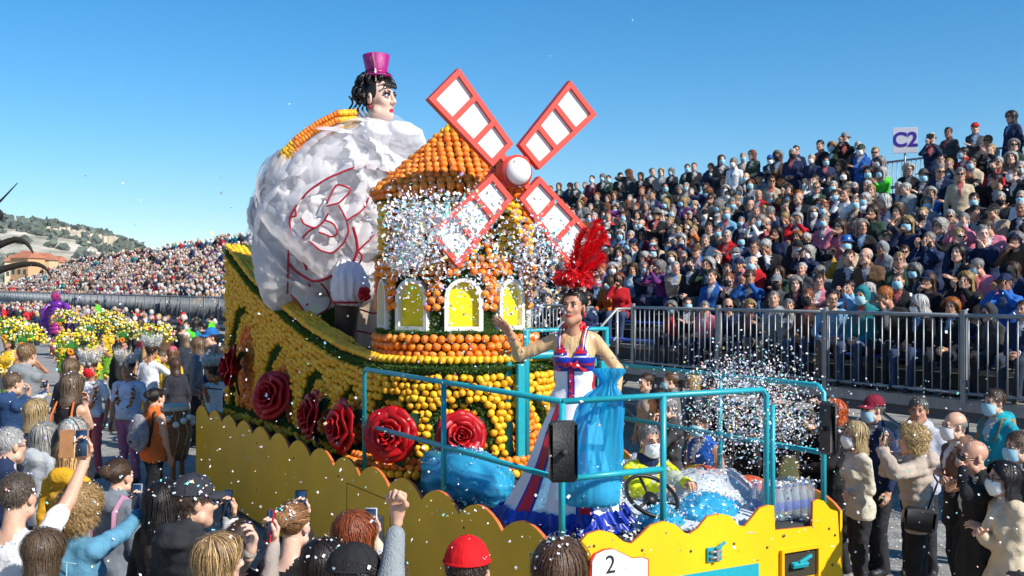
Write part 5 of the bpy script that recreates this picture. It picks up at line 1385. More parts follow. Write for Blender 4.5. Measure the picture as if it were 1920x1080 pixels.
# head, hair, hat
HS = 2.08; hpos = np.array(px(710, 188, 13.0)); fdir = np.array((.52, -.85, .04)); HF = frame(fdir, (0, 0, 1)); HMd = m4(HF, dloc(hpos), HS)
dsk = mat('doll_skin', (.72, .46, .36), .32, .03, 10, spec=.5, sss=.1); hd = make_head(1, 0, .0042)
ob = hd.mesh('head', [dsk, dsk, dsk, dsk, LIPR, mat('doll_eye', (.8, .8, .8), .2), mat('doll_iris', (.02, .06, .10), .15), mat('doll_brow', (.015, .012, .012), .6), dsk])
hdo = link('head', ob, dl, HMd)
SHAD = mat('eye_shadow', (.06, .055, .07), .6, .2)
for sx in (-1, 1):
    MB().tube([(sx*.052, .072, .022), (sx*.040, .0895, .0265), (sx*.026, .0925, .0255), (sx*.014, .088, .018)], [.0035, .0065, .0065, .003], 8, flat=.8).obj('eye_shadow', SHAD, hdo)
    for k in range(7): MB().tube([(sx*(.020+.005*k), .0925-.0004*k*k, .018), (sx*(.021+.0062*k), .104-.0006*k*k, .026+.0005*k)], [.0012, .0003], 4).obj('eyelash', SHAD, hdo)
    MB().tube([(sx*.05, .076, .001), (sx*.033, .0885, -.003), (sx*.018, .087, .003)], .0016, 5).obj('eye_liner', SHAD, hdo)
    MB().lathe([(.001, 0), (.01, .004), (.01, .016), (.001, .02)], 10, M=m4(None, (sx*.084, .0, -.06))).obj('earring', ROSE, hdo)
BLK = mat('black_curls', (.008, .008, .009), .38, .2, spec=.5)
rc_ = np.random.default_rng(12)
MB().ell((0, -.03, .045), (.087, .098, .09), 20, 14).obj('hair_base', BLK, hdo)
for k in range(130):
    z = rc_.uniform(-.35, 1); az = rc_.uniform(-math.pi, math.pi)
    q = np.array((math.sqrt(1-z*z)*math.sin(az), math.sqrt(1-z*z)*math.cos(az), z)); p_ = np.array((0, -.022, .045))+q*np.array((.09, .10, .095))
    if q[1] > .3 and p_[2] < .088: continue
    if abs(az) < .7 and p_[2] < .1: continue
    t = np.linspace(0, 2*math.pi*2.1, 26); rr0 = rc_.uniform(.014, .026); Fq = frame(np.cross(q, (0, 0, 1))+1e-3, q)
    cv = np.stack([rr0*(1-t/20)*np.cos(t), .018*t/13-.009, rr0*(1-t/20)*np.sin(t)], 1)@Fq.T+p_+q*.012
    MB().tube(cv, np.interp(t, [0, 6, 13], [.0045, .0075, .003]), 6).obj('curl', BLK, hdo)
for sx in (-1, 1):
    for k in range(5):
        t = np.linspace(0, 9, 30); cv = np.stack([sx*(.083+.004*k)+.011*np.cos(t), -.01-.028*k+.011*np.sin(t), .02-.0145*t], 1); MB().tube(cv, .006, 6).obj('curl', BLK, hdo)
for k in range(6):       # loose kiss curls
    t = np.linspace(0, 7, 22); MB().tube(np.stack([-.02+.02*k-.03+.012*np.cos(t), .075+.008*np.sin(t)*0+.006*t*.3, .09-.004*t+.008*np.sin(t)], 1), .005, 6).obj('curl', BLK, hdo)
MAG = mat('hat_magenta', (.34, .006, .17), .35, .15, 90, spec=.5, bump=.6, bscale=160)
ht = MB().lathe([(.001, 0), (.095, 0), (.106, .004), (.106, .012), (.066, .016), (.068, .03), (.090, .150), (.086, .153), (.080, .140), (.001, .138)], 40)
hto = ht.obj('top_hat', MAG, hdo, M=m4(rotm('Y', -.03), (0, -.01, .125), .86))
MB().lathe([(.0665, .017), (.070, .018), (.0745, .048), (.0715, .048)], 40).obj('hat_band', mat('hat_band', (.30, .005, .12), .4), hto)
for k, (ln_, bx_, by_, col) in enumerate(((.13, .035, .01, (.22, .12, .08)), (.11, .055, .02, (.35, .10, .22)), (.09, .045, -.005, (.3, .2, .15)))):
    fe = MB(); t = np.linspace(0, 1, 14); ax = np.stack([.055+bx_*t+.01*t*t, .03+by_*t, .02+ln_*t], 1); fe.tube(ax, .0016, 5)
    for i_ in range(2, 13):
        for s_ in (-1, 1):
            for dq in (0, .5):
                a_ = ax[i_]+(ax[min(13, i_+1)]-ax[i_])*dq; fe.add([a_, a_+np.array((s_*.012, .004, .012)), a_+np.array((s_*.010, .002, .016))], np.array([(0, 1, 2)]))
    fe.obj('hat_feather', mat('feather_%d' % k, col, .8), hto)
for k in range(6): MB().tube([(.058, .03, .03), (.066+.008*math.cos(k), .04, .03+.02*math.sin(k*1.1)), (.07, .045, -.01-.006*k)], .003, 5).obj('hat_bow', SAILW, hto)
# ------------------------------------------------------------------ people standing around the float
CONF = mat('confetti_paper', (.80, .80, .82), .7, .05, tint=True)
CCOL = np.array([(1, 1, 1)]*9+[(.95, .95, 1), (.9, .93, 1), (.85, .9, 1), (.75, .85, 1), (.35, .85, 1), (.3, .9, .75), (1, .55, .35), (.75, .55, 1), (1, .9, .4)])
def flakes(P, size, r, N=None, stretch=1.0):
    n = len(P); a = r.normal(size=(n, 3)) if N is None else np.cross(N, r.normal(size=(n, 3)))
    a /= np.linalg.norm(a, axis=1)[:, None]+1e-9
    b_ = np.cross(a, r.normal(size=(n, 3))) if N is None else np.cross(N, a); b_ /= np.linalg.norm(b_, axis=1)[:, None]+1e-9
    s = (size*r.uniform(.4, 1.55, n))[:, None]; c_ = np.cross(a, b_)*s*.25
    V = np.stack([P-a*s*stretch-b_*s*.7, P+a*s*stretch-b_*s*.7+c_, P+a*s*stretch+b_*s*.7, P-a*s*stretch+b_*s*.7+c_], 1).reshape(-1, 3)
    return V, np.arange(4*n).reshape(-1, 4), np.repeat(CCOL[r.integers(0, len(CCOL), n)], 4, 0)
def litter(root, n, seed, parts=('hair', 'body', 'cap', 'hat')):
    r = np.random.default_rng(seed); Ps = []; Ns = []
    for c in root.children:
        if c.name.split('.')[0] not in parts: continue
        m = len(c.data.vertices); v = np.empty(m*3, np.float32); c.data.vertices.foreach_get('co', v); v = v.reshape(-1, 3)
        nn = np.empty(m*3, np.float32); c.data.vertices.foreach_get('normal', nn); nn = nn.reshape(-1, 3)
        M = np.array(c.matrix_basis); v = xf(M, v); nn = nn@M[:3, :3].T; nn /= np.linalg.norm(nn, axis=1)[:, None]+1e-9
        k = (nn[:, 2] > .05) & (v[:, 2] > .95); Ps.append(v[k]); Ns.append(nn[k])
    if not Ps: return
    P = np.concatenate(Ps); N = np.concatenate(Ns)
    if len(P) == 0: return
    w_ = np.clip(N[:, 2], .05, 1)*(1+3*(P[:, 2] > 1.45)); i = r.choice(len(P), n, p=w_/w_.sum())
    V, Q, t = flakes(P[i]+N[i]*.012, .0062, r, N[i]+r.normal(size=(n, 3))*.3)
    MB().add(V, Q, 0, t*.99).obj('confetti', CONF, root, smooth=False, kind='stuff')
PK = [0]
def FP(u, v, H, al, label, top, bottom=(.025, .026, .03), d=None, hair='short', hc=(.03, .02, .015), hands=None, z0=0.0, group=None, conf=0, hq=True, h=.017, X=None, **kw):
    """stand a person so that the top of the head shows at (u,v)"""
    if d is None: d = FPX*(HC-H-z0)/(v-HORV)
    else: H = HC-(v-HORV)/FPX*d-z0
    p = px(u, v, d); sc = H/1.775; rz = -TH+R(al)
    pose = {k[2:]: w_ for k, w_ in kw.items() if k.startswith('p_')}; kw = {k: w_ for k, w_ in kw.items() if not k.startswith('p_')}
    base = Matrix.Translation((p.x, p.y, z0)) @ Matrix.Rotation(rz, 4, 'Z') @ Matrix.Scale(sc, 4); inv = base.inverted()
    for key, (hu, hv, dd) in (hands or {}).items():
        q = inv @ px(hu, hv, d+dd); pose['h'+key] = tuple(q)
    if hq is True and d > 8.3: hq = 2
    if d > 17: h = .034
    elif d > 13: h = .030
    elif d > 9.9: h = .025
    else: h = .0165 if h < .0145 else .021
    PK[0] += 1
    root, HM, hm = person((p.x, p.y, z0), rz, 'unique_%d' % PK[0], pose, top, bottom, hair=hair, haircol=hc, label=label, group=group, scale=sc, h=h, hq=hq, **kw)
    if conf: litter(root, conf, PK[0])
    return root, hm, base
def hold_phone(root, M, base, label, case=BLACKPL, roll=0, sz=(.075, .155, .009)):
    W = base @ Matrix(np.array(M).tolist())
    loc_ = W @ Matrix.Translation((-.005, .095, -.038)) @ Matrix.Rotation(math.pi, 4, 'Y') @ Matrix.Rotation(roll, 4, 'Z')
    l_, q_, _ = loc_.decompose(); return phone_at(root, Matrix.LocRotScale(l_, q_, None), label, case, sz=sz)
UP = dict(p_dR=(-.1, .2, 1), p_nR=(0, -1, .15), p_kR='grip'); UPL = dict(p_dL=(.1, .2, 1), p_nL=(0, -1, .15), p_kL='grip')
WHITE = (.72, .72, .74); DEN = (.10, .27, .40); BLK_ = (.018, .018, .020); NAVY = (.018, .03, .075); TAUPE = (.33, .28, .25); GREYL = (.38, .40, .43)
G1 = 'spectators in the street crowd before the float'
# ---- near crowd, lower left
r_, hm, bs = FP(22, 878, 1.78, -12, 'cropped man in white T-shirt with black strap raising his arm', WHITE, hair='crop', hc=(.10, .075, .055), p_out='tee', p_sleeve='short', hands={'R': (186, 812, .45)}, conf=8, group=G1, p_pR=(.9, -.1, -.4), h=.013, **UP)
wl_ = hold_phone(r_, hm['R'], bs, 'phone in an open brown leather flip case held up high', mat('brown_leather', (.32, .15, .06), .6, .2), sz=(.08, .16, .014))
MB().box((-.083, 0, 0), (.08, .16, .008), bev=.002).obj('flip_cover', mat('brown_leather', (.32, .15, .06)), wl_, M=m4(rotm('Y', .35), (0, 0, 0)), smooth=False)
t = np.linspace(0, 1, 14); MB().tube(np.c_[-.10+.25*t, -.135-.02*np.sin(t*3.14), 1.46-.55*t], .022, 6, flat=.25).obj('shoulder_strap', mat('strap_black', (.012, .012, .013), .6), r_)
r_, hm, bs = FP(140, 905, 1.66, -28, 'curly blonde woman in pale blue denim jacket with sunglasses on head', DEN, (.04, .06, .12), hair='curly', hc=(.40, .25, .10), p_fem=1, p_out='jacket', hands={'R': (262, 960, .42)}, conf=55, group=G1, skin=4, h=.013, **UP)
hold_phone(r_, hm['R'], bs, 'phone in clear case held up by the denim jacket woman', mat('clear_case', (.35, .37, .42), .2))
o = addpart('sunglasses', 'gs', lambda: make_glasses(True), r_, Matrix(BODIES['unique_%d' % PK[0]][1].tolist()) @ Matrix.Translation((0, -.02, .085)) @ Matrix.Rotation(-.5, 4, 'X') @ Matrix.Scale(1.12, 4), GLASSK)
SEAM = mat('denim_seam', (.22, .38, .48), .8)
for q in ([(-.15, -.118, 1.33), (0, -.140, 1.335), (.15, -.118, 1.33)], [(-.09, -.135, 1.33), (-.075, -.125, 1.05)], [(.09, -.135, 1.33), (.075, -.125, 1.05)]): MB().tube(q, .0045, 5).obj('seam', SEAM, r_)
r_, hm, bs = FP(126, 816, 1.62, -8, 'girl with long blonde hair, white cap and mustard top', (.62, .33, .02), hair='long', hc=(.42, .26, .11), p_fem=1, p_out='hoodie', p_hood=1, hat='cap', hatcol=(.75, .75, .77), conf=40, group=G1, skin=4, hairtex=.2)
r_, hm, bs = FP(215, 856, 1.60, -25, 'woman with brown bun, grey hooded jacket and pink rucksack straps', (.15, .17, .20), hair='bun', hc=(.075, .04, .022), p_fem=1, p_out='hoodie', p_hood=1, conf=14, group=G1)
for sx in (-1, 1): MB().tube([(sx*.11, -.13, 1.15), (sx*.115, -.12, 1.38), (sx*.11, -.03, 1.475), (sx*.105, .1, 1.40)], .028, 6, flat=.3).obj('rucksack_strap', mat('strap_pink', (.42, .20, .30), .8), r_)
r_, hm, bs = FP(348, 886, 1.78, -38, 'bearded man in charcoal mesh cap and black quilted puffer jacket', (.024, .026, .030), hair='short', hc=(.07, .045, .03), p_out='puffer', p_hood=1, hat='cap', hatcol=(.030, .032, .042), hands={'R': (432, 978, .30)}, conf=90, group=G1, p_hyaw=-25, h=.013, **UP)
hold_phone(r_, hm['R'], bs, 'black phone with blue picture held by the capped man')
r_, hm, bs = FP(392, 990, 1.66, -55, 'woman with streaked blonde bob and taupe knit sleeves', TAUPE, hair='bob', hc=(.30, .19, .085), hairtex=.3, p_fem=1, p_out='sweater', hands={'R': (512, 1022, .25), 'L': (470, 1035, .20)}, conf=6, group=G1, skin=4, h=.013, **UP, **UPL)
hold_phone(r_, hm['R'], bs, 'red cased phone held in two hands by the streaked blonde', mat('phone_red', (.55, .015, .02), .35))
r_, hm, bs = FP(542, 936, 1.64, -22, 'woman with clipped up auburn hair and black off shoulder top', BLK_, hair='bun', hc=(.26, .125, .05), hairtex=.2, p_fem=1, p_out='tee', p_sleeve='long', hands={'R': (568, 975, .38)}, conf=80, group=G1, skin=4, h=.013, **UP)
hold_phone(r_, hm['R'], bs, 'black phone held up by the auburn haired woman')
r_, hm, bs = FP(655, 952, 1.62, -25, 'woman with loose copper red hair in cream jacket', (.55, .48, .36), hair='wavy', hc=(.27, .065, .02), p_fem=1, p_out='jacket', hands={'R': (700, 1010, .30)}, conf=10, group=G1, h=.013, **UP)
hold_phone(r_, hm['R'], bs, 'small white phone held up by the copper haired woman', mat('phone_white', (.6, .6, .62), .3))
r_, hm, bs = FP(648, 1016, 1.74, -42, 'man in black cap and cream gilet punching a grey sleeved fist up', (.58, .51, .40), hair='short', hc=(.02, .015, .012), p_out='hoodie', p_hood=1, p_vneck=0, p_sleevelab=8, accent=mat('grey_knit', (.25, .28, .30), .9, .15, 60, bump=.8, bscale=120), hat='cap', hatcol=(.018, .018, .020), conf=10, group=G1, p_hyaw=-30, h=.012, hands={'R': (748, 948, .12)}, p_dR=(0, .05, 1), p_nR=(.3, -1, 0), p_kR='fist', p_pR=(1, -.2, -.2))
if False: r_, hm, bs = FP(800, 1106, 1.62, -10, 'person in grey ribbed sweater punching a bare fist into the air', (.25, .28, .30), d=4.15, hair='short', hc=(.04, .03, .02), p_out='sweater', hands={'R': (742, 905, .05)}, p_dR=(0, .05, 1), p_nR=(.3, -1, 0), p_kR='fist', p_pR=(1, -.2, -.2), conf=4, group=G1, h=.012)
r_, hm, bs = FP(872, 1004, 1.76, -8, 'person in bright red baseball cap seen from behind', (.05, .055, .07), hair='crop', hc=(.05, .03, .02), p_out='jacket', hat='cap', hatcol=(.62, .010, .014), conf=14, group=G1, h=.013)
r_, hm, bs = FP(1045, 1002, 1.70, -15, 'woman with long brown hair full of confetti near the number sign', (.03, .03, .035), hair='long', hc=(.115, .062, .035), p_fem=1, p_out='jacket', conf=110, group=G1, h=.013)
FP(296, 896, 1.63, -30, 'woman with straight black hair and a blue mask under her chin', (.04, .03, .03), hair='long', hc=(.015, .011, .010), p_fem=1, conf=12, group=G1)
FP(440, 968, 1.68, -35, 'man in brown leather jacket with cream fleece collar', (.075, .035, .022), hair='short', hc=(.05, .03, .02), p_out='hoodie', p_hood=1, d=6.1, conf=10, group=G1, accent=cloth((.55, .46, .30)))
FP(598, 1004, 1.60, -20, 'woman in black sequinned top with dark hair', (.012, .012, .016), hair='bob', hc=(.02, .014, .012), p_fem=1, p_out='tee', conf=60, group=G1)
FP(722, 1030, 1.62, -15, 'person in cream hooded jacket with hood folded down', (.60, .54, .44), hair='short', hc=(.10, .06, .035), p_out='hoodie', p_hood=1, conf=10, group=G1)
FP(70, 985, 1.60, -20, 'child in grey knitted top below the denim jacket', (.30, .29, .30), hair='bob', hc=(.11, .07, .04), p_fem=1, d=5.6, conf=6, group=G1)
# ---- left edge, second line
FP(6, 794, 1.78, -40, 'white haired man with glasses at the edge of the crowd', NAVY, hair='crop', hc=(.42, .41, .40), glasses='g', conf=18, group=G1)
FP(76, 786, 1.66, -35, 'grey haired woman in light grey hooded fleece', GREYL, hair='bob', hc=(.30, .29, .27), p_fem=1, p_out='hoodie', p_hood=1, conf=25, group=G1)
FP(130, 778, 1.70, -22, 'silver haired woman with hair band beside the fleece', (.02, .022, .03), hair='bob', hc=(.40, .38, .36), p_fem=1, p_out='puffer', conf=45, group=G1)
PLAT = mat('step_concrete', (.35, .34, .33), .9, .2, 3)
# raised pavement where the next people stand
a_, b_ = px(-60, 800, 14.5), px(180, 800, 9.9)
pv = thing('pavement_step', (-2.2, 11.6, 0), 'low grey concrete step under the spectators at the kerb', 'step', -TH)
MB().box((0, 0, .10), (5.2, 4.4, .20), bev=.02).obj('slab', PLAT, pv, smooth=False)
for k in range(5): MB().box((-2.08+1.04*k, -2.26, .09), (1.0, .14, .19), bev=.012).obj('kerb_stone', mat('kerb_stone', (.42, .41, .39), .9, .2, 4), pv, smooth=False)
r_, hm, bs = FP(16, 692, 1.78, -42, 'man in navy hoodie with snowflake print filming with raised arms', (.022, .055, .14), d=11.6, z0=.2, hair='crop', hc=(.14, .09, .055), hands={'R': (88, 736, .42), 'L': (52, 742, .42)}, p_out='hoodie', p_hood=1, conf=12, group=G1, **UP, **UPL)
hold_phone(r_, hm['R'], bs, 'black phone held sideways by the man in navy hoodie', roll=math.pi/2)
r_, hm, bs = FP(129, 694, 1.66, -18, 'woman with brown bob and black vest with orange piping', (.02, .02, .021), d=11.0, z0=.2, hair='bob', hc=(.15, .10, .065), p_fem=1, p_out='tee', p_sleeve='none', conf=28, group=G1, hands={'R': (160, 760, .3)}, **UP)
for sx in (-1, 1): MB().tube([(sx*.12, -.135, 1.05), (sx*.125, -.125, 1.30), (sx*.10, -.05, 1.46)], .010, 6).obj('piping', mat('piping_orange', (.70, .14, .02), .7), r_)
r_, hm, bs = FP(44, 638, 1.70, -20, 'fair haired boy in pale grey rain jacket', (.22, .24, .26), d=13.2, z0=.2, hair='short', hc=(.22, .13, .06), p_out='hoodie', p_hood=1, group=G1, hands={'R': (60, 690, .35), 'L': (40, 690, .35)}, **UP)
FP(128, 668, 1.62, -15, 'woman with fawn hair and dark scarf behind the grey jacket', (.03, .03, .035), d=14.2, z0=.15, hair='bob', hc=(.18, .12, .07), p_fem=1, group=G1)
FP(60, 742, 1.55, -30, 'blonde child squeezed between two adults', (.05, .06, .09), d=10.6, hair='bob', hc=(.38, .27, .13), p_fem=1, group=G1, conf=6)
# ---- marshal with rucksack
r_, hm, bs = FP(287, 724, 1.62, -35, 'woman in orange vest with patterned grey rucksack walking beside the float', (.62, .13, .025), (.014, .014, .016), hair='bun', hc=(.02, .015, .012), p_fem=1, p_out='jacket', p_sleeve='none', p_stride=.12, hands={'R': (320, 868, .1)})
ARMB = mat('sleeve_black', (.02, .02, .022), .8)
bp = thing('rucksack', (0, 0, 0), 'grey and pink patterned rucksack on the orange vest', 'rucksack'); bp.matrix_basis = bs @ Matrix.Translation((-.02, -.20, 1.20))
pm = mat('rucksack_print', (.22, .22, .25), .8, .5, 22); MB().ell((0, 0, 0), (.165, .10, .24), 20, 14).obj('pack', pm, bp)
MB().ell((0, -.075, -.07), (.125, .05, .11), 16, 10).obj('front_pocket', pm, bp); MB().box((0, -.123, -.10), (.06, .004, .03)).obj('label_patch', mat('patch_black', (.02, .02, .02)), bp, smooth=False)
for sx in (-1, 1): MB().tube([(sx*.09, .08, -.18), (sx*.12, .12, .1), (sx*.10, .16, .25), (sx*.09, .26, .23)], .022, 6, flat=.35).obj('strap', ARMB, bp)
MB().tube([(-.03, .02, .235), (0, .0, .27), (.03, .02, .235)], .008, 6).obj('grab_loop', ARMB, bp)
# ---- right hand spectators
G2 = 'spectators between the float and the stand'
r_, hm, bs = FP(1612, 783, 1.62, 98, 'blonde woman in cream sweater with white mask and hands folded', (.52, .48, .40), hair='bob', hc=(.45, .33, .16), mask='w', p_fem=1, p_out='sweater', hands={'R': (1590, 925, -.1), 'L': (1600, 930, .1)}, conf=20, group=G2, h=.014)
r_, hm, bs = FP(1646, 737, 1.74, 110, 'man in maroon cap and blue mask behind the blonde woman', NAVY, hair='crop', hc=(.2, .19, .18), mask='b', hat='cap', hatcol=(.20, .015, .035), conf=16, group=G2)
r_, hm, bs = FP(1724, 736, 1.76, 152, 'grinning grey haired man in pale hoodie with camera strap', (.40, .42, .50), hair='short', hc=(.12, .115, .11), p_out='hoodie', p_hood=1, p_smile=1, skin=2, hands={'R': (1690, 850, -.2), 'L': (1735, 855, -.2)}, conf=30, group=G2)
text_obj('chest_print', 'New York', .05, r_, m4(frame((0, 0, 1), (0, 1, 0)), (0, .163, 1.22)), mat('print_navy', (.02, .03, .09), .8), .001)
r_, hm, bs = FP(1722, 790, 1.66, 72, 'curly blonde woman in beige quilted jacket taking a photo', (.40, .33, .27), (.018, .018, .02), hair='curly', hc=(.48, .33, .15), p_fem=1, p_out='puffer', p_hood=1, hands={'L': (1655, 842, -.1), 'R': (1665, 848, .15)}, conf=75, group=G2, h=.014, **UPL, **UP)
hold_phone(r_, hm['L'], bs, 'phone in green case held up by the curly blonde', mat('case_green', (.10, .16, .11), .5))
MB().tube([(.12, -.02, 1.46), (.0, -.16, 1.25), (-.2, -.06, 1.02)], .010, 6).obj('bag_strap', ARMB, r_)
MB().box((-.245, .0, .96), (.09, .26, .20), M=rotm('X', .12), bev=.025).obj('shoulder_bag', mat('bag_black', (.015, .015, .016), .5), r_)
FP(1800, 764, 1.72, 100, 'bald man in white mask, brown gilet and white hood', (.15, .085, .06), hair='fringe', hc=(.3, .28, .26), mask='w', p_out='hoodie', p_hood=1, accent=cloth((.62, .62, .62)), hands={'R': (1770, 900, -.1), 'L': (1775, 890, .1)}, conf=8, group=G2)
FP(1838, 816, 1.70, 98, 'laughing bald man in sunglasses and black coat', BLK_, hair=None, glasses='s', p_out='coat', p_long=.35, p_smile=1, skin=1, hands={'L': (1806, 880, -.1), 'R': (1782, 925, .05)}, p_kL='fist', conf=40, group=G2, h=.014)
FP(1872, 722, 1.80, 112, 'tall man in turquoise hoodie with blue mask and tan straps', (.012, .30, .37), hair='short', hc=(.07, .045, .03), mask='b', p_out='hoodie', p_hood=1, conf=14, group=G2, h=.014)
for sx in (-1, 1): MB().tube([(sx*.12, -.14, 1.2), (sx*.115, -.08, 1.44), (sx*.11, .06, 1.46), (sx*.11, .16, 1.25)], .022, 6, flat=.35).obj('rucksack_strap', mat('strap_tan', (.34, .19, .08), .8), C.objects[[o.name for o in C.objects if o.name.startswith('person')][-1]] if False else bpy.data.objects[max((o.name for o in bpy.data.objects if o.name.startswith('person')), key=lambda n: int(n[7:] or 0) if n[7:].isdigit() or n == 'person' else 0)])
FP(1893, 856, 1.60, 95, 'dark haired woman in beige blazer and white mask holding a tablet', (.56, .46, .33), hair='bob', hc=(.012, .010, .010), mask='w', glasses='g', p_fem=1, p_out='coat', p_long=.15, hands={'R': (1838, 1000, -.1), 'L': (1845, 995, .1)}, conf=18, group=G2, h=.014)
FP(1921, 800, 1.68, 100, 'masked person with brown hair and dark coat beside the turquoise hoodie', (.03, .025, .03), hair='short', hc=(.1, .06, .04), mask='b', group=G2)
r_, hm, bs = FP(1572, 742, 1.68, 75, 'woman with flame red wavy hair and long black coat', BLK_, d=10.6, hair='wavy', hc=(.50, .085, .008), mask='b', p_fem=1, p_out='coat', p_long=.4, hands={'L': (1505, 880, -.1), 'R': (1530, 755, .1)}, conf=20, group=G2)
ob_ = thing('shoulder_bag', (0, 0, 0), 'olive canvas bag hanging beside the red haired woman', 'bag'); pb = px(1478, 905, 10.5); ob_.matrix_basis = Matrix.Translation(pb)
b = MB(); zz = np.linspace(-.25, .25, 8); b.lathe([(.001, -.26)]+[(.20-.10*(z_+.25)/.5+.02*math.sin(z_*20), z_) for z_ in zz]+[(.09, .26), (.001, .25)], 18); b.V[0][:, 1] *= .5; b.obj('sack', mat('olive_canvas', (.075, .08, .035), .9, .2, 8), ob_)
MB().tube([(-.08, 0, .25), (-.03, 0, .55), (.03, 0, .55), (.08, 0, .25)], .012, 6).obj('strap', mat('strap_black', (.012, .012, .013)), ob_)
FP(1216, 696, 1.64, 120, 'young brunette in beige coat with blue mask under her chin', (.36, .30, .25), hair='bun', hc=(.05, .025, .015), p_fem=1, group=G2)
FP(1262, 694, 1.64, 100, 'woman with high ponytail behind the grey haired couple', (.16, .15, .15), hair='pony', hc=(.16, .085, .04), mask='b', p_fem=1, group=G2)
FP(1304, 696, 1.62, 85, 'woman with tousled yellow blonde hair behind the cage', (.05, .06, .09), hair='bob', hc=(.45, .29, .10), p_fem=1, group=G2)
r_, hm, bs = FP(1262, 736, 1.70, 100, 'grey haired man with red glasses filming with a phone', (.05, .05, .055), d=11.4, hair='short', hc=(.28, .27, .26), glasses='g', group=G2, hands={'L': (1228, 800, -.1)}, conf=20, **UPL)
FP(1242, 722, 1.66, 95, 'person in black beret beside the brunette', BLK_, d=12.2, hair='bob', hc=(.02, .015, .012), hat='flatcap', hatcol=(.012, .012, .012), p_fem=1, group=G2)
r_, hm, bs = FP(1322, 762, 1.74, 125, 'masked man in black jacket with bright blue vest', (.02, .10, .42), d=10.2, hair='short', hc=(.012, .01, .01), mask='b', skin=2, p_out='hoodie', p_sleeve='none', group=G2, conf=60)
DK = [(1368, 738, 'dark coated man directly behind the confetti burst', 'short', 1, 14.0), (1402, 748, 'black jacketed woman half hidden by flying confetti', 'bob', 3, 11.0), (1442, 736, 'dark haired man with tan face behind the burst', 'short', 2, 10.9), (1482, 752, 'woman in black scarf turning from the confetti', 'bob', 1, 10.8), (1524, 760, 'black clad man beside the oval mirror', 'short', 0, 11.2), (1345, 700, 'man in black beanie close to the railing', 'short', 1, 13.0), (1470, 712, 'tall man in dark raincoat near the stand edge', 'short', 1, 12.2)]
for k, (u, v, lb, hr, sk, d) in enumerate(DK): FP(u, v, 1.7, 90+14*(k % 3), lb, [(.014, .014, .016), (.02, .02, .022), (.022, .018, .018)][k % 3], d=d, hair=hr, hc=(.02, .014, .01), skin=sk % 5, hat='beanie' if 'beanie' in lb else None, hatcol=(.012, .012, .013), p_fem=int('woman' in lb), group=G2, conf=40, hq=False)
# ---- driver
HIV = (.62, .68, .02); dp = px(1212, 792, 9.0); DS = .96
r_, HMx, hm = person((dp.x, dp.y, .36), R(180-8), 'driver', dict(sit=1, out='jacket', hR=(.13, .47, .90), hL=(-.10, .52, .92), kR='grip', kL='grip', dR=(-.2, 1, .2), dL=(.2, 1, .2), nR=(0, 0, -1), nL=(0, 0, -1)), HIV, (.02, .03, .09), 1, 'crop', (.25, .24, .23), mask='w', label='grey haired driver in yellow high visibility jacket and white mask at the wheel', h=.014, scale=DS)
litter(r_, 25, 900)
NV = mat('navy_cuff', (.015, .025, .09), .8); 
SILV = mat('reflective_tape', (.55, .57, .58), .3, .05, metal=.4)
for z_ in (.80, .98):
    t = np.linspace(0, 6.283, 30)[:-1]; MB().tube(np.c_[.195*np.cos(t), .148*np.sin(t)-.0+.03*(z_-.53), z_+0*t], .016, 6, closed=True, flat=1.0).obj('reflective_band', SILV, r_)
MB().lathe([(.085, 1.02), (.098, 1.05), (.088, 1.12), (.075, 1.13)], 20).obj('navy_collar', NV, r_, M=m4(None, (0, .02, -.02)))
FP_DONE = True
# ------------------------------------------------------------------ hero dancer
HP = px(1078, 985, 8.15); HZ = 1.0
hero_pose = dict(fem=1, out='dress', sleeve='long', bottom='trousers', fold=.002, smile=1, hyaw=-8, hpitch=9, hL=(-.33, .10, 1.02), hR=(.42, .26, 1.42), kR='open', nR=(-.2, .4, -1), dR=(.55, .3, .7), kL='grip', dL=(-.1, .5, -.8), nL=(1, 0, 0), pR=(1, -.2, -.7), stance=.05, twist=8)
NUDE = mat('nude_lycra', (.60, .39, .20), .35, .15, 7, spec=.5, bump=.8, bscale=9, aniso=(3, 3, .8))
if 'hero' not in BODIES:
    hb, hMh, hhm = make_body(hero_pose, .0125, 77); BODIES['hero'] = (hb.mesh('person_body', [None]*NSLOT), hMh, hhm)
WSAT = mat('costume_white', (.82, .80, .85), .45, .04, 6, bump=.2, bscale=10); CRED = mat('costume_red', (.55, .008, .02), .3, .1, 60, spec=.5); CBLU = mat('costume_blue', (.008, .03, .36), .3, .15, 30, spec=.5)
hero, HMh, hhm = person((HP.x, HP.y, HZ), -TH+R(165), 'hero', hero_pose, NUDE, WSAT, 2, 'bun', (.012, .01, .009), label='smiling dancer in red, white and blue costume throwing confetti from the float', lips=LIPR, hq=True, scale=1.0)
hV, hT, hQ, htm, hqm, _ = hb.arrays()
def shell(mask_v, off, m, name):
    """a garment piece: body faces whose corners all satisfy the mask, lifted off the body"""
    N = vnormals(hV, hQ); k = mask_v[hQ].all(1); q = hQ[k]
    ids, inv = np.unique(q, return_inverse=True); V = hV[ids]+N[ids]*off; Vb = hV[ids]+N[ids]*.001
    q = inv.reshape(-1, 4); return MB().add(V, q).obj(name, m, hero)
x_, y_, z_ = hV.T; tor = (np.abs(x_) < .19) & (np.abs(y_) < .24)
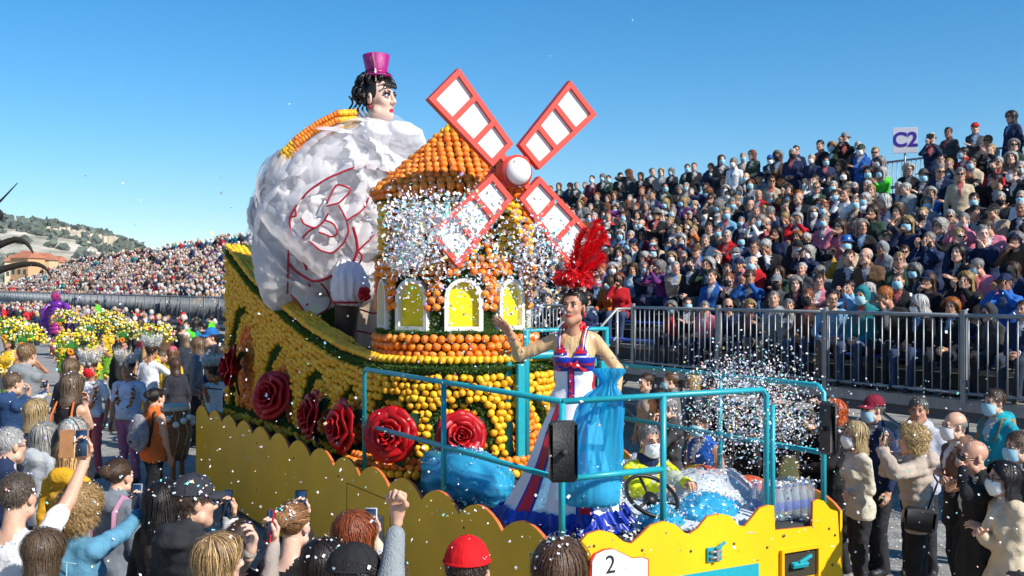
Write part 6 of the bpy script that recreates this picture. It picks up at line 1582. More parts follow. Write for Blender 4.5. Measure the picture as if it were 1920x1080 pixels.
# keep the arms out of the bodice
SHo = [np.array(BODIES['hero'][2][k][:3, 3]) for k in 'LR']
tor &= ~((z_ > .9) & (np.hypot(x_, y_) > .205))
shell(tor & (z_ > .92) & (z_ < 1.30-.045*np.cos(np.clip(np.abs(x_), 0, .14)/.07*math.pi)*(y_ > 0)), .007, WSAT, 'corset')
shell(tor & (z_ > 1.175) & (z_ < 1.262), .011, CBLU, 'corset_band'); shell(tor & (z_ > 1.20) & (z_ < 1.222), .014, CRED, 'corset_band'); shell(tor & (z_ > 1.235) & (z_ < 1.25), .014, WSAT, 'corset_band')
shell(tor & (z_ > 1.255) & (z_ < 1.31-.045*np.cos(np.clip(np.abs(x_), 0, .14)/.07*math.pi)*(y_ > 0)), .011, CBLU, 'corset_band')
shell(tor & (z_ > 1.275) & (z_ < 1.30-.045*np.cos(np.clip(np.abs(x_), 0, .14)/.07*math.pi)*(y_ > 0)), .014, CRED, 'corset_band')
shell(tor & (z_ > 1.15) & (z_ < 1.185), .011, CBLU, 'corset_band')
shell(tor & (z_ > .95) & (z_ < 1.19) & (np.abs(x_) < .032) & (y_ > 0), .012, CBLU, 'corset_strip'); shell(tor & (z_ > .94) & (z_ < 1.19) & (np.abs(x_) < .022) & (y_ > 0), .016, CRED, 'corset_strip')
for sx in (-1, 1):
    shell(tor & (z_ > .95) & (z_ < 1.25) & (sx*x_ > .10) & (np.abs(y_-.02) < .022), .012, CRED, 'corset_strip')
    for dx, mm in ((-.012, CRED), (0.0, WSAT), (.012, CBLU)): MB().tube([(sx*(.085+dx), .145, 1.27), (sx*(.088+dx), .115, 1.38), (sx*(.095+dx), .05, 1.455), (sx*(.095+dx), -.03, 1.47)], .007, 6, flat=.5).obj('shoulder_strap', mm, hero)
for k in range(4): MB().ell((0, .135-.004*k, 1.00+.045*k), (.007, .005, .007), 8, 6).obj('button', CBLU, hero)
for sx in (-1, 1):
    t = np.linspace(0, 1, 8); A_, B_ = np.meshgrid(t, np.linspace(-1, 1, 5), indexing='ij')
    V = np.stack([sx*(.01+.10*A_), .165+.018*np.sin(A_*3.14)-.05*A_, 1.205+B_*(.012+.04*A_)+.01*np.sin(A_*9+B_*3)], -1).reshape(-1, 3); i, j = np.meshgrid(np.arange(7), np.arange(4), indexing='ij')
    MB().add(V, np.stack([i*5+j, (i+1)*5+j, (i+1)*5+j+1, i*5+j+1], -1).reshape(-1, 4)).obj('bow_loop', CRED, hero)
MB().ell((0, .172, 1.205), (.018, .012, .018), 10, 8).obj('bow_knot', CRED, hero)
# choker of red petals
for k in range(26):
    a = k*2*math.pi/26; MB().ell((.066*math.cos(a), -.0+.068*math.sin(a), 1.475+.012*math.sin(k*2.3)), (.020, .016, .024), 8, 6, M=rotm('Z', k)).obj('choker_petal', CRED, hero)
# skirt: two flared panels with red stripes and blue ruffled hem
def flare(th, z):
    f = np.clip((.95-z)/.92, 0, 1); rad = .150+.06*np.clip((.95-z)/.25, 0, 1)+.28*f**2.1
    fold = .022*f*np.sin(th*9)+.012*f*np.sin(th*21+2); gap = .075*f**1.2*np.exp(-((np.abs((th-math.pi/2+.15+math.pi) % (2*math.pi)-math.pi))/.16)**2)
    return rad+fold-gap
n1, n2 = 120, 26; th = np.arange(n1)*2*math.pi/n1; zz = np.linspace(.98, .09, n2); TT, ZZ = np.meshgrid(th, zz, indexing='ij'); RR_ = flare(TT, ZZ)
lean_x = .10*np.clip((.95-ZZ)/.92, 0, 1)
V = np.stack([RR_*np.cos(TT)*1.02+lean_x, RR_*np.sin(TT)*.86, ZZ], -1); i, j = np.meshgrid(np.arange(n1), np.arange(n2-1), indexing='ij'); i2 = (i+1) % n1
MB().add(V.reshape(-1, 3), np.stack([i*n2+j, i*n2+j+1, i2*n2+j+1, i2*n2+j], -1).reshape(-1, 4)).obj('skirt', WSAT, hero)
def strip(t0, t1, off, m, name, za=.97, zb=.10):
    a = np.linspace(t0, t1, 5); z0_ = np.linspace(za, zb, 24); A_, Z_ = np.meshgrid(a, z0_, indexing='ij'); r_ = flare(A_, Z_)+off
    V = np.stack([r_*np.cos(A_)*1.02+.10*np.clip((.95-Z_)/.92, 0, 1), r_*np.sin(A_)*.86, Z_], -1).reshape(-1, 3); i, j = np.meshgrid(np.arange(4), np.arange(23), indexing='ij')
    MB().add(V, np.stack([i*24+j, i*24+j+1, (i+1)*24+j+1, (i+1)*24+j], -1).reshape(-1, 4)).obj(name, m, hero)
for c_ in (math.pi/2-.55, math.pi/2+.55, -math.pi/2):
    strip(c_-.15, c_+.15, .004, CBLU, 'skirt_stripe'); strip(c_-.10, c_+.10, .007, CRED, 'skirt_stripe')
for lay in range(3):
    n1 = 220; th = np.arange(n1)*2*math.pi/n1; z0_ = .14-.045*lay; rows = []
    for q in range(4):
        f_ = q/3; r_ = flare(th, np.full(n1, .12))+.01+.05*f_+.028*f_*np.sin(th*44+lay*2)+.012*f_*np.sin(th*71)
        rows.append(np.stack([r_*np.cos(th)*1.02+.09, r_*np.sin(th)*.86, z0_+.02-.085*f_+.008*np.sin(th*37)], 1))
    V = np.stack(rows, 1).reshape(-1, 3); V[:, 2] = np.maximum(V[:, 2], .012); i, j = np.meshgrid(np.arange(n1), np.arange(3), indexing='ij'); i2 = (i+1) % n1
    MB().add(V, np.stack([i*4+j, i*4+j+1, i2*4+j+1, i2*4+j], -1).reshape(-1, 4)).obj('hem_ruffle', CBLU, hero)
# feather headdress
FRED = mat('feather_red', (.78, .010, .020), .6, .15, 20, tint=True)
def feather(mb, P, wid, r, nb=60, droop=.3):
    P = np.asarray(P, float); t = np.linspace(0, len(P)-1, 24); ax = np.stack([np.interp(t, np.arange(len(P)), P[:, k]) for k in range(3)], 1)
    for _ in range(4): ax[1:-1] = (ax[:-2]+2*ax[1:-1]+ax[2:])/4
    mb.tube(ax, np.linspace(.004, .001, 24), 5, tint=.8); tg = np.gradient(ax, axis=0); tg /= np.linalg.norm(tg, axis=1)[:, None]
    for b_ in range(nb):
        f_ = .06+.94*b_/nb; i_ = f_*23; c_ = np.array([np.interp(i_, np.arange(24), ax[:, k]) for k in range(3)]); tv = tg[min(23, int(i_))]
        w_ = wid*math.sin(min(1, f_*1.05+.12)*math.pi)**.5*(1.0 if f_ < .9 else .8)
        for s_ in range(3):
            o_ = np.cross(tv, r.normal(size=3)); o_ /= np.linalg.norm(o_)+1e-9; L_ = w_*r.uniform(.6, 1.15)
            p1 = c_+(o_*.8+tv*.6)*L_*.55; p2 = c_+(o_+tv*.9)*L_+np.array((0, 0, -droop*L_)); sd_ = np.cross(o_, tv)*.003
            mb.add([c_-sd_, c_+sd_, p1+sd_*.9, p1-sd_*.9, p2], [np.array([(0, 1, 2, 3)]), np.array([(3, 2, 4)])], 0, r.uniform(.6, 1.5))
hw = hero.matrix_basis.inverted(); rF = np.random.default_rng(3)
hdp = Matrix(BODIES['hero'][1].tolist()) @ Vector((0, -.05, .13))
PL = [[(1078, 520, 0), (1092, 480, 0), (1108, 440, 0), (1118, 412, 0), (1132, 418, 0)], [(1080, 520, .05), (1098, 490, .05), (1118, 462, .05), (1134, 440, .05), (1138, 450, .05)], [(1076, 520, .1), (1080, 480, .1), (1090, 440, .1), (1108, 415, .1)], [(1082, 520, -.05), (1104, 500, -.05), (1124, 485, -.05), (1136, 470, -.05)], [(1074, 525, .02), (1072, 490, .02), (1084, 450, .02), (1100, 425, .02)], [(1080, 520, 0), (1100, 470, .08), (1120, 430, .08), (1138, 425, .08)]]
for L in PL:
    mb = MB(); feather(mb, [hw @ px(u, v, 8.12+dd) for u, v, dd in L], .095, rF, 170); mb.obj('headdress_plume', FRED, hero, smooth=False)
for k in range(80):
    mb = MB(); q = rF.normal(size=3); q /= np.linalg.norm(q); q[2] = abs(q[2])*.8+.1; c_ = np.array(hdp)+np.array((.0, .02, .03)); e_ = c_+q*np.array((.16, .15, .20))*rF.uniform(.7, 1.1); feather(mb, [c_, (c_+e_)/2+np.array((0, 0, .02)), e_, e_+np.array((q[0]*.03, q[1]*.03, -.02))], .042, rF, 26); mb.obj('headdress_feather', FRED, hero, smooth=False)
for sx in (-1, 1): MB().ell((sx*.088, -.0, -.045), (.008, .008, .02), 8, 6).obj('earring', CRED, hero, M=BODIES['hero'][1])
litter(hero, 60, 5)
# ---- blue bag in her hand
BLUF = bpy.data.materials.new('blue_plastic_film'); BLUF.use_nodes = True
_n = BLUF.node_tree.nodes; _l = BLUF.node_tree.links; _b = _n['Principled BSDF']; _b.inputs['Base Color'].default_value = (.05, .55, .80, 1); _b.inputs['Roughness'].default_value = .22
_t = _n.new('ShaderNodeBsdfTransparent'); _t.inputs[0].default_value = (.35, .80, 1, 1); _tl = _n.new('ShaderNodeBsdfTranslucent'); _tl.inputs[0].default_value = (.05, .55, .85, 1)
_m0 = _n.new('ShaderNodeMixShader'); _m0.inputs[0].default_value = .4; _l.new(_b.outputs[0], _m0.inputs[1]); _l.new(_tl.outputs[0], _m0.inputs[2])
_m = _n.new('ShaderNodeMixShader'); _m.inputs[0].default_value = .52; _l.new(_m0.outputs[0], _m.inputs[1]); _l.new(_t.outputs[0], _m.inputs[2]); _l.new(_m.outputs[0], _n['Material Output'].inputs[0])
CLRF = bpy.data.materials.new('clear_plastic_film'); CLRF.use_nodes = True
_n = CLRF.node_tree.nodes; _l = CLRF.node_tree.links; _b = _n['Principled BSDF']; _b.inputs['Base Color'].default_value = (.7, .75, .8, 1); _b.inputs['Roughness'].default_value = .18
_t = _n.new('ShaderNodeBsdfTransparent'); _m = _n.new('ShaderNodeMixShader'); _m.inputs[0].default_value = .5; _l.new(_b.outputs[0], _m.inputs[1]); _l.new(_t.outputs[0], _m.inputs[2]); _l.new(_m.outputs[0], _n['Material Output'].inputs[0])
PILE = mat('confetti_pile', (.62, .66, .74), .85, .5, 130, bump=1.0, bscale=150)
def flake_mass(name, parent, P, size, r, kind='stuff', **kw):
    V, Q, t = flakes(P, size, r); return MB().add(V, Q, 0, t*.99).obj(name, CONF, parent, smooth=False, kind=kind, **kw)
rb = np.random.default_rng(9)
bw = px(1118, 838, 7.62); bag = thing('plastic_bag', (bw.x, bw.y, bw.z-.42), 'tall blue plastic bag of confetti held by the dancer', 'bag', -TH)
def bagmesh(prof, n, seed, amp, fl_=.8):
    a = MB().lathe(prof, n); V = a.V[0]; th = np.arctan2(V[:, 1], V[:, 0]); V = V*(1+amp*np.sin(th*7+V[:, 2]*6+seed)[:, None]*np.array((1, 1, 0))+amp*.7*np.sin(th*13-V[:, 2]*9+seed*2)[:, None]*np.array((1, 1, 0))); V[:, 1] *= fl_; V[:, :2] += (.012*wob(V, 20, seed))[:, None]
    return MB().add(V, a.Q[0])
prof = [(.001, .0), (.12, .004), (.19, .03), (.205, .10), (.20, .22), (.185, .40), (.17, .55), (.15, .68), (.11, .78), (.05, .84), (.055, .88), (.10, .94), (.09, .96)]
zb_ = np.linspace(0, .96, 46); pr = np.array(prof); bz = MB().lathe(np.c_[np.interp(zb_, pr[:, 1], pr[:, 0]), zb_], 120); Vb = bz.V[0]; tb = np.arctan2(Vb[:, 1], Vb[:, 0]); fz_ = np.interp(Vb[:, 2], [0, .2, .5, .8, .96], [.02, .035, .085, .22, .25])
Vb = Vb*np.c_[1+fz_*(.6*np.sin(tb*9+Vb[:, 2]*2)+.5*np.sin(tb*17-Vb[:, 2]*5+1)+.35*np.sin(tb*29+2)), 1+fz_*(.6*np.sin(tb*9+Vb[:, 2]*2)+.5*np.sin(tb*17-Vb[:, 2]*5+1)+.35*np.sin(tb*29+2)), np.ones(len(Vb))]; Vb[:, 1] *= .62; Vb[:, :2] += (.014*wob(Vb, 16, 3))[:, None]; Vb[:, 0] += np.interp(Vb[:, 2], [0, .5, .9], [-.02, .0, .09])
MB().add(Vb, bz.Q[0]).obj('film', BLUF, bag)
bagmesh([(.001, .012), (.11, .016), (.175, .04), (.188, .10), (.182, .20), (.12, .215), (.001, .22)], 32, 3, .02, .6).obj('confetti_fill', PILE, bag)
fp = rb.normal(size=(900, 3)); fp /= np.linalg.norm(fp, axis=1)[:, None]; fp = np.c_[fp[:, 0]*.19, fp[:, 1]*.115, .02+np.abs(rb.normal(0, .14, 900))]; flake_mass('confetti', bag, fp, .007, rb)
# ---- bags, bottles and gear on the deck
def lumpbag(p, sz, seed, m, label, rz=0):
    t = thing('plastic_bag', p, label, 'bag', rz); a = ICO(4); V = a[0].copy(); V *= (1+.10*wob(a[0], 5, seed, 8)+.06*wob(a[0], 11, seed+1, 8)+.03*np.abs(wob(a[0], 24, seed+2, 8)))[:, None]
    V[:, 2] = np.where(V[:, 2] < -.55, -.55-(V[:, 2]+.55)*.1, V[:, 2]); V = V*np.array(sz); V[:, 2] -= V[:, 2].min()
    MB().add(V, a[1]).obj('film', m, t); Vi = V*np.array((.9, .9, .8))+np.array((0, 0, .01)); MB().add(Vi, a[1]).obj('confetti_fill', PILE, t)
    k = V[:, 2] > sz[2]*.6; P = V[k]; P = P[rb.integers(0, len(P), 260)]+rb.normal(size=(260, 3))*.008+np.array((0, 0, .008)); flake_mass('confetti', t, P, .0065, rb); return t
def deckp(u, v, z=1.0): return px(u, v, FPX*(HC-z)/(v-HORV))
lumpbag((4.35, 8.35, 1.0), (.28, .62, .26), 1, BLUF, 'long blue bag of confetti lying by the left rail', .05)
lumpbag((5.36, 6.42, 1.0), (.26, .20, .15), 2, BLUF, 'round shiny blue bag behind the front board waves', .4)
lumpbag((4.92, 6.42, 1.0), (.16, .15, .12), 3, BLUF, 'small blue bag beside the steering wheel foot', 0)
lumpbag((5.75, 6.95, 1.0), (.42, .28, .20), 4, CLRF, 'large clear plastic bag crumpled over the deck', -.4)
lumpbag((5.55, 7.45, 1.0), (.30, .26, .24), 5, CLRF, 'clear plastic bag piled behind the crumpled one', .8)
b = MB(); a = ICO(3); V = a[0]*np.array((1.1, 1.0, .10))*(1+.1*wob(a[0], 7, 4))[:, None]; V[:, 2] = np.maximum(V[:, 2], 0)
cp = thing('confetti_heap', (5.45, 7.1, 1.004), 'white paper confetti heaped over the float deck', 'confetti'); cp['kind'] = 'stuff'
b.add(V, a[1]).obj('pile', PILE, cp); P = np.c_[rb.uniform(-1.4, .85, 3500), rb.uniform(-1.0, 1.2, 3500), np.abs(rb.normal(.03, .03, 3500))]; P[:, 2] += .10*np.sqrt(np.clip(1-(P[:, 0]/1.1)**2-P[:, 1]**2, 0, 1)); flake_mass('flakes', cp, P, .008, rb)
# water bottles shrink-wrapped
wp = thing('bottle_pack', (6.02, 6.33, 1.0), 'shrink wrapped pack of clear water bottles with blue labels', 'bottles', 0)
FILM = mat('shrink_film', (.8, .85, .9), .12, .02, alpha=.14, spec=.6)
PET_ = mat('bottle_clear', (.62, .72, .80), .12, .05, trans=.75); BLL = mat('bottle_label', (.03, .10, .42), .4, .3, 40)
bm = MB().lathe([(.001, 0), (.036, .003), (.038, .02), (.036, .06), (.038, .075), (.038, .15), (.036, .17), (.030, .20), (.014, .235), (.014, .25), (.001, .25)], 14).mesh('bottle', [PET_]); bl2 = MB().lathe([(.0387, .08), (.0389, .085), (.0389, .14), (.0387, .145)], 14).mesh('bottle_label', [BLL]); bc_ = MB().lathe([(.001, .268), (.015, .266), (.016, .248), (.001, .247)], 12).mesh('bottle_cap', [mat('cap_blue', (.03, .12, .5), .4)])
for i in range(6):
    for j in range(3):
        o = link('bottle', bm, wp, m4(None, (-.20+.08*i, .08*j-.08, 0))); link('bottle_label', bl2, o); link('bottle_cap', bc_, o)
MB().box((0, 0, .135), (.50, .26, .27), bev=.03).obj('shrink_film', FILM, wp)
flake_mass('confetti', wp, np.c_[rb.uniform(-.25, .25, 380), rb.uniform(-.14, .14, 380), rb.uniform(.272, .282, 380)], .007, rb)
# steering wheel and column
sp_ = px(1222, 930, 8.05); sw = thing('steering_wheel', (sp_.x, sp_.y, sp_.z), 'black steering wheel on a column in front of the driver', 'steering wheel', R(180))
RUB = mat('wheel_black', (.012, .012, .012), .4); t = np.linspace(0, 6.2832, 37)[:-1]; Mw = m4(rotm('X', -R(38)), (0, 0, 0))
MB().tube(xf(Mw, np.c_[.20*np.cos(t), .20*np.sin(t), 0*t]), .015, 8, closed=True).obj('rim', RUB, sw)
for k in range(3): MB().tube(xf(Mw, np.array([(0, 0, -.03), (.20*math.cos(k*2.094+.5), .20*math.sin(k*2.094+.5), 0)])), .012, 6).obj('spoke', RUB, sw)
MB().lathe([(.001, .0), (.05, -.005), (.055, -.05), (.001, -.06)], 16, M=Mw).obj('hub', RUB, sw); MB().tube([xf(Mw, np.array([(0, 0, -.05)]))[0], (0, .25, -.62)], .028, 8).obj('column', RUB, sw)
ORD = mat('orange_red_disc', (.60, .09, .03), .5, .1)
for u, v, d in ((1332, 888, 9.4), (1413, 908, 9.0), (1503, 930, 8.8)):
    p = px(u, v, d); t = thing('orange_drum', (p.x, p.y, p.z), 'orange red round lid poking out %s' % {1332: 'behind the clear bags', 1413: 'beside the gate post', 1503: 'behind the water bottles'}[u], 'lid', 0, 'orange red lids on the deck')
    MB().lathe([(.001, .02), (.125, .015), (.14, .0), (.135, -.03), (.001, -.035)], 28, M=m4(rotm('X', .35))).obj('disc', ORD, t); MB().lathe([(.001, .028), (.02, .026), (.02, .018)], 12, M=m4(rotm('X', .35))).obj('knob', RUB, t); MB().lathe([(.12, -.03), (.12, -(p.z-1.0))], 20).obj('drum_side', ORD, t)
pl = px(903, 895, 9.2); MB().box((0, 0, 0), (.10, .03, .26), M=rotm('Y', .3), bev=.003).obj('wood_offcut', mat('raw_wood', (.38, .27, .17), .8, .3, 4, aniso=(30, 30, 2)), smooth=False, M=m4(None, (pl.x, pl.y, 1.13)), label='short grey wooden plank leaning against the bow oranges', cat='plank')
# ------------------------------------------------------------------ parade performers up the street
FW = mat('feather_white', (.74, .73, .70), .8, .1, tint=True); rP = np.random.default_rng(44)
def feathercrown(root, n=46, L=.24, HMm=None):
    mb = MB()
    for k in range(n):
        a = 2*math.pi*k/n+rP.normal(0, .05); q = np.array((math.sin(a), math.cos(a), 0)); b0 = q*np.array((.085, .105, 0))+np.array((0, -.018, .065)); tip = b0+q*.09*rP.uniform(.6, 1.3)+np.array((0, 0, L*rP.uniform(.75, 1.1))); feather(mb, [b0, (b0+tip)/2, tip], .055, rP, 16)
    mb.obj('feather_crown', FW, root, smooth=False, M=HMm); bnd = MB().lathe([(.098, .045), (.101, .05), (.101, .085), (.098, .09)], 24); bnd.V[0][:, 1] = bnd.V[0][:, 1]*1.18-.018; bnd.obj('head_band', mat('band_dark', (.05, .025, .015), .7), root, M=HMm)
    for sx in (-1, 1): MB().lathe([(.001, .02), (.028, .018), (.032, 0)], 14, M=m4(frame((0, 0, 1), (0, 1, 0)), (sx*.04, .1, .067))).obj('band_shell', mat('shell_grey', (.35, .33, .30), .3), root, M=HMm)
FLW = mat('lei_flowers', (1, 1, 1), .7, .1, tint=True)
def lei(root, cols):
    mb = MB(); ic = ICO(0)
    for k in range(130):
        t = k/130*2*math.pi; c_ = np.array((.115*math.sin(t), .125+.035*math.cos(t)*-1+(.0 if math.cos(t) < .2 else -.20*(math.cos(t)-.2)), 1.27+.24*math.cos(t)))+rP.normal(0, .014, 3); mb.add(ic[0]*.018+c_, ic[1], 0, cols[rP.integers(0, len(cols))])
    mb.obj('lei', FLW, root, smooth=False, kind='stuff')
LC = [(.75, .22, .01), (.65, .06, .01), (.30, .02, .01), (.12, .10, .02), (.75, .45, .03)]
GP = 'parade performers with feather crowns'
def performer(u, v, d, al, lb, top=WHITE, bot=(.35, .12, .18), skin=3, **kw):
    r_, hm, bs = FP(u, v, 1.74, al, lb, top, bot, d=d, hair='short', skin=skin, p_out='tee', p_sleeve='short', hq=False, group=GP, **kw); M = Matrix(BODIES['unique_%d' % PK[0]][1].tolist()); feathercrown(r_, HMm=M); return r_, hm, bs
r_, *_ = performer(172, 668, 16.2, 175, 'performer in feather crown with red mask and flower lei', bot=(.45, .10, .12)); lei(r_, LC)
addpart('face_mask', 'face_mask', make_mask, r_, Matrix(BODIES['unique_%d' % PK[0]][1].tolist()), mat('mask_red', (.62, .01, .02), .8))
r_, *_ = performer(243, 668, 15.8, 172, 'burly performer in pale blue T-shirt with feather crown and brown lei', (.45, .55, .72), bot=(.30, .12, .22), p_fat=1.18, conf=20); lei(r_, [(.25, .05, .01), (.45, .10, .01), (.10, .06, .02), (.5, .25, .02)])
r_, *_ = performer(281, 640, 19.0, -20, 'performer in white T-shirt with red trim seen from behind', bot=(.65, .42, .02), hands={'R': (330, 688, .2)})
r_, hm_, bs_ = performer(402, 676, 16.4, 60, 'drummer in white T-shirt with feather crown and goggles near the hull', hands={'L': (385, 735, -.2), 'R': (380, 740, .2)}, conf=5, bot=(.5, .5, .52)); lei(r_, LC); 
stk = bs_ @ Matrix(np.array(hm_['L']).tolist()); s0 = stk @ Vector((0, .06, -.02)); bt = thing('drum_stick', s0, 'thin dark drum stick held by the goggled drummer', 'drum stick'); MB().tube([(-.10, .06, .01), (.05, -.03, 0), (.22, -.14, -.02)], [.012, .011, .009], 8).obj('shaft', mat('stick_wood', (.10, .05, .025), .6), bt); MB().ell((-.11, .067, .011), (.02, .02, .02), 10, 8).obj('tip', mat('stick_wood', (.10, .05, .025)), bt)
dr = px(322, 790, 15.6); dm = thing('drum', (dr.x, dr.y, .35), 'tall wooden drum with white flowers and roped sides', 'drum', .4)
MB().lathe([(.001, 0), (.20, 0), (.25, .18), (.27, .40), (.25, .62), (.23, .75)], 28).obj('shell', mat('drum_wood', (.22, .10, .045), .6, .3, 6), dm); MB().lathe([(.001, .77), (.23, .765), (.245, .74), (.24, .70)], 28).obj('skin', mat('drum_skin', (.62, .55, .42), .7), dm)
for k in range(12): a = k*math.pi/6; MB().tube([(.245*math.cos(a), .245*math.sin(a), .70), (.28*math.cos(a+.26), .28*math.sin(a+.26), .38), (.215*math.cos(a), .215*math.sin(a), .03)], .007, 5).obj('rope', mat('rope', (.5, .42, .3), .9), dm)
for k in range(16): a = k*.39; MB().ell((.28*math.cos(a), .28*math.sin(a), .56+.05*math.sin(k*2.1)), (.05, .05, .045), 8, 6).obj('flower', mat('white_flower', (.75, .74, .66), .8), dm)
for k in range(3): MB().box((.17*math.cos(k*2.1), .17*math.sin(k*2.1), -.175), (.05, .05, .35)).obj('leg', mat('drum_wood', (.2, .1, .05)), dm, smooth=False)
def flowercrown(root, M, seed):
    r = np.random.default_rng(seed); mb = MB(); ic = ICO(0)
    for k in range(170):
        a = r.uniform(0, 6.283); el = r.uniform(-.1, 1.2); q = np.array((math.sin(a)*math.cos(el), -.3+math.cos(a)*math.cos(el)*.6, math.sin(el))); q = q*np.array((.40, .3, .34))*r.uniform(.75, 1.05)+np.array((0, 0, .12))
        mb.add(ic[0]*r.uniform(.018, .032)+q, ic[1], 0, [(.8, .6, .03), (.78, .5, .02), (.85, .84, .7), (.8, .66, .1), (.12, .25, .03)][r.integers(0, 5)])
        if k % 4 == 0: mb.tube([(0, -.05, .1), q], .004, 3, tint=(.10, .18, .03))
    mb.obj('flower_crown', FLW, root, smooth=False, M=M, kind='stuff')
    for k in range(9):
        a = (k-4)*.33; mb = MB(); mb.add([(0, .09, .06), (math.sin(a)*.10-.025*math.cos(a), .10, .06+math.cos(a)*.12), (math.sin(a)*.24, .10, .06+math.cos(a)*.24), (math.sin(a)*.10+.025*math.cos(a), .11, .06+math.cos(a)*.12)], np.array([(0, 1, 2, 3)])); mb.obj('leaf', mat('crown_leaf', (.04, .22, .03), .6), root, M=M)
    for k in range(12): a = k*.52; MB().ell((.035*math.cos(a), .115, .075+.035*math.sin(a)), (.022, .012, .022), 8, 5).obj('orange_petal', mat('petal_orange', (.8, .22, .01), .6), root, M=M)
    b_ = MB().lathe([(.10, .03), (.104, .035), (.104, .06), (.10, .065)], 20); b_.obj('head_band', mat('band_green', (.02, .09, .02), .7), root, M=M)
for k, (u, v, d, lb) in enumerate([(20, 622, 22, 'dancer with flower headdress and yellow bodice at the street edge'), (50, 636, 20.5, 'dancer in yellow flower headdress stooping behind the rain jacket'), (138, 648, 19, 'dancer with green leaf headdress beside the red masked performer'), (176, 616, 25, 'dancer with wide white and yellow headdress behind the crowns'), (236, 628, 23, 'dancer with tall flower headdress behind the burly performer'), (205, 600, 30, 'dancer far up the street under yellow flowers'), (120, 600, 31, 'dancer with flowers beside the purple insect costume'), (290, 632, 22, 'dancer with orange centred headdress near the white T-shirt')]):
    r_, hm, bs = FP(u, v, 1.66, 165+10*(k % 3), lb, (.72, .45, .03), (.15, .32, .03), d=d, hair='bob', hc=(.02, .014, .01), skin=2, p_fem=1, p_out='tee', p_sleeve='none', p_bottom='skirt', hq=False, group='dancers in flower headdresses', hands={'R': (u-22, v+45, -.2), 'L': (u+22, v+45, -.2)} if k % 2 else None); M = Matrix(BODIES['unique_%d' % PK[0]][1].tolist()); flowercrown(r_, M, k)
    lei(r_, [(.8, .6, .03), (.8, .75, .5), (.6, .35, .02)])
    mb = MB(); ic = ICO(0)
    for q in range(60): mb.add(ic[0]*.03+np.array((rP.normal(0, .16), rP.normal(0, .12), rP.uniform(.7, 1.0))), ic[1], 0, [(.8, .55, .02), (.15, .3, .03)][q % 2])
    mb.obj('hip_flowers', FLW, r_, smooth=False, kind='stuff')
# purple insect costume on stilts
pp = px(106, 664, 45.5); ins = thing('insect_costume', (pp.x, pp.y, 0), 'stilt walker in shiny purple winged insect costume', 'costume', -TH+math.pi, None)
PUR = mat('purple_foil', (.16, .03, .30), .3, .3, 3, metal=.3); PUR2 = mat('magenta_foil', (.32, .03, .20), .35, .3, 3)
for sx in (-1, 1): MB().tube([(sx*.18, 0, .0), (sx*.17, .05, .55), (sx*.14, 0, 1.05)], [.09, .07, .10], 10).obj('stilt_leg', PUR2, ins)
for k in range(7): MB().lathe([(.18+.05*math.sin(k*.55), -.10), (.26+.06*math.sin(k*.5), 0), (.18+.05*math.sin(k*.55), .10)], 20, M=m4(None, (0, .05, 1.0+k*.15))).obj('belly_ring', PUR2 if k < 5 else PUR, ins)
MB().ell((0, .02, 2.1), (.30, .22, .20), 18, 12).obj('thorax', PUR, ins); MB().ell((0, .06, 2.42), (.18, .18, .20), 18, 12).obj('insect_head', PUR2, ins)
for sx in (-1, 1):
    MB().ell((sx*.10, .18, 2.45), (.07, .05, .08), 12, 8).obj('eye', mat('insect_eye', (.3, .02, .02), .2), ins); MB().tube([(sx*.06, .1, 2.6), (sx*.14, .15, 2.78), (sx*.2, .2, 2.84)], .012, 5).obj('antenna', mat('antenna_green', (.05, .3, .05)), ins)
    n1, n2 = 12, 8; a, t = np.meshgrid(np.linspace(0, 1, n1), np.linspace(0, 1, n2), indexing='ij'); V = np.stack([sx*(.22+.50*t*(.4+.6*np.sin(a*2.6))), -.05-.12*t+.06*np.sin(a*12)*t, 2.2-1.35*a-.05*t], -1).reshape(-1, 3); i, j = np.meshgrid(np.arange(n1-1), np.arange(n2-1), indexing='ij'); MB().add(V, np.stack([i*n2+j, (i+1)*n2+j, (i+1)*n2+j+1, i*n2+j+1], -1).reshape(-1, 4)).obj('wing', PUR, ins)
    MB().tube([(sx*.28, .02, 2.15), (sx*.5, .12, 1.85), (sx*.52, .2, 1.5)], .06, 8).obj('arm', PUR, ins)
# dark claw-like branches and spear of the next float
br = thing('claw_branches', (-1.0, 26.5, 0), 'dark curved claw branches and spear reaching in from the next float', 'branches')
BK = mat('dark_bark', (.022, .017, .014), .8, .3, 8, bump=1.0, bscale=14); bl0 = np.array((-1.0, 26.5, 0))
def brt(L, d, ra): P = np.array([px(u, v, d) for u, v in L])-bl0; t = np.linspace(0, len(P)-1, 24); P = np.stack([np.interp(t, np.arange(len(P)), P[:, k]) for k in range(3)], 1); [P.__setitem__(slice(1, -1), (P[:-2]+2*P[1:-1]+P[2:])/4) for _ in range(4)]; return P, np.interp(t, np.linspace(0, len(L)-1, len(ra)), ra)
for nm, L, ra in (('branch', [(-90, 600), (-70, 520), (-30, 475), (0, 458), (30, 447), (48, 452), (58, 466), (62, 475)], (.30, .09, .06, .012)), ('branch', [(-80, 560), (-40, 520), (0, 506), (40, 495), (70, 494), (88, 503), (98, 524)], (.25, .08, .055, .012)), ('spear', [(-60, 415), (-20, 393), (0, 378), (33, 343)], (.05, .035, .01)), ('shield', [(-30, 410), (-6, 396), (-2, 390)], (.3, .2, .02)), ('trunk', [(-95, 700), (-90, 600), (-70, 500), (-60, 415)], (.5, .4, .3, .1))):
    P, rr = brt(L, 25.0, ra)
    if nm == 'trunk': P[0][2] = 0
    MB().tube(P, rr, 10).obj(nm, BK, br)
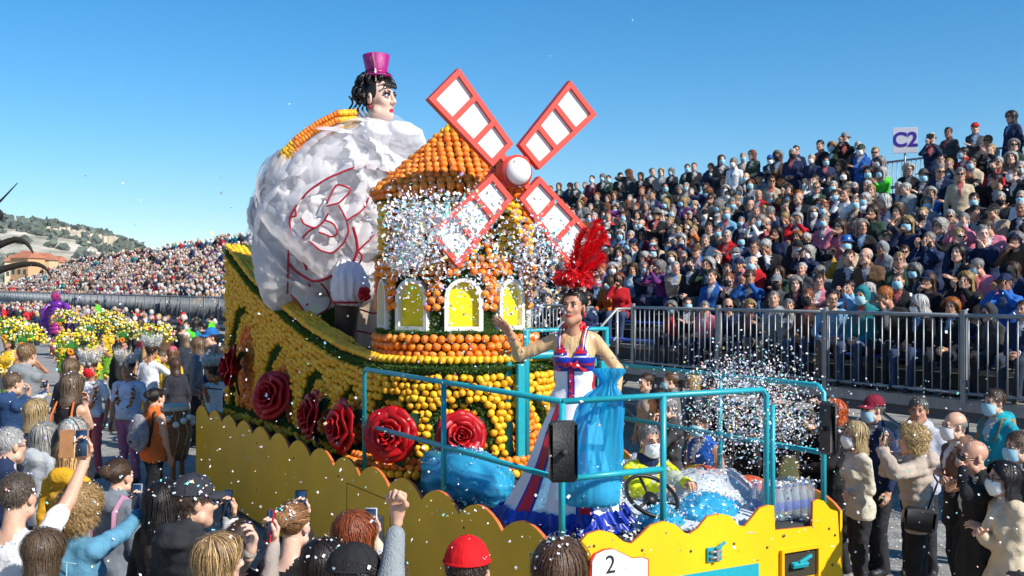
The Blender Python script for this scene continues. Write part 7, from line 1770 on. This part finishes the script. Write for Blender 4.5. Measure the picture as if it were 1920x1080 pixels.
# ------------------------------------------------------------------ more street crowd up the road
GM = 'spectators and staff up the street'
HIG = (.10, .60, .03)
MID = [(300, 655, 22, 'woman in beige raincoat watching the dancers', (.42, .36, .30), 'bob', (.12, .08, .05), 1, {}), (322, 648, 21, 'child in pink cap and yellow sash', (.62, .40, .03), 'bob', (.2, .1, .05), 1, dict(hat='cap', hatcol=(.55, .10, .16))), (350, 622, 25, 'woman in white sun cap with rucksack', (.03, .035, .05), 'bob', (.3, .2, .1), 1, dict(hat='cap', hatcol=(.7, .68, .66))), (375, 628, 19.5, 'woman in grey quilted jacket with her back turned', (.20, .21, .23), 'bob', (.18, .11, .06), 1, dict(p_out='puffer')), (402, 612, 19, 'man in blue cap near the tall hull', (.02, .03, .06), 'short', (.03, .02, .02), 0, dict(hat='cap', hatcol=(.02, .14, .40))), (335, 606, 28, 'man in dark coat talking to staff', (.02, .02, .025), 'short', (.05, .03, .02), 0, {}), (366, 596, 31, 'woman with teal scarf in the crowd', (.02, .25, .28), 'bob', (.04, .03, .02), 1, {}), (310, 600, 33, 'man in brown jacket by the railing', (.10, .06, .035), 'short', (.1, .08, .06), 0, {}), (385, 600, 28, 'man with dark cap beside green vest', (.02, .02, .02), 'short', (.02, .02, .02), 0, dict(hat='cap', hatcol=(.02, .02, .025))), (265, 596, 35, 'woman in red coat far up the street', (.42, .02, .03), 'bob', (.1, .06, .03), 1, {}), (216, 640, 21.5, 'marshal in black jacket with green back panel', (.016, .017, .018), 'short', (.02, .015, .012), 0, {}), (412, 640, 17.3, 'person in navy coat squeezed beside the hull', NAVY, 'short', (.06, .04, .03), 0, {}), (330, 668, 18.5, 'seated style child in dark coat beside pink cap', (.03, .03, .04), 'bob', (.1, .05, .03), 1, {}), (278, 618, 26, 'woman in camel coat behind the performer', (.36, .22, .10), 'bob', (.2, .13, .07), 1, {})]
for k, (u, v, d, lb, col, hr, hcx, fm, kw) in enumerate(MID): FP(u, v, 1.68, -60+47*(k % 5), lb.replace('seated style ', 'small '), col, d=d, hair=hr, hc=hcx, p_fem=fm, hq=False, group=GM, h=.027, **kw)
for k, (u, v, d, lb) in enumerate([(48, 590, 47, 'steward in bright green vest near the insect costume'), (58, 598, 45, 'second steward in green vest beside the first'), (183, 562, 58, 'steward in green vest on the far stair'), (352, 598, 30, 'steward in green vest with teal scarf'), (370, 590, 33, 'steward in green vest over blue sleeves'), (397, 588, 36, 'steward in green vest by the stair rail')]):
    zz_ = max(0, (HC-(v-HORV)/FPX*d)-1.78); FP(u, v, 1.72, 160-40*(k % 3), lb, HIG, (.02, .02, .03), d=d, z0=zz_, hair='short', hc=(.03, .02, .015), mask='b' if k % 2 else None, hq=False, group=GM, h=.024)
# ------------------------------------------------------------------ spectators in the stand
SEATED = []
rg = np.random.default_rng(2024)
def sp(**k): return k
lapL, lapR = (-.08, .26, .62), (.08, .26, .62)
PH2 = dict(hL=(-.06, .30, 1.10), hR=(.06, .30, 1.10), kL='grip', kR='grip', dL=(.1, .2, 1), dR=(-.1, .2, 1), nL=(0, -1, .1), nR=(0, -1, .1))
TPL = [('m', 'jacket', sp(sit=1, out='jacket', hL=lapL, hR=lapR, hyaw=8)), ('m', 'fleece', sp(sit=1, out='hoodie', hood=1, hyaw=-12, hL=(-.1, .3, .6), hR=(.1, .3, .6))), ('m', 'padded jacket', sp(sit=1, out='puffer', hL=(.05, .2, .85), hR=(-.05, .22, .83), hyaw=20)), ('m', 'coat', sp(sit=1, out='coat', fat=1.14, hL=lapL, hR=lapR, hpitch=4)), ('m', 'jacket', sp(sit=1, out='jacket', **PH2)), ('m', 'sweater', sp(sit=1, out='sweater', lean=16, hL=(-.12, .38, .62), hR=(.12, .38, .62), hyaw=25)),
       ('f', 'coat', sp(sit=1, fem=1, out='coat', hL=lapL, hR=lapR, hyaw=15)), ('f', 'padded jacket', sp(sit=1, fem=1, out='puffer', hL=lapL, hR=lapR, hyaw=-10)), ('f', 'jacket', sp(sit=1, fem=1, out='jacket', **PH2)), ('f', 'sweater', sp(sit=1, fem=1, out='sweater', hL=lapL, hR=(.06, .2, 1.06), kR='fist', hyaw=10)), ('f', 'fleece', sp(sit=1, fem=1, out='hoodie', hood=1, hL=(-.03, .25, .95), hR=(.03, .25, .95), kL='open', kR='open', hpitch=5)), ('f', 'coat', sp(sit=1, fem=1, fat=1.1, out='coat', lean=12, hL=lapL, hR=lapR, hyaw=28)), ('x', 'hooded coat', sp(sit=1, out='hoodie', hoodup=1, hL=lapL, hR=lapR))]
for (sx_, gar_, ps_) in [TPL[q] for q in (0, 1, 2, 3, 6, 7, 9, 10, 11)]:
    k_ = len(TPL); TPL.append((sx_, gar_, dict(ps_, hyaw=[-35, 30, -20, 40, 15, -28, 35, -40, 5][k_-13], hpitch=[-8, 3, 6, -6, 8, -4, 2, -10, 4][k_-13], lean=[14, 0, 9, 18, 2, 16, 8, 12, 20][k_-13], side=[6, -7, 4, -5, 8, -6, 5, -8, 3][k_-13], twist=[12, -15, 10, 8, -12, 14, -8, 10, -10][k_-13], hL=[(-.15, .30, .60), (.02, .22, .80), (-.10, .30, .62), (-.04, .30, .66), (.04, .18, .84), (-.12, .28, .60), (-.02, .24, 1.0), (-.08, .26, .62), (-.1, .36, .6)][k_-13], hR=[(.06, .22, 1.02), (-.02, .24, .78), (.02, .30, .66), (.04, .30, .66), (.1, .28, .62), (.05, .2, 1.05), (.12, .28, .62), (.16, .3, .6), (.1, .36, .6)][k_-13])))
STD = [('m', 'jacket', sp(out='jacket')), ('m', 'jacket', sp(out='jacket', hL=(-.05, .32, 1.5), hR=(.05, .32, 1.5), kL='grip', kR='grip', dL=(.1, .2, 1), dR=(-.1, .2, 1), nL=(0, -1, .1), nR=(0, -1, .1), hyaw=10)), ('f', 'coat', sp(fem=1, out='coat', long=.3)), ('f', 'padded jacket', sp(fem=1, out='puffer', hL=(.1, .2, 1.2), hR=(-.1, .22, 1.17))), ('m', 'coat', sp(out='coat', fat=1.12, hyaw=20, hL=(-.1, .2, 1.05), hR=(.1, .2, 1.05)))]
COLS = [('black', (.015, .015, .017), 22), ('navy', (.016, .026, .07), 18), ('charcoal', (.05, .052, .057), 12), ('grey', (.20, .21, .22), 8), ('dark green', (.025, .05, .035), 3), ('brown', (.10, .055, .03), 5), ('beige', (.42, .33, .23), 7), ('blue', (.02, .10, .36), 3), ('light blue', (.16, .34, .52), 2), ('red', (.46, .012, .018), 5), ('maroon', (.15, .012, .028), 3), ('white', (.66, .66, .66), 5), ('purple', (.12, .025, .14), 1.3), ('pink', (.55, .17, .24), 3), ('teal', (.015, .16, .19), 1.5), ('mustard', (.45, .25, .02), 1), ('orange', (.60, .15, .02), .5)]
HAIRC = [('grey haired', (.26, .25, .24), 24), ('white haired', (.52, .51, .49), 20), ('brown haired', (.075, .042, .024), 22), ('dark haired', (.018, .013, .011), 14), ('blonde', (.40, .27, .11), 12), ('auburn', (.22, .07, .025), 6), ('ginger', (.42, .13, .02), 2)]
def pick(L, r): w_ = np.array([x[-1] for x in L], float); return L[r.choice(len(L), p=w_/w_.sum())]
ORDN = ['front', 'second', 'third', 'fourth', 'fifth', 'sixth', 'seventh', 'eighth', 'ninth', 'tenth', 'eleventh', 'top']
seats = []
for n in range(NR):
    y = 5.5+rg.uniform(0, .3)
    while y < 40:
        y += .47+rg.uniform(-.06, .14)
        if n < 2 and 16.0 < y < 17.7: continue
        if n >= NR-2 and 1655 < proj((rowx(n)+.36, y, RB+RIS*n+1.2))[0] < 1722: continue
        x = rowx(n)+.36+rg.normal(0, .06); z = RB+RIS*n; u, v, d = proj((x, y, z+1.2))
        if u > 1975 or u < 700: continue
        seats.append((d, n, x, y, z, u, v))
seats.sort(); USED = {}
vis = [s_ for s_ in seats if s_[5] > 1005]; NIND = 275
ind = vis[:NIND]; late = vis[NIND:]+[s_ for s_ in seats if s_[5] <= 1005]
NOTE = {}
# hand-picked looks from the photograph, matched to the nearest seat
LOOK = [(1690, 575, dict(hair='short', hc=2, hcol=(.42, .13, .02), top='black', lab='ginger')), (1470, 545, dict(top='grey')), (1340, 600, dict(top='pink')), (1235, 520, dict(top='purple', tp=8)), (1258, 480, dict(top='grey', hair='long', mask='w', tp=6)), (1475, 420, dict(top='red', tp=8)), (1590, 370, dict(top='white', tp=9)), (1540, 340, dict(top='white', tp=8)), (1660, 470, dict(tp=12, top='grey')), (1890, 560, dict(tp=12, top='charcoal')), (1610, 560, dict(tp=12, top='teal')), (1350, 300, dict(tp=12, top='white')), (1415, 440, dict(top='blue')), (1870, 520, dict(top='blue')), (1770, 530, dict(top='black')), (1850, 420, dict(top='pink')), (1560, 540, dict(top='light blue', tp=5)), (1870, 470, dict(top='pink')), (1910, 500, dict(top='navy')), (1385, 490, dict(top='pink', tp=11)), (1320, 500, dict(top='dark green', tp=8)), (1645, 570, dict(top='beige')), (1820, 280, dict(top='red')), (1640, 290, dict(top='red')), (1655, 330, dict(top='green'))]
taken = {}
for lu, lv, lk in LOOK:
    best = min(range(len(ind)), key=lambda q: (ind[q][5]-lu)**2+(ind[q][6]-lv)**2+(1e9 if q in taken else 0)); taken[best] = lk
CD = dict((c[0], c[1]) for c in COLS); CD['green'] = (.06, .55, .03)
for q, (d, n, x, y, z, u, v) in enumerate(ind):
    r = rg; lk = taken.get(q, {})
    stand = (n == NR-1 and r.random() < .9) or (n == NR-2 and r.random() < .35) or (n < NR-2 and r.random() < .014)
    T = STD if stand else TPL
    ti = lk.get('tp', None)
    if stand or ti is None: ti = int(r.integers(0, len(T))) if not (not stand and r.random() < .12) else int(r.integers(0, 6))
    if not stand and ti == 12 and 'tp' not in lk and r.random() < .6: ti = 6
    sex, gar, pose = T[ti]
    cn, cc = (lk['top'], CD[lk['top']]) if 'top' in lk else pick(COLS, r)[:2]
    j = r.uniform(.8, 1.25); cc = tuple(round(min(c*j, .85), 2 if c > .1 else 3) for c in cc)
    hn, hcx = pick(HAIRC, r)[:2]
    if 'lab' in lk: hn, hcx = 'ginger', lk['hcol']
    style = (r.choice(['short', 'crop', 'crop', 'fringe', 'short']) if sex == 'm' else r.choice(['bob', 'bob', 'short', 'long', 'curly', 'bun', 'wavy', 'short'])) if sex != 'x' else None
    style = lk.get('hair', style)
    mk_ = lk.get('mask', r.choice(['b', 'w', 'k', ''], p=[.30, .10, .08, .52])) or None
    gl = None if mk_ and r.random() < .7 else r.choice(['s', 'g', ''], p=[.22, .22, .56]) or None
    hat = None; hn2 = ''
    if sex != 'x' and r.random() < .13:
        hat = str(r.choice(['cap', 'flatcap', 'beanie', 'sunhat', 'fedora'], p=[.45, .2, .15, .12, .08])); hcn, hcc = pick(COLS, r)[:2]; hn2 = hcn+' '+{'flatcap': 'flat cap', 'sunhat': 'sun hat'}.get(hat, hat)
    skin = int(r.choice([0, 1, 2, 4, 3], p=[.34, .26, .18, .17, .05]))
    who = {'m': 'man', 'f': 'woman', 'x': 'person'}[sex]
    hd_ = '' if sex == 'x' else ('bald' if style == 'fringe' else hn)+' '
    acc = [a for a in ({'b': 'blue mask', 'w': 'white mask', 'k': 'black mask'}.get(mk_, ''), {'s': 'sunglasses', 'g': 'glasses'}.get(gl, ''), hn2) if a]
    lab = '%s%s in %s %s%s, %s%s row of stand' % (hd_, who, cn, gar, (' with '+' and '.join(acc)) if acc else '', 'standing in ' if stand else '', ORDN[n])
    if len(lab.split()) > 16: lab = lab.replace(' row of stand', ' row')
    if len(lab.split()) > 16: lab = lab.replace(', standing in ', ', standing, ').replace(' and '+acc[-1], '')
    # turn towards the float
    dv = np.array((4.6-x, 7.5-y)); dv /= np.linalg.norm(dv); dv = dv*r.uniform(.45, .95)+np.array((-1, 0))*.6; rz = math.atan2(-dv[0], dv[1])+r.normal(0, .24)
    sc = r.uniform(.87, 1.07)
    key = ('std' if stand else 'sit', ti)
    if key not in BODIES and stand: pass
    bot = [(.02, .022, .03), (.03, .04, .07), (.05, .05, .055), (.16, .13, .10), (.04, .06, .12)][int(r.integers(0, 5))]
    root, HMx, hmx = person((x+(.06 if stand else 0), y, z), rz, key, pose, cc, bot, skin, style, hcx, mask=mk_, glasses=gl, hat=hat, hatcol=hcc if hat else None, label=lab, group='spectators in the grandstand', scale=sc, h=.029, accent=cloth([(.5, .5, .5), (.3, .3, .35), (.1, .1, .12), (.4, .1, .1), (.15, .25, .4)][int(r.integers(0, 5))]))
    if pose.get('kL') == 'grip' and r.random() < .75:
        W = Matrix(root.matrix_basis); hp = Matrix(np.array(hmx['L']).tolist()).translation; hp2 = Matrix(np.array(hmx['R']).tolist()).translation
        c_ = (hp+hp2)/2+Vector((0, .0, .11)); big = r.random() < .12; s_ = (.15, .22, .01) if big else (.145, .075, .01)
        pm_ = W @ Matrix.Translation(c_) @ Matrix.Rotation(math.pi/2, 4, 'X') @ Matrix.Rotation(math.pi, 4, 'Y'); l_, q_, _ = pm_.decompose(); t = thing('tablet' if big else 'phone', (0, 0, 0), '%s held up by the %s' % ('black tablet' if big else 'dark phone', lab.split(' with ')[0].split(',')[0]+', '+ORDN[n]+' row'), 'phone', 0, 'phones held up in the stand'); t.matrix_basis = Matrix.LocRotScale(l_, q_, None); MB().box((0, 0, 0), s_, bev=.003).obj('case', BLACKPL, t, smooth=False)
# ------------------------------------------------------------------ the rest of the crowd: one mass
i1 = ICO(1)
def lowperson(stand, r):
    """small figure: head with face and hair, neck, shoulders, arms, lap"""
    mb = MB(); top = np.array(pick(COLS, r)[1])*r.uniform(.8, 1.3); hc_ = np.array(pick(HAIRC, r)[1]); sk = np.array([(.60, .36, .25), (.52, .29, .19), (.66, .43, .33)][int(r.integers(0, 3))])
    dz = .40 if stand else 0; V = i1[0]; hy = r.normal(0, .4); q = V@rotm('Z', hy).T
    face = (V[:, 1] > .28) & (V[:, 2] < .48) & (V[:, 2] > -1); col = np.where(face[:, None], sk, hc_*(1 if True else 1))
    if r.random() < .4: col = np.where(((V[:, 1] > .2) & (V[:, 2] < .0))[:, None], np.array((.30, .62, .78)) if r.random() < .75 else np.array((.75, .75, .75)), col)
    if r.random() < .12: hcn = np.array(pick(COLS, r)[1]); col = np.where((V[:, 2] > .35)[:, None], hcn, col)
    mb.add(q*np.array((.092, .108, .128))*(1+.08*r.normal(size=(len(V), 1))*(~face)[:, None])+np.array((0, .03, 1.16+dz)), i1[1], 0, col)
    mb.lathe([(.10, .46), (.16, .52), (.165, .75), (.195, .94), (.15, 1.02), (.05, 1.07)], 7, M=m4(np.diag([1.05, .68, 1]), (0, 0, dz)), tint=tuple(top))
    for sx in (-1, 1):
        up_ = r.random() < .16; mb.tube([(sx*.19, 0, .95+dz), (sx*.25, .10, .72+dz), (sx*.08, .30, (1.12 if up_ else .62)+dz)], [.062, .055, .042], 4, tint=tuple(top), cap=False); hv_ = np.array([(-1, 0, 0), (1, 0, 0), (0, -1, 0), (0, 1, 0), (0, 0, -1), (0, 0, 1.0)])*.05; mb.add(hv_+np.array((sx*.07, .33, (1.16 if up_ else .62)+dz)), np.array([(0, 2, 5), (2, 1, 5), (1, 3, 5), (3, 0, 5), (2, 0, 4), (1, 2, 4), (3, 1, 4), (0, 3, 4)]), 0, sk)
    if stand: mb.tube([(0, 0, .9), (0, 0, .0)], [.17, .14], 5, cap=False, tint=(.02, .025, .035))
    else: mb.tube([(0, .0, .52), (0, .42, .52), (0, .42, .05)], [.16, .15, .11], 5, cap=False, tint=(.02, .025, .035))
    return mb
I1 = i1; LP = [lowperson(False, rg).arrays() for _ in range(46)]+[lowperson(True, rg).arrays() for _ in range(14)]
big = MB()
def addlow(x, y, z, rz, k, sc):
    V, T, Q, tm, qm, ti = LP[k]; M = m4(rotm('Z', rz), (x, y, z), sc); n0 = big.n
    big.V.append(xf(M, V)); big.tint.append(ti*rg.uniform(.85, 1.15)); big.T.append(T+n0); big.tm.append(tm); big.Q.append(Q+n0); big.qm.append(qm); big.n += len(V)
MIDP = []
for k in range(9):
    ti = [0, 3, 6, 7, 11, 14, 16, 18, 20][k]; pb_, pM, _h = make_body(dict(TPL[ti][2], nohandL=1, nohandR=1), .042, 300+k); 
    for hv in range(3):
        cc = np.array(pick(COLS, rg)[1])*rg.uniform(.8, 1.2); hcx = np.array(pick(HAIRC, rg)[1]); sk = np.array([(.60, .36, .25), (.52, .29, .19), (.66, .43, .33)][hv]); V, T, Q, tm, qm, ti_ = pb_.arrays(); pal = np.array([sk, cc, (.02, .024, .035), (.03, .03, .03), (.42, .12, .10), (.7, .7, .7), (.03, .02, .015), (.05, .03, .02), (.4, .4, .4)]); tt = np.zeros((len(V), 3)); tt[Q.ravel()] = np.repeat(pal[qm], 4, 0)
        m_ = MB().add(V, Q, 0, tt*.99); hh_ = make_hair('short' if TPL[ti][0] == 'm' else 'bob', 26, .024, k*3+hv); a_ = hh_.arrays(); m_.add(xf(pM, a_[0]), a_[2], 0, hcx*a_[5])
        if (k+hv) % 3 == 0: a_ = make_mask().arrays(); m_.add(xf(pM, a_[0]), a_[2], 0, np.tile((.36, .62, .74), (len(a_[0]), 1)))
        MIDP.append(m_.arrays())
for (d, n, x, y, z, u, v) in [s_ for s_ in late if s_[5] > 1005]:
    LP.append(MIDP[int(rg.integers(0, len(MIDP)))]); addlow(x, y, z+(.42 if n == NR-1 else 0), math.pi/2+.5+rg.normal(0, .3), len(LP)-1, rg.uniform(.9, 1.06)); LP.pop()
for (d, n, x, y, z, u, v) in [s_ for s_ in late if s_[5] <= 1005]:
    st_ = n == NR-1 and rg.random() < .8; addlow(x, y, z, math.pi/2+.5+rg.normal(0, .25), 46+int(rg.integers(0, 14)) if st_ else int(rg.integers(0, 46)), rg.uniform(.93, 1.06))
big.obj('crowd', mat('crowd_clothing', (1, 1, 1), .8, .1, 9, tint=True), kind='stuff', label='spectators further along the grandstand behind the float', cat='crowd')
LPN = LP; i1 = ICO(0); LP = [lowperson(False, rg).arrays() for _ in range(46)]+[lowperson(True, rg).arrays() for _ in range(14)]; LPF = LP; i1 = I1
big = MB()
for n in range(NR):
    y = 40.0
    while y < 148:
        y += .52+rg.uniform(-.06, .1); x = rowx(n)+.36+rg.normal(0, .05); u, v, d = proj((x, y, RB+RIS*n+1.2))
        if u > 560: continue
        LP = LPN if d < 60 else LPF
        st_ = n == NR-1 and rg.random() < .6 or rg.random() < .06; addlow(x, y, RB+RIS*n, math.pi/2+.5+rg.normal(0, .3), 46+int(rg.integers(0, 14)) if st_ else int(rg.integers(0, 46)), rg.uniform(.92, 1.08))
big.obj('crowd', mat('crowd_clothing', (1, 1, 1)), kind='stuff', label='far crowd filling the grandstand up the street', cat='crowd')
LP = LPN; big = MB()
for k in range(150):                         # standing line at the foot of the far stand and in the street
    y = rg.uniform(36, 95); x = rg.choice([rg.uniform(9.3, 11.2), rg.uniform(6.5, 9.5)]); u, v, d = proj((x, y, 1.6))
    if u > 430: continue
    addlow(x, y, 0, rg.uniform(0, 6.28) if x < 9.3 else math.pi/2+.3, 46+int(rg.integers(0, 14)), rg.uniform(.95, 1.1))
big.obj('crowd', mat('crowd_clothing', (1, 1, 1)), kind='stuff', label='far people standing at the foot of the distant stand', cat='crowd')
# ------------------------------------------------------------------ confetti in the air
rc = np.random.default_rng(77)
def cloud(name, P, size, label, stretch=1.0):
    V, Q, t = flakes(np.asarray(P), size, rc, None, stretch); t = t*.99
    return MB().add(V, Q, 0, t).obj(name, CONF, smooth=False, kind='stuff', label=label, cat='confetti')
def burst(n, c, s, d0, sd_):
    u = rc.normal(c[0], s[0], n); v = rc.normal(c[1], s[1], n); d = rc.normal(d0, sd_, n); return [px(a, b_, e) for a, b_, e in zip(u, v, d)]
P = burst(950, (782, 445), (30, 36), 8.9, .18)+burst(520, (850, 405), (46, 28), 8.9, .18)+burst(700, (760, 475), (20, 26), 8.9, .15)+burst(380, (880, 450), (50, 45), 8.8, .2)+burst(500, (780, 395), (40, 18), 8.95, .15)+burst(330, (1030, 455), (26, 30), 8.6, .2)+burst(300, (990, 480), (30, 40), 8.5, .2)
cloud('flying_confetti', P, .0105, 'silver white confetti burst flying in front of the windmill sails', 1.15)
P = burst(800, (900, 520), (80, 45), 8.4, .3)+burst(500, (1010, 560), (45, 60), 8.2, .25)
cloud('flying_confetti', P, .008, 'loose confetti thrown from the hand of the dancer')
P = burst(2600, (1400, 770), (62, 52), 8.9, .35)+burst(1200, (1470, 790), (50, 40), 8.9, .3)+burst(900, (1390, 705), (55, 26), 8.9, .3)
cloud('flying_confetti', P, .0068, 'white confetti spray over the driver deck')
n = 1500; uu = rc.uniform(-40, 1960, n); vv = 1080-np.abs(rc.normal(0, 330, n)); dd = rc.uniform(4.2, 13, n); k = (vv > 330)
P = [px(a, b_, e) for a, b_, e in zip(uu[k], vv[k], dd[k])]; P = [p for p in P if p.z > .03]
P += [px(u, v, d) for u, v, d in ((347, 13, 5), (1031, 105, 5), (415, 362, 6), (414, 333, 6), (287, 243, 6), (1186, 38, 8), (230, 343, 7), (160, 330, 8), (228, 155, 8), (543, 195, 8), (1353, 235, 8))]
cloud('flying_confetti', P, .0058, 'scattered paper confetti drifting through the air over the crowd')
n = 9000; P = np.c_[rc.uniform(-4, 11.5, n), 3+rc.exponential(12, n), np.full(n, .012)]
V, Q, t = flakes(P, .012, rc, np.tile((0, 0, 1.0), (n, 1))); MB().add(V, Q, 0, t*.99).obj('confetti_litter', CONF, smooth=False, kind='stuff', label='paper confetti lying all over the asphalt', cat='confetti')
# ------------------------------------------------------------------ the air
hz = MB().box((0, 0, 119.5), (6200, 6200, 241)).obj('haze', None, smooth=False, kind='stuff', label='thin bluish sea haze over the bay', cat='haze')
hm_ = bpy.data.materials.new('haze_air'); hm_.use_nodes = True; _n = hm_.node_tree.nodes; _n.remove(_n['Principled BSDF']); _v = _n.new('ShaderNodeVolumePrincipled')
_v.inputs['Color'].default_value = (.80, .88, 1.0, 1); _v.inputs['Density'].default_value = .00006; _v.inputs['Anisotropy'].default_value = .2
hm_.node_tree.links.new(_v.outputs[0], _n['Material Output'].inputs['Volume']); hz.data.materials.clear(); hz.data.materials.append(hm_)
